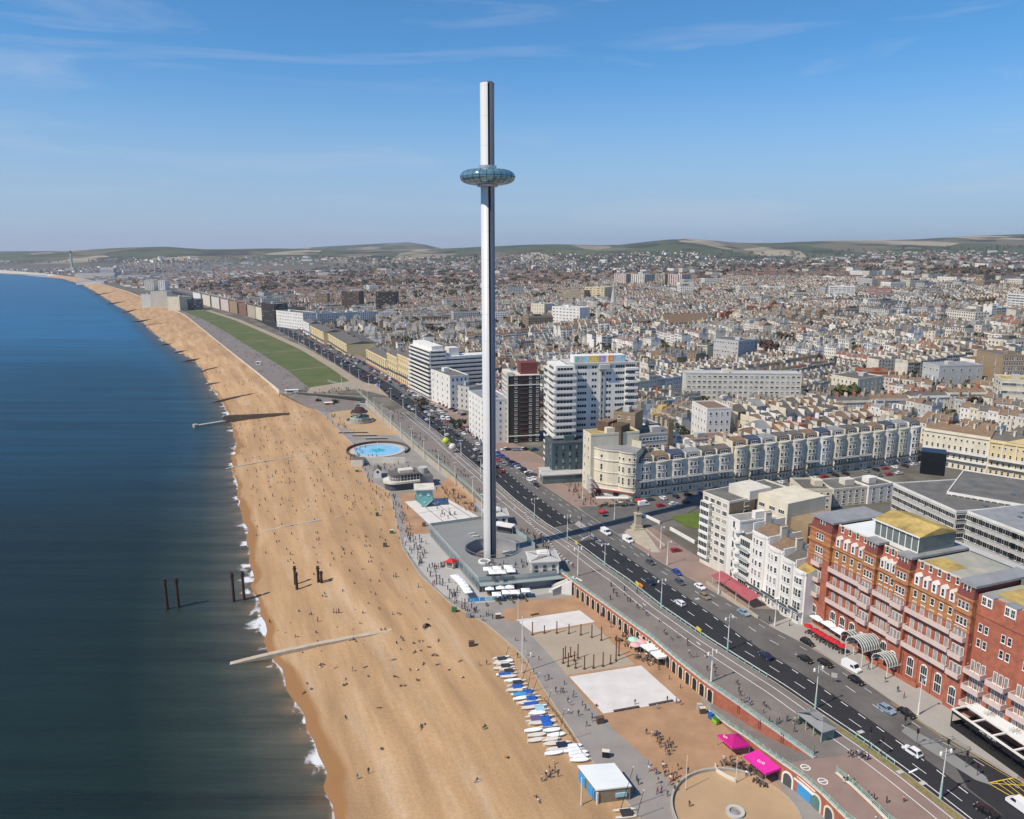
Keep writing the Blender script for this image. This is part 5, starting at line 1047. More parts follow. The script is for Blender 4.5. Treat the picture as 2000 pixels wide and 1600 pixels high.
bd = block('grey_apartment_wing', 'grey five storey apartment wing with white windows behind the square terrace', 'building', G(1236, 944), G(1318, 936), 12, topz(G(1236, 944)[1], 852) - U, 'palegrey', 'feltroof', 6, 12, (1.4, 1.5), 'case', z=U, z0=1)
mbox('brick_stack', 'browntile', bd.o, bd.L - 5, -.8, -2, bd.L - 2.5, 0, topz(344, 832) - U)
# tall white tower block
w0, w1 = G(1108, 922), G(1234, 915); WH = topz(w0[1], 712) - U
wt = Bld('tower_block', 'tall white seaside tower block with stepped balconies and coloured roof hoarding', 'tower block', w0, w1, U); L = wt.L
fl_n = 17; fh = WH / fl_n; DW = 16
q = wt.loc(*G(1058, 880)); mbox('wall', 'white', wt.o, -1, 0, -1, L, DW, WH)
b = B(); b.box(L * .47, -.5, 0, L * .49, 0, WH); b.box(L * .515, -.5, 0, L * .535, 0, WH); wt.part('fin', b, ['palegrey'])
b = B(); b.box(L * .44, -2.2, WH - 2.6, L * .60, 0, WH - .4); b.box(-.5, -.6, WH - .5, L + .5, DW, WH + .5); wt.part('roof', b, ['palegrey'])
b = B(); b.box(3, -5.5, 0, 4, 0, WH - fh, 0)
# seaward wing with balconies round the corner
mbox('wing_wall', 'white', wt.o, -7.5, -4, 0, 2, DW - 2, WH)
for i in range(1, fl_n):
 z_ = i * fh
 b = B(); b.box(-8.9, -5.6, z_ - .2, 2.4, DW - 1, z_, 0); b.box(-8.9, -5.6, z_, 2.4, -5.45, z_ + 1.15, 0); b.box(-8.9, -5.45, z_, -8.75, DW - 1, z_ + 1.15, 0); b.box(2.25, -5.45, z_, 2.4, -4, z_ + 1.15, 0); wt.part('balcony', b, ['white'])
 obj('window_band', winmesh(8.0, 1.7, 'band', 'white'), wt.o, (-3, -4.0, z_ + .6)); obj('window_band', winmesh(9, 1.7, 'band', 'white'), wt.o, (-7.5, 5, z_ + .6), -PI / 2)
 for xs in (spread(L * .13, L * .27, 4), spread(L * .34, L * .42, 2), spread(L * .56, L * .64, 2), spread(L * .70, L * .84, 4)):
  wt.wins('f', xs, [z_ + .9], winmesh(1.0, 1.25, 'dark'))
 mbox('stair_pane', 'glass', wt.o, L * .49, -.35, z_ + .5, L * .515, 0, z_ + 2.0)
 mbox('end_balcony', 'white', wt.o, L - 5.2, -1.9, z_ - .15, L + 1.2, 0, z_ + .95)
 obj('window_band', winmesh(5, 1.6, 'band', 'white'), wt.o, (L - 2.5, -.02, z_ + 1.0))
# roof hoarding with coloured panels
b = B(); b.box(L * .08, 1.5, WH + .5, L * .86, 8, WH + 3.8); hrd = wt.part('roof_hoarding', b, ['white'])
for a, c, m_, s_ in ((.10, .155, 'aqua', ''), (.155, .22, 'palegrey', 'I'), (.22, .32, 'palescreen', 'TA'), (.32, .46, 'yellowpaint', 'KE'), (.46, .56, 'purplish', 'E'), (.60, .69, 'orangepaint', '10'), (.69, .85, 'palescreen', 'PIE')):
 if m_ == 'purplish': m_ = 'cloth_lilac'
 b = B(); b.box(L * a, 1.35, WH + .7, L * c - .15, 1.5, WH + 3.7); obj('sign_panel', (b, [m_]), hrd)
 if s_: text_obj(s_, 2.2, 'white', hrd, (L * (a + c) / 2, 1.3, WH + 2.1), (R(90), 0, 0))
# low podium roof
mbox('podium', 'white', wt.o, -16, -12, 0, -2, -6, 4.6); mbox('podium_roof', 'palegrey', wt.o, -16.4, -12.4, 4.6, -1.8, -5.8, 5.0)
# brown tower beside it
b0, b1 = G(993, 866), G(1054, 863); BH = topz(b0[1], 735) - U
bt = Bld('brown_tower_block', 'dark brown brick tower block with pale glazed flank left of the white tower', 'tower block', b0, b1, U); L = bt.L
mbox('wall', 'darkbrick', bt.o, 0, 0, -1, L, 17, BH); mbox('glazed_flank', 'offwhite', bt.o, -.6, -.4, -1, 0, 17.2, BH + 1.2)
mbox('lift_house', 'maroon', bt.o, L * .42, 3, BH, L * .95, 12, BH + 7); b = B(); b.box(-.3, -.3, BH, L, 17, BH + .4); b.box(-1, -.2, BH + .4, 3, 14, BH + 2.2); bt.part('roof', b, ['offwhite'])
for k in (.86, .10): mbox('band_course', 'white', bt.o, -.1, -.35, BH * k, L, 0, BH * k + .5)
nf = 15; fh = BH / nf
for i in range(nf):
 bt.wins('f', [L * .24, L * .70, L * .92], [i * fh + .8], winmesh(1.5, 1.4, 'case')); b = B(); b.box(L * .36, -.3, i * fh, L * .60, 0, i * fh + .3); bt.part('spandrel', b, ['maroon' if i < 4 else 'brownbrick'])
 bt.wins('l', spread(1, 16, 4), [i * fh + .6], winmesh(2.6, 1.9, 'case', 'white', 'paleglass'), 17, off=(-.6, 0))
# far part of the seafront row
def gq(px, py): return gnd(px, py)[:2]
def gb(label, b0, b1, pytop, D, wall, roof, floors, cols, win=(1.3, 1.6), style='dark', side='', scols=4, name='apartment_block', cat='building', z0=.8, wside=None, **k):
 p0, p1 = gq(*b0), gq(*b1); z = min(Hs(*p0), Hs(*p1)); m = p0 if abs(b0[1] - pytop) < abs(b1[1] - pytop) or True else p1
 h = topz(p0[1], pytop) - z
 return block(name, label, cat, p0, p1, D, max(5, h), wall, roof, floors, cols, win, style, side, scols, z=z, z0=z0, wside=wside, basez=-12, **k)
# white block just left of the tall tower, then the stepped ones
gb('white five storey terrace with small dark windows just left of the tall tower shaft', (916, 845), (946, 868), 765, 16, 'white', 'leadroof', 7, 5, (1.0, 1.5), 'dark', 'lr')
gb('pale grey green house with a black and white ground floor left of the white terrace', (880, 796), (917, 803), 752, 14, 'palegrey', 'feltroof', 4, 4, (1.1, 1.6), 'dark', 'l', 5)
gb('cream white building with stepped roof beside the streamlined balcony flats', (842, 782), (880, 800), 722, 14, 'white', 'feltroof', 5, 4, (1.1, 1.8), 'dark', 'r', 4)
gb('tall plain lilac white block rising behind the stepped cream building', (878, 770), (912, 762), 716, 12, 'white', 'leadroof', 4, 2, (1.4, 2.0), 'dark')
# streamlined flats
p0, p1 = gq(803, 762), gq(842, 782); z = Hs(*p1); h = topz(p0[1], 672) - z
em = Bld('balcony_flats', 'white streamlined flats with continuous balcony bands far along the seafront', 'apartment block', p0, p1, z, D=60); L = em.L; W2 = 52
mbox('wall', 'white', em.o, 0, 0, -5, L, 13, h); mbox('rear_wing', 'white', em.o, L - 13, 13, -5, L, W2, h - 5)
for i in range(1, 12):
 z_ = h / 12 * i; off_ = 2.0 if i < 9 else .8
 b = B(); b.box(-off_, -off_, z_ - .2, L + off_ * .6, 12, z_, 0); b.box(-off_, -off_, z_, L + off_ * .6, -off_ + .15, z_ + 1.1, 0); b.box(L + off_ * .6 - .15, -off_, z_, L + off_ * .6, W2 if i < 10 else 12, z_ + 1.1, 0); b.box(-off_, -off_, z_, -off_ + .15, 12, z_ + 1.1, 0); em.part('balcony', b, ['white'])
 b = B(); b.box(.5, -.06, z_ + .4, L - .5, 0, z_ + 2.2); b.box(L, .5, z_ + .4, L + .06, W2 - 1 if i < 10 else 12, z_ + 2.2); em.part('window_band', b, ['glass'])
b = B(); b.box(2, 2, h, L - 2, 11, h + 3); b.box(L - 12, 16, h - 5, L - 3, 24, h + 1); em.part('roof_house', b, ['white'])
# cream regency terraces
def far_terrace(label, b0, b1, pytop, D, wall='yellowcream', n=8, floors=4):
 p0, p1 = gq(*b0), gq(*b1); z = Hs(*p1); return terrace(label, p0, p1, D, topz(p0[1], pytop) - z, z, wall, 'slate', floors, n, ver=False, win=(1.5, 2.6), ws_='dark')
far_terrace('pale yellow regency terrace nearest the streamlined balcony flats', (778, 744), (803, 757), 692, 18, n=6)
far_terrace('short pale yellow regency terrace second from the streamlined flats', (757, 731), (777, 742), 690, 18, n=5)
far_terrace('long pale yellow regency terrace third from the streamlined flats', (716, 707), (756, 729), 683, 18, n=10)
far_terrace('pale yellow regency terrace with a columned end facing the big lawn', (641, 672), (678, 696), 652, 34, n=9)
far_terrace('yellow regency terrace under scaffolding beyond the columned one', (607, 658), (633, 673), 637, 26, n=6)
far_terrace('bright white regency house beyond the yellow terraces', (592, 650), (605, 657), 627, 16, 'white', n=3)
gb('long white regency terrace with many dark windows behind the lawn road', (541, 638), (593, 645), 607, 22, 'white', 'slate', 5, 16, (1.2, 2.0), 'dark', 'r', 6)
for i, (a, c, y0, y1, yt) in enumerate(((620, 660, 634, 632, 613), (660, 700, 632, 629, 612), (700, 740, 629, 626, 611), (740, 776, 626, 625, 611))):
 gb(f"{ordn[i]} white segment of the curved white crescent behind the yellow terraces", (a, y0), (c, y1), yt, 16, 'white', 'slate', 4, 10, (1.2, 2.2), 'dark')
gb('dark brown flats with pale bands at the far corner of the lawn road', (512, 628), (538, 632), 592, 22, 'darkbrick', 'feltroof', 8, 5, (2.4, 1.4), 'dark', 'r', 6)
gb('dark glass fronted flats at the far end of the lawns', (352, 606), (396, 605), 586, 30, 'darkgrey', 'leadroof', 5, 8, (3.2, 1.6), 'dark')
gb('cream seafront flats beside the dark glass flats at the end of the lawns', (329, 606), (352, 607), 580, 30, 'cream', 'feltroof', 7, 5, (2.0, 1.4), 'dark', 'r', 6)
gb('pale curved seafront flats beyond the cream flats', (297, 600), (328, 600), 570, 24, 'offwhite', 'feltroof', 7, 7, (1.6, 1.3), 'dark')
gb('slim pale tower at the start of the pale seafront flats', (277, 598), (296, 599), 575, 20, 'palegrey', 'feltroof', 6, 4, (1.4, 1.3), 'dark')
gb('pale twin tower, the wider one, inland of the far beach', (283, 567), (301, 567), 548, 30, 'offwhite', 'leadroof', 9, 4, (2.0, 1.5), 'dark')
gb('white twin tower, the narrower one, inland of the far beach', (310, 567), (323, 567), 549, 30, 'white', 'leadroof', 9, 3, (2.0, 1.5), 'dark')
FAR = [('white', 'white gabled villa'), ('cream', 'cream villa'), ('offwhite', 'off white tall villa'), ('pinkstone', 'pinkish stone flats'), ('tanbrick', 'tan brick mansion flats'), ('brownred', 'brown red mansion flats'), ('stone', 'stone coloured flats'), ('cream', 'cream flats')]
mat('brownred', (.22, .11, .085), .85, .2, .3)
for i, px in enumerate((378, 396, 414, 432, 449, 467, 484, 500)):
 w_, n_ = FAR[i]; y = 590 + (px - 378) * .27
 gb(f"{n_} facing the far lawn road, {ordn[i]} from its distant end", (px, y), (px + 15, y + 4.5), y - 19 - i * .6, 16, w_, ['slate', 'redtile', 'browntile'][i % 3], 5, 4, (1.3, 1.5), 'dark', 'r', 4)
# blocks that stand out in the town
gb('long grey slab of flats with balcony stacks in the middle of the town', (1337, 792), (1562, 790), 730, 14, 'offwhite', 'palegrey', 6, 22, (2.4, 1.5), 'band', '', cornice='palegrey')
gb('large white house with a brown hipped roof near the slab flats', (1378, 868), (1424, 866), 800, 22, 'white', 'browntile', 4, 4, (1.2, 1.8), 'sash', 'l', 5, extra=False)
gb('white office with a dark set back top storey among the terraces', (1392, 706), (1440, 712), 662, 28, 'palegrey', 'feltroof', 5, 9, (2.2, 1.6), 'band', 'lr', 5)
gb('brown concrete block with a grid of upright fins at the edge of town', (1952, 756), (1998, 752), 696, 30, 'tanbrick', 'feltroof', 6, 9, (1.0, 2.6), 'one', 'l', 2)
gb('long white slab of flats with dark bands far on the right', (1963, 618), (2030, 626), 574, 22, 'white', 'leadroof', 9, 8, (6.0, 1.7), 'band', 'l', 3)
for i, (a, c) in enumerate(((1199, 1222), (1232, 1258), (1279, 1298), (1304, 1331))):
 gb(f"pale pink brown tower block, {ordn[i]} from the left of four on the skyline", (a, 559), (c, 559), 535 + (i % 2), 40, ['pinkstone', 'offwhite', 'stone', 'pinkstone'][i], 'feltroof', 14, 6, (2.2, 1.6), 'dark', 'r', 6, group=None)
gb('cream domed theatre like block between the tall tower and white tower', (1037, 620), (1063, 621), 593, 22, 'cream', 'leadroof', 4, 5, (1.2, 2.0), 'dark')
gb('white flats with grey balcony bands beyond the white tower roof', (1078, 630), (1132, 632), 599, 24, 'white', 'palegrey', 5, 8, (3.4, 1.5), 'band', 'l', 4)
gb('blue banded office with tan stair end on the middle skyline', (1098, 590), (1141, 590), 566, 30, 'tanbrick', 'leadroof', 6, 6, (4.6, 1.8), 'band', 'l', 2)
gb('blue and red banded office with yellow end beside the blue banded office', (1142, 588), (1180, 588), 561, 30, 'yellowcream', 'leadroof', 6, 5, (4.6, 1.9), 'band', 'l', 2)
gb('red brick slab flats on the far skyline left of the tall tower', (668, 604), (702, 604), 570, 26, 'brownbrick', 'feltroof', 9, 6, (2.4, 1.5), 'dark', 'r', 4)
gb('tan slab flats with dark balconies left of the red brick slab', (618, 600), (640, 600), 574, 24, 'tanbrick', 'feltroof', 8, 4, (2.4, 1.4), 'dark', 'r', 4)
gb('dark slab flats with grey ends between the far slabs', (735, 604), (772, 603), 571, 26, 'darkbrick', 'feltroof', 9, 6, (2.6, 1.5), 'dark', 'r', 4)
gb('white and grey flats with long balconies on the right skyline', (1618, 588), (1668, 588), 560, 26, 'white', 'leadroof', 7, 6, (5.5, 1.6), 'band', 'l', 3)
gb('red and white flats beside the white balcony flats on the skyline', (1699, 588), (1738, 588), 563, 26, 'redbrick', 'leadroof', 7, 5, (5.0, 1.4), 'band', 'l', 3)
gb('white villa with deep eaves and a row of columns by the bare tree', (1672, 786), (1722, 774), 742, 22, 'cream', 'slate', 3, 6, (1.2, 2.2), 'sash', 'l', 6)
gb('red brick block with wide brown roof and skylights in the mid town', (1690, 752), (1746, 748), 728, 20, 'redbrick', 'browntile', 2, 8, (2.4, 1.5), 'case', 'l', 3)
gb('cream apartment block with grey balcony bands at the right edge', (1948, 805), (2020, 806), 742, 20, 'cream', 'mossroof', 4, 5, (4.0, 2.0), 'band', 'l', 3)
gb('pale grey flat fronted block with few windows beside the finned block', (1830, 762), (1916, 752), 716, 18, 'palegrey', 'leadroof', 3, 5, (1.4, 1.8), 'sash', 'l', 5)
gb('white blank sided house at the end of a cornice terrace', (1612, 816), (1632, 818), 790, 14, 'white', 'slate', 3, 2, (1.1, 1.6), 'sash')
for i, (a, c, y0, y1, yt) in enumerate(((1633, 1700, 815, 810, 785), (1701, 1775, 811, 806, 781), (1780, 1850, 806, 800, 775), (1852, 1925, 800, 795, 768))):
 p0, p1 = gq(a, y0), gq(c, y1); z = Hs(*p0)
 terrace(f"white cornice terrace facing the houses, {ordn[i]} from the white blank sided house", p0, p1, 12, topz(p0[1], yt) - z, z, ['offwhite', 'palegrey', 'white', 'offwhite'][i], ['slate', 'browntile', 'slate', 'browntile'][i], 3, 9, ver=False, win=(1.0, 1.6))
for i, (lab, a, c, yt, D, wl, rf, f_, cc) in enumerate((
 ('cream gabled house behind the brown flank of the corner flats', (1566, 1000), (1622, 1000), 958, 16, 'cream', 'slate', 3, 4), ('low cream house with dark roof lights behind the red hotel corner', (1626, 990), (1690, 984), 958, 14, 'offwhite', 'feltroof', 3, 5),
 ('small white house with an angled roof beside the grey office block', (1694, 985), (1742, 978), 952, 12, 'white', 'slate', 3, 3), ('white block with two dark square windows behind the terrace roofs', (1325, 905), (1362, 902), 872, 10, 'white', 'leadroof', 2, 2),
 ('long low pink brown roofed building behind the grey apartment wing', (1330, 895), (1425, 885), 862, 9, 'pinkstone', 'browntile', 2, 9), ('grey gabled house in the shade of the white tower', (1245, 870), (1285, 866), 832, 12, 'palegrey', 'slate', 3, 3))):
 gb(lab, a, c, yt, D, wl, rf, f_, cc, (1.2, 1.4), 'case', 'l', 3, name='town_house')
# church with brown roof, spire
x, y, z = gnd(1335, 648); t = thing('church', 'church with a long brown roof and pale buttressed gable in the town', 'church', (x, y, z), R(18))
b = B(); b.box(-30, -8, -3, 30, 8, 12, 0); b.gable(-30, -8.5, 30, 8.5, 12, 22, 'x', 1, 0); obj('nave', (b, ['stone', 'browntile']), t)
for k in range(7): mbox('buttress', 'stone', t, -27 + 9 * k, -10, -3, -25.4 + 9 * k, -8, 10)
x, y, z = gnd(1197, 612); t = thing('church_spire', 'slender pale grey church spire standing above the rooftops', 'spire', (x, y, z))
mbox('tower', 'stone', t, -4, -4, -3, 4, 4, 16); mcyl('spire', 'palegrey', t, 0, 0, 16, 46, 4.2, .1, 8)
# harbour on the horizon
hx, hy = G(142, 531, 4); t = thing('power_station_chimney', 'tall pale chimney of the harbour power station on the far shore', 'chimney stack', (hx, hy, 2))
hh = topz(hy, 490) - 2; b = B(); b.cyl(0, 0, 0, hh - 12, 6.5, 4.6, 14); b.box(-12, -9, 0, 12, 9, 26); obj('stack', (b, ['palegrey']), t); mcyl('dark_cap', 'darkgrey', t, 0, 0, hh - 12, hh, 4.7, 4.5, 14)
for i, (px, py, w_, h_, d_, m_, lab) in enumerate(((190, 543, 150, 22, 60, 'offwhite', 'long pale harbour shed beside the tall chimney'), (265, 545, 120, 16, 60, 'white', 'white harbour shed across the basin from the pale shed'), (45, 527, 220, 14, 60, 'white', 'low white harbour warehouses at the far left shore'), (92, 521, 130, 16, 60, 'palegrey', 'grey harbour warehouse beyond the white warehouses'), (212, 536, 60, 34, 40, 'palegrey', 'tall grey silo block beside the harbour basin'), (180, 553, 90, 10, 40, 'white', 'flat white shed by the shingle beach'))):
 x, y = G(px, py, 3.5); t = thing('harbour_shed', lab, 'warehouse', (x, y, 2), R(100)); b = B(); b.box(-d_ / 2, -w_ / 2, -4, d_ / 2, w_ / 2, h_ * .7); obj('wall', (b, [m_]), t); b = B(); b.gable(-d_ / 2, -w_ / 2, d_ / 2, w_ / 2, h_ * .7, h_, 'y', 0); obj('roof', (b, ['leadroof']), t)
b = B(); strip(b, [p for p in WL if p[1] > 3450], [p for p in HP if p[1] > 3450], -2.4, 40); struct('quay', b, ['feltroof'])
for k in range(26):
 t_ = rnd.random(); q = npts([p for p in HP if p[1] > 3450], 100)[int(t_ * 99)]; w_ = rnd.uniform(30, 90); h_ = rnd.uniform(8, 18); m_ = rnd.choice(['white', 'offwhite', 'palegrey', 'leadroof']); x, y = q[0] + rnd.uniform(0, 60), q[1] + rnd.uniform(0, 160)
 o = thing('quay_shed', f"low {dict(white='white', offwhite='cream', palegrey='grey', leadroof='dull grey')[m_]} shed on the far quay, seen {ordn[k]} along the shore", 'warehouse', (x, y, -3), R(rnd.uniform(60, 120)), 'sheds on the far quay'); mm_ = B(); mm_.box(-w_, -15, 0, w_, 15, h_); mm_.gable(-w_, -15, w_, 15, h_, h_ + 4, 'x'); obj('wall', (mm_, [m_]), o)
b = B(); poly(b, GL([(222, 549), (262, 549), (256, 534), (226, 533)], 4.0), 6.0); struct('harbour_water', b, ['pool']).data.materials[0] = M('sea') if False else mat('basin', (.02, .10, .16), .15, .1, .02, spec=.6)
# the town: terraces of houses
mat('palepink', (.60, .44, .40), .75, .1, .3); mat('paleblue', (.42, .50, .58), .75, .1, .3); mat('lilac', (.50, .47, .55), .75, .1, .3); mat('palegreen', (.46, .52, .43), .75, .1, .3)
WALLS = [('white', 'white', 13), ('offwhite', 'off white', 9), ('cream', 'cream', 4), ('palegrey', 'pale grey', 4), ('palepink', 'pale pink', 1.2), ('paleblue', 'pale blue', .9), ('lilac', 'pale lilac', .5), ('palegreen', 'pale green', .5), ('yellowcream', 'pale yellow', .4), ('tanbrick', 'tan brick', 2.2), ('redbrick', 'red brick', 1.0), ('stone', 'stone coloured', 1.5)]
ROOFS = [('slate', 'grey slate', 7), ('browntile', 'brown tiled', 6), ('leadroof', 'pale lead', 2.5), ('feltroof', 'dark felt', 2), ('redtile', 'red tiled', .7), ('blueslate', 'blue slate', 1.2), ('mossroof', 'mossy yellow', .3)]
COLR = {'white': (.74, .70, .63), 'offwhite': (.63, .575, .48), 'cream': (.62, .57, .46), 'palegrey': (.46, .445, .41), 'palepink': (.60, .44, .40), 'paleblue': (.46, .51, .55), 'lilac': (.52, .49, .50), 'palegreen': (.46, .52, .43), 'yellowcream': (.58, .50, .34), 'tanbrick': (.30, .22, .14), 'redbrick': (.24, .085, .055), 'stone': (.42, .36, .28),
  'slate': (.125, .108, .092), 'browntile': (.20, .13, .082), 'leadroof': (.23, .22, .20), 'feltroof': (.12, .11, .10), 'redtile': (.24, .10, .06), 'blueslate': (.07, .085, .12), 'mossroof': (.36, .27, .11), 'glass': (.03, .035, .04), 'windowwhite': (.72, .71, .68), 'terracotta': (.36, .20, .11)}
def pick(tab, far=0.0):
 r_ = rnd.random() * sum(t[2] for t in tab)
 for t in tab:
  r_ -= t[2]
  if r_ <= 0: return t
 return tab[0]
WF = [('redbrick', 'red brick', 3.5), ('tanbrick', 'tan brick', 3), ('offwhite', '', 5), ('white', '', 6), ('stone', '', 3), ('cream', '', 2)]
RFF = [('browntile', '', 6), ('redtile', '', 3), ('slate', '', 4), ('feltroof', '', 1), ('leadroof', '', 1)]
class CB(B):
 def __init__(s): super().__init__(); s.c = []
 def col(s, k, j=0.10):
  c = COLR[k]; q = 1 + rnd.uniform(-j, j); n = len(s.f) - len(s.c); s.c += [(c[0] * q, c[1] * q, c[2] * q, 1)] * n
 def cmesh(s, name, m):
  me = bpy.data.meshes.new(name); me.from_pydata(s.v, [], s.f); me.materials.append(M(m))
  at = me.attributes.new('tint', 'FLOAT_COLOR', 'FACE'); at.data.foreach_set('color', np.array(s.c, np.float32).ravel()); me.update(); return me
def house_parts(w, d, h, fl_, typ, wall, roof, lod, feat):
 """yield (part, geometry, colour keys) of one house; local x along the street front, y inwards"""
 rh = d * .30
 b = B(); b.box(0, 0, -14, w, d, h); 
 if typ == 2: b.box(w * .12, -1.1, -14, w * .62, 0, h * .8)
 if typ in (0, 2, 3): b.box(w * .5, d, -14, w, d + 4.5, h * .66)
 yield 'wall', b, wall
 b = B()
 if typ == 1: b.add([(0, .5, h), (w, .5, h), (w, d, h), (0, d, h), (0, d * .5, h + 1.6), (w, d * .5, h + 1.6)], [(0, 1, 5, 4), (2, 3, 4, 5), (0, 4, 3), (1, 2, 5)])
 elif typ == 3: b.add([(0, .4, h), (w, .4, h), (w, d, h), (0, d, h), (0, 1.5, h + 2.3), (w, 1.5, h + 2.3), (w, d - 1, h + 2.5), (0, d - 1, h + 2.5)], [(0, 1, 5, 4), (4, 5, 6, 7), (6, 2, 3, 7), (1, 2, 6, 5), (3, 0, 4, 7)])
 elif typ == 4: b.hip(-.3, -.3, w + .3, d + .3, h, h + rh, 0, .42)
 else: b.gable(0, -.3, w, d + .3, h, h + rh, 'x')
 if typ in (0, 2, 3): b.add([(w * .5, d, h * .66), (w, d, h * .66 + 1.2), (w, d + 4.5, h * .66 + 1.2), (w * .5, d + 4.5, h * .66)], [(0, 1, 2, 3)])
 yield 'roof', b, roof
 if lod < 2:
  b = B()
  if typ in (0, 1, 2): b.box(-.16, .2, h - .4, .16, d - .2, h + (rh if typ != 1 else 1.6) * .72 + .5)
  if typ in (1, 3): b.box(-.05, -.22, h - .5, w + .05, .25, h + .5)
  if b.v: yield 'parapet', b, wall if wall not in ('redbrick', 'tanbrick') else 'offwhite'
  b = B(); b.box(-.45, d * .42, h, .45, d * .58 + .5, h + rh + 1.5)
  if lod < 1:
   for k in range(3): b.box(-.3, d * .43 + k * .7, h + rh + 1.5, -.0, d * .43 + k * .7 + .28, h + rh + 2.0)
  yield 'chimney', b, rnd.choice([wall, wall, 'stone', 'tanbrick'])
  if feat == 1 and typ in (0, 2): b = B(); b.box(w * .3, .7, h + .2, w * .7, d * .4, h + 2.0); yield 'dormer', b, 'offwhite'
def house_windows(w, d, h, fl_, typ, lod):
 fh = h / fl_; out = []
 n = 2 if w < 6.2 else 3
 for f in range(fl_):
  for x in spread(.5, w - .5, n):
   y = -1.1 if typ == 2 and w * .12 < x < w * .62 and f < fl_ * .8 else 0
   out.append((x, y, fh * f + fh * .26, 1.0, fh * .52, 0.0))
  if lod < 1:
   for x in (w * .25,) + ((w * .75,) if typ in (1, 4) else ()): out.append((x, d, fh * f + fh * .3, 1.0, fh * .45, PI))
   if typ in (0, 2, 3) and fh * f + fh * .75 < h * .66: out.append((w * .75, d + 4.5, fh * f + fh * .3, 1.1, fh * .45, PI))
 return out
d1 = np.array((.943, .333)); d2 = np.array((-.333, .943))
fy, fx_ = np.array([p[1] for p in BF]), np.array([p[0] for p in BF])
NOGO = [GL([(1120, 1010), (1240, 965), (1800, 893), (2300, 990), (2300, 1300), (1560, 1230), (1365, 1110)])]
def free(x, y, r=7):
 if x - np.interp(y, fy, fx_) < (20 if y < 620 else 14) + r * .5: return False
 for p in NOGO:
  if inpoly(x, y, p): return False
 for p0, a, L, D in FOOT:
  dx, dy = x - p0[0], y - p0[1]; u_ = dx * math.cos(a) + dy * math.sin(a); v_ = -dx * math.sin(a) + dy * math.cos(a)
  if -r < u_ < L + r and -r < v_ < D + r: return False
 return True
houses = []
def vis(x, y, z=20, m=1.06):
 return y > 60 and abs(x) / y < .70 * m
rs = random.Random(11); bigs = []
for bi in range(-6, 44):
 for bj in range(-34, 62):
  # block centres on the street grid, loosened with distance
  cu, cv = bi * 118 + 40, bj * 50
  cxy = np.array((40., 300.)) + d1 * cu + d2 * cv + np.array((rs.uniform(-8, 8), rs.uniform(-5, 5)))
  cx_, cy_ = cxy
  if cy_ < 230 or cy_ > 3000 or not vis(cx_, cy_, m=1.15): continue
  far = cy_ > 1900
  turn = R(rs.uniform(-7, 7)) + R(14) * math.sin(cx_ * .0028 + 1) * math.cos(cy_ * .0021) + (PI / 2 if rs.random() < .42 else 0)
  e1 = np.array((d1[0] * math.cos(turn) - d1[1] * math.sin(turn), d1[0] * math.sin(turn) + d1[1] * math.cos(turn))); e2 = np.array((-e1[1], e1[0]))
  rot = abs(turn) > 1
  grand = cy_ < 1000 and rs.random() < .35
  LN = 104 if not rot else 46; rowsv = (-11, 11) if not rot else (-42, -20, 18, 40)
  rw, rf = pick(WALLS), pick(ROOFS)
  same = rs.random() < .55
  wmain = rs.uniform(5.2, 6.6) if not grand else rs.uniform(6.6, 8.0); hmain = (rs.uniform(7.5, 10) if not grand else rs.uniform(11.5, 15)) if cy_ < 1300 else rs.uniform(5.6, 8)
  tmain = rs.choice([0, 0, 1, 1, 2, 3])
  if rs.random() < .14 and cy_ > 420:
   for sg in ((-26, 26) if rs.random() < .5 else (0,)):
    wb, db, hb_ = rs.uniform(24, 46), rs.uniform(14, 24), rs.uniform(10, 19); p = cxy + e1 * sg
    if free(p[0], p[1], 16) and vis(*p): bigs.append((float(p[0]), float(p[1]), math.atan2(e1[1], e1[0]), wb, db, hb_, rs.choice(['white', 'offwhite', 'cream', 'palegrey', 'tanbrick', 'white', 'stone']), rs.choice(['feltroof', 'leadroof', 'slate', 'feltroof'])))
   continue
  for v_ in rowsv:
   front = -1 if (v_ < 0) == (not rot) or v_ in (-42, 18) else 1
   u_ = -LN / 2; row = []
   while u_ < LN / 2 - 4:
    w_ = wmain * rs.uniform(.92, 1.1) if not far else wmain * 1.5
    if rs.random() < .05: u_ += rs.uniform(3, 9)
    p = cxy + e1 * (u_ + w_ / 2) + e2 * v_
    if free(p[0], p[1]) and vis(p[0], p[1]): row.append((u_, w_, p))
    u_ += w_
   for k, (u_, w_, p) in enumerate(row):
    typ = tmain if rs.random() < .75 else rs.choice([0, 1, 2, 3]); h = hmain * rs.uniform(.93, 1.07) * (1.25 if rs.random() < .05 else 1)
    farness = float(sstep(900, 2000, p[1] + .6 * max(0, -p[0])))
    wl_ = (rw if same and rs.random() < .7 else pick(WALLS)) if rs.random() > farness * .85 else pick(WF)
    rf_ = (rf if rs.random() < .55 else pick(ROOFS)) if rs.random() > farness * .8 else pick(RFF)
    dd = 9.5 if not grand else 12
    s_ = e1 * (u_) + cxy + e2 * (v_ - dd / 2) if front < 0 else cxy + e1 * (u_ + w_) + e2 * (v_ + dd / 2)
    a_ = math.atan2(e1[1], e1[0]) + (0 if front < 0 else PI)
    houses.append(dict(p=(float(s_[0]), float(s_[1])), a=a_, w=w_, d=dd, h=h, fl=max(2, round(h / 3.0)), typ=typ, wall=wl_, roof=rf_, feat=int(rs.random() < .3), far=far, k=k, n=len(row), dist=math.hypot(p[0], p[1] * 1.0)))
houses.sort(key=lambda q: q['dist'])
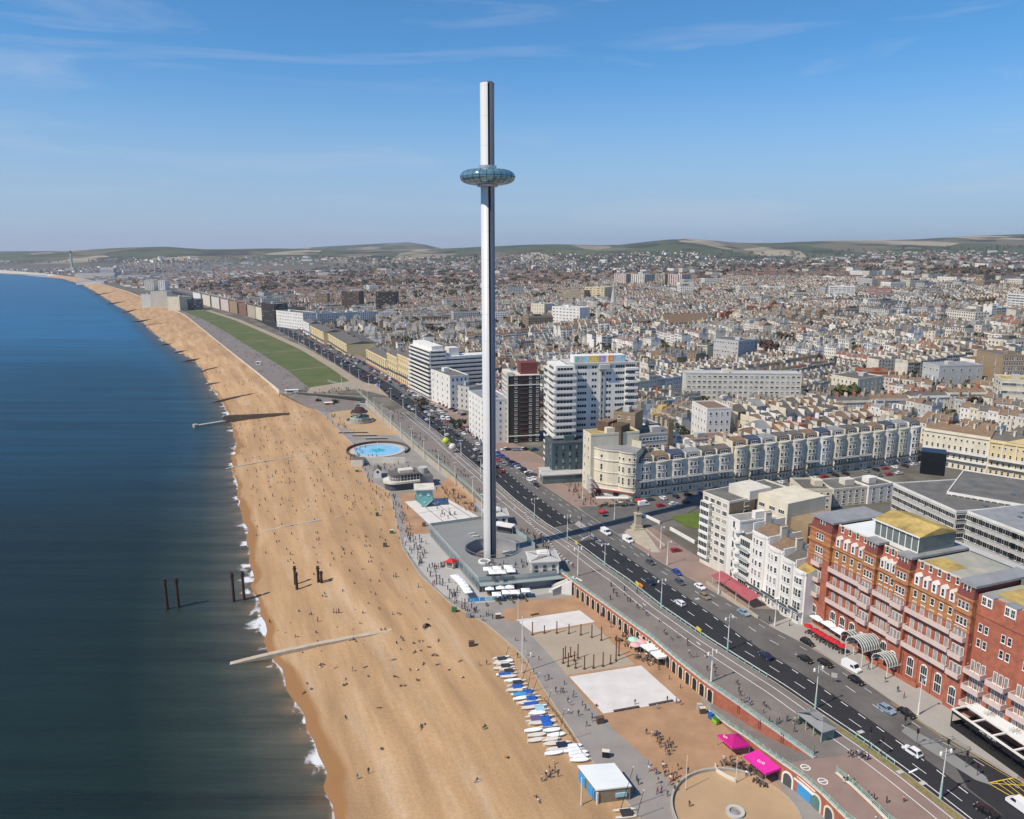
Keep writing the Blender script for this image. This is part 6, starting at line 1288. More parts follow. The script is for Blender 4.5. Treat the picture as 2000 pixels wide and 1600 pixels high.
LMK = [((45, 395), 'near the white tower'), ((120, 375), 'behind the square'), ((215, 400), 'behind the cream terrace'), ((-60, 640), 'behind the balcony flats'), (gq(1450, 790), 'near the slab flats'), (gq(1390, 862), 'near the white hipped house'), (gq(1415, 700), 'near the white office'), (gq(1960, 755), 'near the finned block'), (gq(1700, 785), 'near the columned villa'), (gq(1720, 750), 'near the red block'), (gq(1980, 805), 'near the banded cream block'), (gq(1870, 757), 'near the blank grey block'), (gq(1760, 806), 'near the cornice terraces'), (gq(880, 796), 'behind the white seafront blocks'), (gq(1020, 800), 'behind the brown tower')]
NUMW = {2: 'two', 3: 'three', 4: 'four', 5: 'five', 6: 'six'}
town = CB(); mid = CB(); indiv = 0; hz_ = {}
wcache = {}
def near_lm(x, y): return min(LMK, key=lambda q: (q[0][0] - x) ** 2 + (q[0][1] - y) ** 2)[1]
def emit(cb, hs_, lod):
 x0, y0 = hs_['p']; z = Hs(x0, y0); ca, sa = math.cos(hs_['a']), math.sin(hs_['a'])
 for nm, b, ck in house_parts(hs_['w'], hs_['d'], hs_['h'], hs_['fl'], hs_['typ'], hs_['wall'][0], hs_['roof'][0], lod, hs_['feat']):
  cb.add([(x0 + x * ca - y * sa, y0 + x * sa + y * ca, z + q) for x, y, q in b.v], b.f); cb.col(ck)
 if lod < 2:
  for x, y, q, ww, wh, aa in house_windows(hs_['w'], hs_['d'], hs_['h'], hs_['fl'], hs_['typ'], lod):
   g = .05; sgn = -1 if aa == 0 else 1
   pts = [(x - ww / 2, y + sgn * g, q), (x + ww / 2, y + sgn * g, q), (x + ww / 2, y + sgn * g, q + wh), (x - ww / 2, y + sgn * g, q + wh)]
   if aa: pts = pts[::-1]
   cb.add([(x0 + X * ca - Y * sa, y0 + X * sa + Y * ca, z + Z) for X, Y, Z in pts], [(0, 1, 2, 3)]); cb.col('glass')
for hs_ in houses:
 x0, y0 = hs_['p']
 if indiv < 290 and vis(x0, y0, m=.99):
  lm = near_lm(x0, y0); lab = None
  for tr in range(40):
   st_ = {1: ', flat parapet', 2: ', front bay', 3: ', mansard roof', 0: '', 4: ''}[hs_['typ']]; dm = ' with dormer' if hs_['feat'] and hs_['typ'] in (0, 2) else ''
   pos = ' at the row end' if hs_['k'] in (0, hs_['n'] - 1) else ''
   base_ = f"{hs_['wall'][1]} {NUMW.get(hs_['fl'], 'six')} storey house, {hs_['roof'][1]} roof"; ex = [e_ for e_ in (st_.replace('mansard roof', 'steep front'), dm.replace(' with', ','), pos) if e_]
   rnd.shuffle(ex); lab = f"{base_} {lm}"
   for e_ in ex:
    cand = lab[:-len(lm) - 1] + e_ + ' ' + lm
    if len(cand.replace(',', ' ').split()) <= 16: lab = cand
   if lab.lower() not in LABELS: break
   if rnd.random() < .5: hs_['wall'] = pick(WALLS)
   else: hs_['roof'] = pick(ROOFS)
   hs_['feat'] = int(rnd.random() < .5)
  o = thing('terraced_house', lab, 'house', (x0, y0, Hs(x0, y0)), hs_['a'], 'terraced houses in the town')
  for nm, b, ck in house_parts(hs_['w'], hs_['d'], hs_['h'], hs_['fl'], hs_['typ'], hs_['wall'][0], hs_['roof'][0], 0, hs_['feat']): obj(nm, (b, [ck]), o)
  for x, y, q, ww, wh, aa in house_windows(hs_['w'], hs_['d'], hs_['h'], hs_['fl'], hs_['typ'], 0): obj('window', winmesh(1.0, round(wh * 2) / 2, 'sash' if hs_['typ'] != 2 else 'case'), o, (x, y, q), aa)
  indiv += 1
 elif hs_['dist'] < 1050: emit(town, hs_, 0)
 elif hs_['dist'] < 1900: emit(mid, hs_, 1)
 else: emit(mid, hs_, 2)
for x0, y0, a_, wb, db, hb_, wk, rk in bigs:
 z = Hs(x0, y0); ca, sa = math.cos(a_), math.sin(a_); cb = town
 def put(b, k): cb.add([(x0 + x * ca - y * sa, y0 + x * sa + y * ca, z + q) for x, y, q in b.v], b.f); cb.col(k)
 b = B(); b.box(-wb / 2, -db / 2, -12, wb / 2, db / 2, hb_); put(b, wk); b = B(); b.box(-wb / 2 + .4, -db / 2 + .4, hb_, wb / 2 - .4, db / 2 - .4, hb_ + .1); b.box(-wb * .2, -3, hb_, wb * .1, 3, hb_ + 2.6); put(b, rk)
 for q in np.arange(1.2, hb_ - 1.5, 3.1):
  for x in spread(-wb / 2, wb / 2, int(wb / 3.2)):
   for s_ in (-1, 1): b = B(); b.box(x - .75, s_ * db / 2 - .06, q, x + .75, s_ * db / 2 + .06, q + 1.5); put(b, 'glass')
  for y in spread(-db / 2, db / 2, int(db / 3.2)): b = B(); b.box(-wb / 2 - .06, y - .7, q, -wb / 2 + .06, y + .7, q + 1.5); put(b, 'glass')
for nm, cb in (('town_houses', town), ('distant_houses', mid)):
 o = obj(nm, cb.cmesh(nm, 'tint')); o['kind'] = 'stuff'
# the suburbs up to the downs: small gabled houses and long sheds between trees
sub = CB()
for k in range(9000):
 y = 2300 + 2700 * rs.random() ** 1.1; x = (rs.random() * 1.5 - .72) * y
 if x < land_x(y) + 40 or (rs.random() < .35 and y > 4000): continue
 if math.sin(x * .003 + 1.3 * math.sin(y * .002)) + math.sin(y * .0045 + x * .001) < -.9: continue
 z = Hs(x, y)
 if z > 112: continue
 big = rs.random() < .05; w_, d_, h = (rs.uniform(25, 70), rs.uniform(12, 25), rs.uniform(6, 12)) if big else (rs.uniform(8, 20), rs.uniform(7, 9), rs.uniform(4.5, 6.5)); a = R(18) + math.sin(x * .002) * .5 + (PI / 2 if rs.random() < .4 else 0); ca, sa = math.cos(a), math.sin(a)
 b = B(); b.box(-w_ / 2, -d_ / 2, -6, w_ / 2, d_ / 2, h); n0 = len(b.f)
 sub.add([(x + X * ca - Y * sa, y + X * sa + Y * ca, z + Z) for X, Y, Z in b.v], b.f); sub.col('white' if big or rs.random() < .4 else pick(WF)[0])
 b = B(); b.gable(-w_ / 2, -d_ / 2 - .4, w_ / 2, d_ / 2 + .4, h, h + (2 if big else d_ * .42), 'x')
 sub.add([(x + X * ca - Y * sa, y + X * sa + Y * ca, z + Z) for X, Y, Z in b.v], b.f); sub.col('leadroof' if big else pick(RFF)[0])
o = obj('suburb_houses', sub.cmesh('suburb_houses', 'tintfar')); o['kind'] = 'stuff'
# trees
def blob(cb, x, y, z, r, ck, n=14, sq=.8, j=.25):
 """one ragged clump: a spray of leaf sized facets through a rounded volume"""
 for _ in range(n):
  th, ph = rs.uniform(0, 2 * PI), math.acos(rs.uniform(-.6, 1)); q = r * rs.uniform(.55, 1.0); c = (x + q * math.sin(ph) * math.cos(th), y + q * math.sin(ph) * math.sin(th), z + q * math.cos(ph) * sq); s_ = r * rs.uniform(.28, .55)
  a1 = Vector((rs.gauss(0, 1), rs.gauss(0, 1), rs.gauss(0, 1))).normalized(); a2 = a1.orthogonal().normalized(); a3 = a1.cross(a2)
  cb.add([tuple(Vector(c) + a2 * s_), tuple(Vector(c) - a2 * s_ * .6 + a3 * s_), tuple(Vector(c) - a2 * s_ * .6 - a3 * s_), tuple(Vector(c) + a1 * s_ * .7)], [(0, 1, 2), (0, 3, 1), (1, 3, 2), (2, 3, 0)]); cb.col(ck, j)
COLR.update({'leafdark': (.035, .045, .016), 'leafbrown': (.085, .066, .038), 'leafolive': (.085, .085, .028), 'leafred': (.10, .06, .04)})
tr = CB()
for k in range(5200):
 y = 700 + 4300 * rs.random() ** 1.25; x = (rs.random() * 1.5 - .72) * y
 if x < land_x(y) + 60 or not free(x, y, 3) or x < np.interp(y, fy, fx_) + 30 and y < 2500: continue
 z = Hs(x, y)
 if z > 190: continue
 far = y > 2000; r_ = rs.uniform(4, 8) * (1.6 if far else .75)
 blob(tr, x, y, z + r_ * (.7 if far else 1.0), r_, rs.choice(['leafdark', 'leafbrown', 'leafbrown', 'leafolive', 'leafred']), 7 if far else 16, .7)
for k in range(1500):
 y = 380 + 900 * rs.random(); x = (rs.random() * 1.4 - .66) * y
 if not free(x, y, 4): continue
 r_ = rs.uniform(2.2, 4.2); blob(tr, x, y, Hs(x, y) + r_ * 1.2, r_, rs.choice(['leafdark', 'leafbrown', 'leafolive', 'leafred', 'leafbrown']), 18, .9)
for px, py, n in ((1850, 535, 240), (1980, 540, 200), (1150, 515, 120), (700, 560, 160), (860, 575, 140), (1080, 560, 110), (480, 555, 110), (1900, 600, 120)):
 X, Y, Z = gnd(px, py)
 for k in range(n):
  x, y = X + rs.gauss(0, Y * .055), Y + rs.gauss(0, Y * .05); r_ = rs.uniform(5, 10)
  if x > land_x(y) + 60: blob(tr, x, y, Hs(x, y) + r_ * .7, r_, rs.choice(['leafdark', 'leafbrown', 'leafbrown', 'leafred']), 7, .7)
o = obj('distant_trees', tr.cmesh('distant_trees', 'tint')); o['kind'] = 'stuff'
# people: skinned figures in a few poses
import bmesh
def figure(name, J, E, rad):
 bm = bmesh.new(); sk = bm.verts.layers.skin.verify(); vs = {}
 for k, p in J.items():
  v = bm.verts.new(p); r_ = rad[k]; v[sk].radius = (r_, r_) if not isinstance(r_, tuple) else r_; v[sk].use_root = (k == 'pel'); vs[k] = v
 for a, c in E: bm.edges.new((vs[a], vs[c]))
 me = bpy.data.meshes.new(name); bm.to_mesh(me); bm.free(); o = bpy.data.objects.new(name, me); link(o)
 m = o.modifiers.new('skin', 'SKIN'); m.use_smooth_shade = True; m.branch_smoothing = .6; s_ = o.modifiers.new('sub', 'SUBSURF'); s_.levels = 1; s_.render_levels = 1
 out = bpy.data.meshes.new_from_object(o.evaluated_get(bpy.context.evaluated_depsgraph_get())); bpy.data.objects.remove(o); out.name = name
 part_of = {('pel', 'che'): 0, ('che', 'nec'): 0, ('nec', 'hea'): 2, ('hea', 'top'): 3}
 for s__ in 'lr': part_of.update({('pel', 'hip' + s__): 1, ('hip' + s__, 'kne' + s__): 1, ('kne' + s__, 'ank' + s__): 1, ('ank' + s__, 'toe' + s__): 4, ('che', 'sho' + s__): 0, ('sho' + s__, 'elb' + s__): 0, ('elb' + s__, 'han' + s__): 2})
 segs = [(Vector(J[a]), Vector(J[c]), part_of[(a, c)]) for a, c in E]; idx = []
 for p in out.polygons:
  best = (9, 0)
  for a, c, i in segs:
   d = c - a; t_ = max(0, min(1, (p.center - a).dot(d) / d.length_squared)); q = (a + d * t_ - p.center).length
   if q < best[0]: best = (q, i)
  idx.append(best[1])
 out.materials.clear()
 for x in ('charcoal', 'denim', 'skin', 'hair', 'black'): out.materials.append(M(x))
 out.polygons.foreach_set('material_index', np.array(idx, dtype=np.int32)); out.polygons.foreach_set('use_smooth', np.ones(len(idx), bool)); return out
EDG = [('pel', 'che'), ('che', 'nec'), ('nec', 'hea'), ('hea', 'top')] + [e for s_ in 'lr' for e in (('pel', 'hip' + s_), ('hip' + s_, 'kne' + s_), ('kne' + s_, 'ank' + s_), ('ank' + s_, 'toe' + s_), ('che', 'sho' + s_), ('sho' + s_, 'elb' + s_), ('elb' + s_, 'han' + s_))]
RAD = dict(pel=(.16, .12), che=(.17, .12), nec=.06, hea=.10, top=.07); [RAD.update({k + s_: v for k, v in dict(hip=.10, kne=.065, ank=.045, toe=.04, sho=.075, elb=.048, han=.04).items()}) for s_ in 'lr']
def pose(pel, che, nec, hea, top, legs, arms):
 J = dict(pel=pel, che=che, nec=nec, hea=hea, top=top)
 for s_, k in (('l', 0), ('r', 1)):
  for n_, p in zip(('hip', 'kne', 'ank', 'toe'), legs[k]): J[n_ + s_] = p
  for n_, p in zip(('sho', 'elb', 'han'), arms[k]): J[n_ + s_] = p
 return J
POSES = {
'standing': pose((0, 0, .96), (0, 0, 1.30), (0, 0, 1.48), (0, -.02, 1.59), (0, 0, 1.72), [[(-.10, 0, .88), (-.11, -.01, .50), (-.11, .02, .09), (-.12, -.14, .05)], [(.10, 0, .88), (.12, -.01, .50), (.13, .02, .09), (.15, -.14, .05)]], [[(-.20, 0, 1.38), (-.26, .03, 1.12), (-.24, -.08, .88)], [(.20, 0, 1.38), (.26, .03, 1.12), (.24, -.08, .88)]]),
'walking': pose((0, 0, .95), (0, -.03, 1.30), (0, -.05, 1.47), (0, -.08, 1.58), (0, -.06, 1.71), [[(-.10, 0, .87), (-.10, -.20, .52), (-.10, -.30, .10), (-.10, -.44, .08)], [(.10, 0, .87), (.10, .02, .48), (.10, .34, .16), (.10, .26, .06)]], [[(-.20, -.02, 1.38), (-.25, .16, 1.14), (-.24, .14, .90)], [(.20, -.02, 1.38), (.25, -.14, 1.14), (.22, -.34, 1.0)]]),
'sitting': pose((0, 0, .14), (0, .12, .50), (0, .10, .68), (0, .06, .79), (0, .07, .93), [[(-.11, -.05, .15), (-.14, -.42, .40), (-.13, -.72, .08), (-.13, -.86, .10)], [(.11, -.05, .15), (.14, -.45, .34), (.14, -.80, .07), (.14, -.93, .12)]], [[(-.20, .12, .58), (-.24, -.10, .40), (-.18, -.34, .38)], [(.20, .12, .58), (.27, .26, .32), (.26, .40, .05)]]),
'lying': pose((0, 0, .13), (0, .36, .15), (0, .56, .13), (0, .68, .13), (0, .80, .13), [[(-.10, -.06, .12), (-.12, -.45, .16), (-.12, -.85, .07), (-.14, -.92, .16)], [(.10, -.06, .12), (.15, -.42, .34), (.14, -.70, .07), (.14, -.80, .09)]], [[(-.20, .44, .13), (-.34, .22, .08), (-.30, -.02, .06)], [(.20, .44, .13), (.34, .30, .08), (.30, .06, .06)]]),
'seated': pose((0, 0, .52), (0, .03, .87), (0, .02, 1.05), (0, 0, 1.15), (0, .01, 1.28), [[(-.10, -.05, .50), (-.12, -.44, .50), (-.12, -.44, .09), (-.12, -.58, .06)], [(.10, -.05, .50), (.12, -.44, .50), (.12, -.46, .09), (.12, -.60, .06)]], [[(-.20, .02, .95), (-.25, -.12, .72), (-.16, -.36, .72)], [(.20, .02, .95), (.25, -.12, .72), (.16, -.36, .72)]])}
PM = {k: figure('person_' + k, J, EDG, RAD) for k, J in POSES.items()}
TOPC = [('charcoal', 'dark', 7), ('black', 'black', 6), ('navy', 'navy', 6), ('clothwhite', 'white', 4), ('cloth_grey', 'grey', 4), ('carred', 'red', 1.4), ('denim', 'denim blue', 2), ('cloth_teal', 'teal', 1), ('cloth_pinkish', 'pink', 1), ('cloth_yellow', 'yellow', .7), ('cloth_orange', 'orange', .7), ('cloth_beige', 'beige', 2), ('cloth_green', 'green', 1), ('cloth_lilac', 'lilac', .7), ('cloth_brown', 'brown', 2), ('skyblue', 'bright blue', .8)]
BOTC = [('black', 'black trousers', 5), ('denim', 'blue jeans', 5), ('charcoal', 'dark trousers', 4), ('khaki', 'khaki trousers', 2), ('cloth_beige', 'beige trousers', 1), ('clothwhite', 'white trousers', .7), ('skin', 'short shorts', 1.5), ('cloth_grey', 'grey trousers', 1.5), ('navy', 'navy trousers', 2)]
HAIRC = ['hair', 'hair', 'hair', 'cloth_brown', 'khaki', 'black']
PEOPLE = []
def person(x, y, z, ps, place, a=None): PEOPLE.append((x, y, z, ps, place, rs.uniform(0, 6.28) if a is None else a))
def emit_people(cap=300):
 PEOPLE.sort(key=lambda q: math.hypot(q[0], q[1])); crowd = CB(); cc = {}
 for n_, (x, y, z, ps, place, a) in enumerate(PEOPLE):
  sc_ = rs.uniform(.94, 1.06)
  if n_ < cap:
   for tr_ in range(40):
    t_, b_ = pick(TOPC), pick(BOTC); lab = f"{ps} person in {t_[1]} top and {b_[1]} {place}"
    if len(lab.split()) > 16: lab = f"{ps} person in {t_[1]} top {place}"
    if lab.lower() not in LABELS: break
   o = thing('person', lab, 'person', (x, y, z), a, 'people on the seafront', PM[ps], (sc_, sc_, sc_))
   for i, m_ in enumerate((t_[0], b_[0], 'skin', rs.choice(HAIRC), 'black')): o.material_slots[i].link = 'OBJECT'; o.material_slots[i].material = M(m_)
  else:
   b = B(); h_ = {'standing': 1.75, 'walking': 1.72, 'sitting': .95, 'lying': .3, 'seated': 1.3}[ps]
   b.cyl(0, 0, 0, h_ * .5, .12, .18, 5, 0, False); b.cyl(0, 0, h_ * .5, h_ * .84, .20, .22, 5, 1, True); b.cyl(0, 0, h_ * .85, h_, .10, .11, 5, 2, True)
   crowd.add([(x + p[0], y + p[1], z + p[2]) for p in b.v], b.f)
   c_ = {0: (.04, .04, .05), 1: rs.choice([(.03, .03, .04), (.02, .03, .08), (.5, .5, .5), (.2, .2, .2), (.3, .05, .04), (.4, .35, .28)]), 2: (.12, .07, .05)}; crowd.c += [(*c_[i], 1) for i in b.m]
 if crowd.f: o = obj('distant_crowd', crowd.cmesh('distant_crowd', 'tint')); o['kind'] = 'stuff'
def nearest(px, py, tab): return min(tab, key=lambda q: (q[0] - px) ** 2 + ((q[1] - py) * 1.3) ** 2)[2]
BL = [(330, 1160, 'by the outer sea posts'), (470, 1150, 'by the water edge posts'), (580, 1130, 'by the left rusty post pair'), (625, 1120, 'by the right rusty post pair'), (640, 1255, 'by the near pale groyne'), (560, 1200, 'on wet shingle above the foam'), (580, 1025, 'by the second pale groyne'), (520, 905, 'by the third groyne'), (500, 815, 'by the concrete groyne'), (900, 1300, 'by the brown crate'), (830, 1225, 'by the small dark tent'), (980, 1300, 'left of the first dinghies'), (960, 1420, 'left of the middle dinghies'), (1050, 1560, 'left of the white roofed hut'), (700, 1500, 'on open shingle near the surf'), (820, 1420, 'alone on the wide shingle'), (740, 1340, 'below the near groyne'), (760, 1120, 'on shingle below the tower'), (740, 1010, 'on shingle by the flagpole'), (660, 900, 'on shingle below the pool'), (600, 850, 'on shingle below the bandstand'), (700, 1070, 'between groyne and promenade'), (620, 970, 'on the middle shingle'), (560, 960, 'on shingle near the waterline'), (430, 700, 'on the far beach')]
Z4 = "527,45 630,42 735,12 540,80 720,72 535,125 630,118 845,110 1022,67 1003,107 1040,122 933,133 1100,130 1178,135 850,148 830,188 865,168 640,160 650,172 693,197 712,222 585,217 980,190 1105,155 1100,180 1120,215 1130,240 978,238 980,265 1060,270 1120,265 1185,272 850,222 730,270 855,268 685,325 835,330 860,355 1085,300 1190,305 1182,325 1175,365 1250,340 1262,340 880,443 1130,418 1155,432 1117,480 1090,530 810,535 855,572 938,528 952,530 965,528 605,575 645,617 712,578 685,628 737,652 1245,535 1270,530 1283,538 1420,605 1440,598 1383,678 1433,705 1455,745 1480,795 1540,820 1605,865 1695,797 1735,797 855,683 1020,672 1040,668 1185,620 1205,616 775,733 870,800 1037,830 1090,812 1143,735 1250,770 1335,822 1255,862 1287,912 990,908 800,895 820,928 787,944 1178,1022 1000,1072 1390,1112 1395,1128 1730,1132 1845,1285 1690,1402 1120,1365 1062,1395 1380,395"
for q in Z4.split():
 X, Y = map(int, q.split(',')); px, py = 300 + X * .375, 1000 + Y * .375; x, y, z = bpt(px, py)
 ps = 'standing' if (X, Y) in ((938, 528), (952, 530), (965, 528), (1250, 340), (1262, 340), (1178, 135), (535, 125), (1037, 830), (1120, 1365), (1062, 1395), (1735, 797), (855, 572), (1380, 395)) else rs.choice(['sitting', 'sitting', 'lying'])
 person(x, y, z, ps, nearest(px, py, BL))
 if ps == 'sitting' and rs.random() < .45: person(x + rs.uniform(.7, 1.1), y + rs.uniform(-.4, .6), z, rs.choice(['sitting', 'lying']), nearest(px, py, BL))
for px, py in ((947, 1420), (990, 1482), (932, 1525), (1047, 1558), (1052, 1565), (1068, 1516), (1073, 1508), (1078, 1512), (1084, 1508), (1066, 1520), (1075, 1520), (1090, 1518), (1082, 1494), (1058, 1526), (822, 1420), (745, 1465), (1165, 1380)): person(*bpt(px, py), 'standing' if 1050 < px < 1095 and py < 1530 else 'sitting', nearest(px, py, BL))
for k in range(260):
 py = 790 + 215 * rs.random(); lo = np.interp(py, [760, 800, 850, 900, 1000], [440, 450, 470, 470, 500]); hi = np.interp(py, [760, 800, 850, 900, 1000], [560, 600, 660, 690, 770]); px = lerp(lo, hi, rs.random())
 person(*bpt(px, py), rs.choice(['sitting', 'sitting', 'sitting', 'lying', 'standing']), nearest(px, py, BL))
for k in range(90):
 py = 600 + 180 * rs.random(); lo = np.interp(py, [585, 655, 715, 780], [235, 320, 405, 445]); hi = np.interp(py, [585, 655, 715, 780], [330, 420, 490, 565]); px = lerp(lo, hi, rs.random()); person(*bpt(px, py), rs.choice(['sitting', 'standing']), 'on the far beach')
# promenade walkers: (pixel list, level, place)
def many(pts, z, n, sp, place, poses=('standing', 'walking')):
 P_ = npts(GL(pts, z), 200)
 for k in range(int(n * 1.7)): x, y = P_[rs.randrange(200)]; person(x + rs.gauss(0, sp), y + rs.gauss(0, sp), z + .03, rs.choice(poses), place)
many([(760, 965), (785, 1010), (795, 1060), (830, 1110)], 0, 34, 1.6, 'on the path below the tower forecourt'); many([(805, 1045), (820, 1090), (850, 1130), (890, 1165)], 0, 34, 1.5, 'in the queue along the tower forecourt')
many([(850, 1110), (875, 1105)], 0, 9, .8, 'in line at the red roofed kiosk'); many([(880, 1160), (905, 1190), (960, 1210)], 0, 16, 1.6, 'outside the blue terrace fence')
many([(700, 870), (690, 900), (720, 940), (750, 975)], 0, 26, 1.6, 'on the path round the pool'); many([(640, 800), (655, 825), (690, 850)], 0, 20, 2.2, 'on the path below the bandstand')
many([(1000, 1250), (1080, 1350), (1160, 1420)], 0, 12, 1.6, 'on the grey beach path by the courts'); many([(1250, 1540), (1300, 1500), (1320, 1560)], 0, 16, 1.6, 'by the sand circle edge'); many([(1265, 1435), (1285, 1445), (1310, 1475)], 0, 13, .9, 'in a group on the gravel'); many([(1215, 1240), (1250, 1265), (1275, 1295)], 0, 34, 2.2, 'by the beach bar parasols', ('standing', 'seated', 'seated')); many([(1420, 1480), (1470, 1510), (1500, 1530)], 0, 14, 1.0, 'beside the pink canopies', ('standing', 'seated')); many([(1190, 1200), (1240, 1240), (1330, 1310)], 0, 14, 1.2, 'in front of the arches')
many([(1180, 1140), (1290, 1225), (1400, 1320)], U, 14, 2.2, 'on the upper promenade above the arches', ('walking', 'standing')); many([(1420, 1340), (1540, 1430), (1600, 1480)], U, 8, 1.6, 'on the promenade above the ramp'); many([(1660, 1475), (1690, 1480)], U, 8, .8, 'in a group by the cycle lane'); many([(1640, 1530), (1740, 1560), (1700, 1590)], U, 6, 2, 'on the pink paving'); many([(1010, 1030), (1040, 1050), (1075, 1075)], U, 14, 1.5, 'beside the toll houses'); many([(1480, 1455), (1500, 1440)], U, 0, 1, '')
many([(760, 800), (830, 870), (900, 925), (960, 985)], U, 46, 2.6, 'on the promenade beyond the tower', ('walking', 'standing')); many([(1540, 1410), (1560, 1415)], U, 4, .6, 'beside the promenade shelter'); many([(1110, 945), (1150, 985), (1180, 990)], U, 24, 2.4, 'outside the cream corner building'); many([(1770, 1360), (1600, 1245), (1500, 1210)], U + .17, 5, 1, 'on the hotel pavement')
many([(700, 890), (740, 910), (800, 930)], 0, 40, 5, 'round the pool and cafe', ('standing', 'seated')); many([(865, 955), (920, 990), (940, 1005)], 0, 34, 2.0, 'by the tables near the teal house', ('seated', 'standing')); many([(850, 1000), (870, 1005), (890, 1010)], 0, 8, 1.5, 'on the striped court'); many([(560, 770), (620, 770), (680, 760)], 4.6, 40, 4, 'on the far promenade'); many([(1350, 1240), (1450, 1390), (1260, 1370), (1230, 1380), (1320, 1370)], 0, 5, 1, 'on the volleyball court')
lawnp = npts(LWs, 200)
for k in range(160):
 t_ = rs.random(); a_ = lawnp[int(t_ * 199)]; c_ = npts(HP[:5], 200)[int(t_ * 199)]; f_ = rs.random(); x, y = lerp(a_[0], c_[0], f_), lerp(a_[1], c_[1], f_); person(x, y, Hs(x, y) + .03, 'walking', 'on the far walk')
# vehicles
def tapered(secs, w):
 """car shell from side sections (x, z_low, z_high, half width)"""
 b = B(); vs = []
 for x, z0, z1, hw in secs: vs += [(x, -hw, z0), (x, -hw * .97, z1), (x, hw * .97, z1), (x, hw, z0)]
 fs = []
 for i in range(len(secs) - 1): o = 4 * i; fs += [(o, o + 4, o + 5, o + 1), (o + 1, o + 5, o + 6, o + 2), (o + 2, o + 6, o + 7, o + 3), (o + 3, o + 7, o + 4, o)]
 n = 4 * (len(secs) - 1); fs += [(0, 1, 2, 3), (n + 3, n + 2, n + 1, n)]; return b.add(vs, fs)
def car_meshes(kind):
 if kind == 'van':
  bd = tapered([(-2.5, .35, 1.95, .92), (-2.4, .32, 2.15, .96), (1.2, .32, 2.15, .98), (1.75, .32, 1.25, .98), (2.45, .32, 1.02, .95), (2.58, .38, .8, .86)], 1); gl = B()
  gl.add([(1.26, -.84, 2.06), (1.26, .84, 2.06), (1.74, .86, 1.30), (1.74, -.86, 1.30)], [(0, 3, 2, 1)]); gl.v = [(x + .03, y, z + .02) for x, y, z in gl.v]
  for s_ in (-1, 1): q = [(.35, s_ * .99, 1.3), (1.6, s_ * .99, 1.3), (1.15, s_ * .985, 1.95), (.35, s_ * .985, 1.95)]; gl.add(q, [(0, 1, 2, 3) if s_ < 0 else (3, 2, 1, 0)])
  wx = (1.55, -1.55)
 else:
  r_ = {'hatch': (-1.95, -1.7, .3), 'saloon': (-2.1, -1.15, .3), 'suv': (-2.05, -1.75, .45)}[kind]; t = 1.62 if kind == 'suv' else 1.42; zl = .30 if kind == 'suv' else .24
  bd = tapered([(r_[0] - .12, zl + .15, .75, .80), (r_[0], zl, .92, .86), (-1.2, zl, .95, .89), (.9, zl, .95, .89), (1.85, zl, .80, .86), (2.1, zl + .05, .62, .78)], 1)
  cab = tapered([(r_[1] - .35, .90, .95, .84), (r_[1] + .25, .90, t - .02, .70), (-.1, .90, t, .70), (.25, .90, t - .04, .69), (1.05, .90, .95, .82)], 1); bd.add(cab.v, cab.f); gl = B()
  zt = t - .09
  gl.add([(.34, -.60, zt), (.34, .60, zt), (1.0, .74, 1.0), (1.0, -.74, 1.0)], [(0, 3, 2, 1)]); gl.add([(r_[1] + .14, -.58, zt), (r_[1] + .14, .58, zt), (r_[1] - .27, .72, 1.0), (r_[1] - .27, -.72, 1.0)], [(0, 1, 2, 3)]); gl.v = [(x + (.04 if x > 0 else -.04), y, z + .02) for x, y, z in gl.v]
  for s_ in (-1, 1): gl.add([(r_[1] + .02, s_ * .845, 1.0), (.82, s_ * .845, 1.0), (.22, s_ * .735, zt), (r_[1] + .32, s_ * .735, zt)], [(0, 1, 2, 3) if s_ < 0 else (3, 2, 1, 0)])
  wx = (1.32, -1.28)
 wh = B()
 for k in range(12): pass
 n = 12; vs = [(.31 * math.cos(2 * PI * i / n), y, .31 + .31 * math.sin(2 * PI * i / n)) for y in (-.1, .1) for i in range(n)]; wh.add(vs, [(i, (i + 1) % n, n + (i + 1) % n, n + i) for i in range(n)] + [tuple(range(n))[::-1], tuple(range(n, 2 * n))], 0)
 vs = [(.19 * math.cos(2 * PI * i / n), y, .31 + .19 * math.sin(2 * PI * i / n)) for y in (-.105, .105) for i in range(n)]; wh.add(vs, [tuple(range(n))[::-1], tuple(range(n, 2 * n))], 1)
 hl = B(); hl.box(-.04, -.16, -.07, .04, .16, .07)
 return bd.mesh('body', ['carwhite']), gl.mesh('windows', ['glass']), wh.mesh('wheel', ['tyre', 'steel']), wx, hl.mesh('headlight', ['lampglass']), hl.mesh('tail_light', ['redlens'])
CARM = {k: car_meshes(k) for k in ('hatch', 'saloon', 'suv', 'van')}
CARC = [('carwhite', 'white', 6), ('carblack', 'black', 7), ('carsilver', 'silver', 4), ('carred', 'red', 2), ('carblue', 'blue', 2), ('cargrey', 'grey', 4), ('carlight', 'pale blue', 1), ('navy', 'navy', 3), ('khaki', 'bronze', .6), ('cloth_green', 'green', .4)]
KN_ = {'hatch': 'hatchback', 'saloon': 'saloon car', 'suv': 'tall estate car', 'van': 'van'}
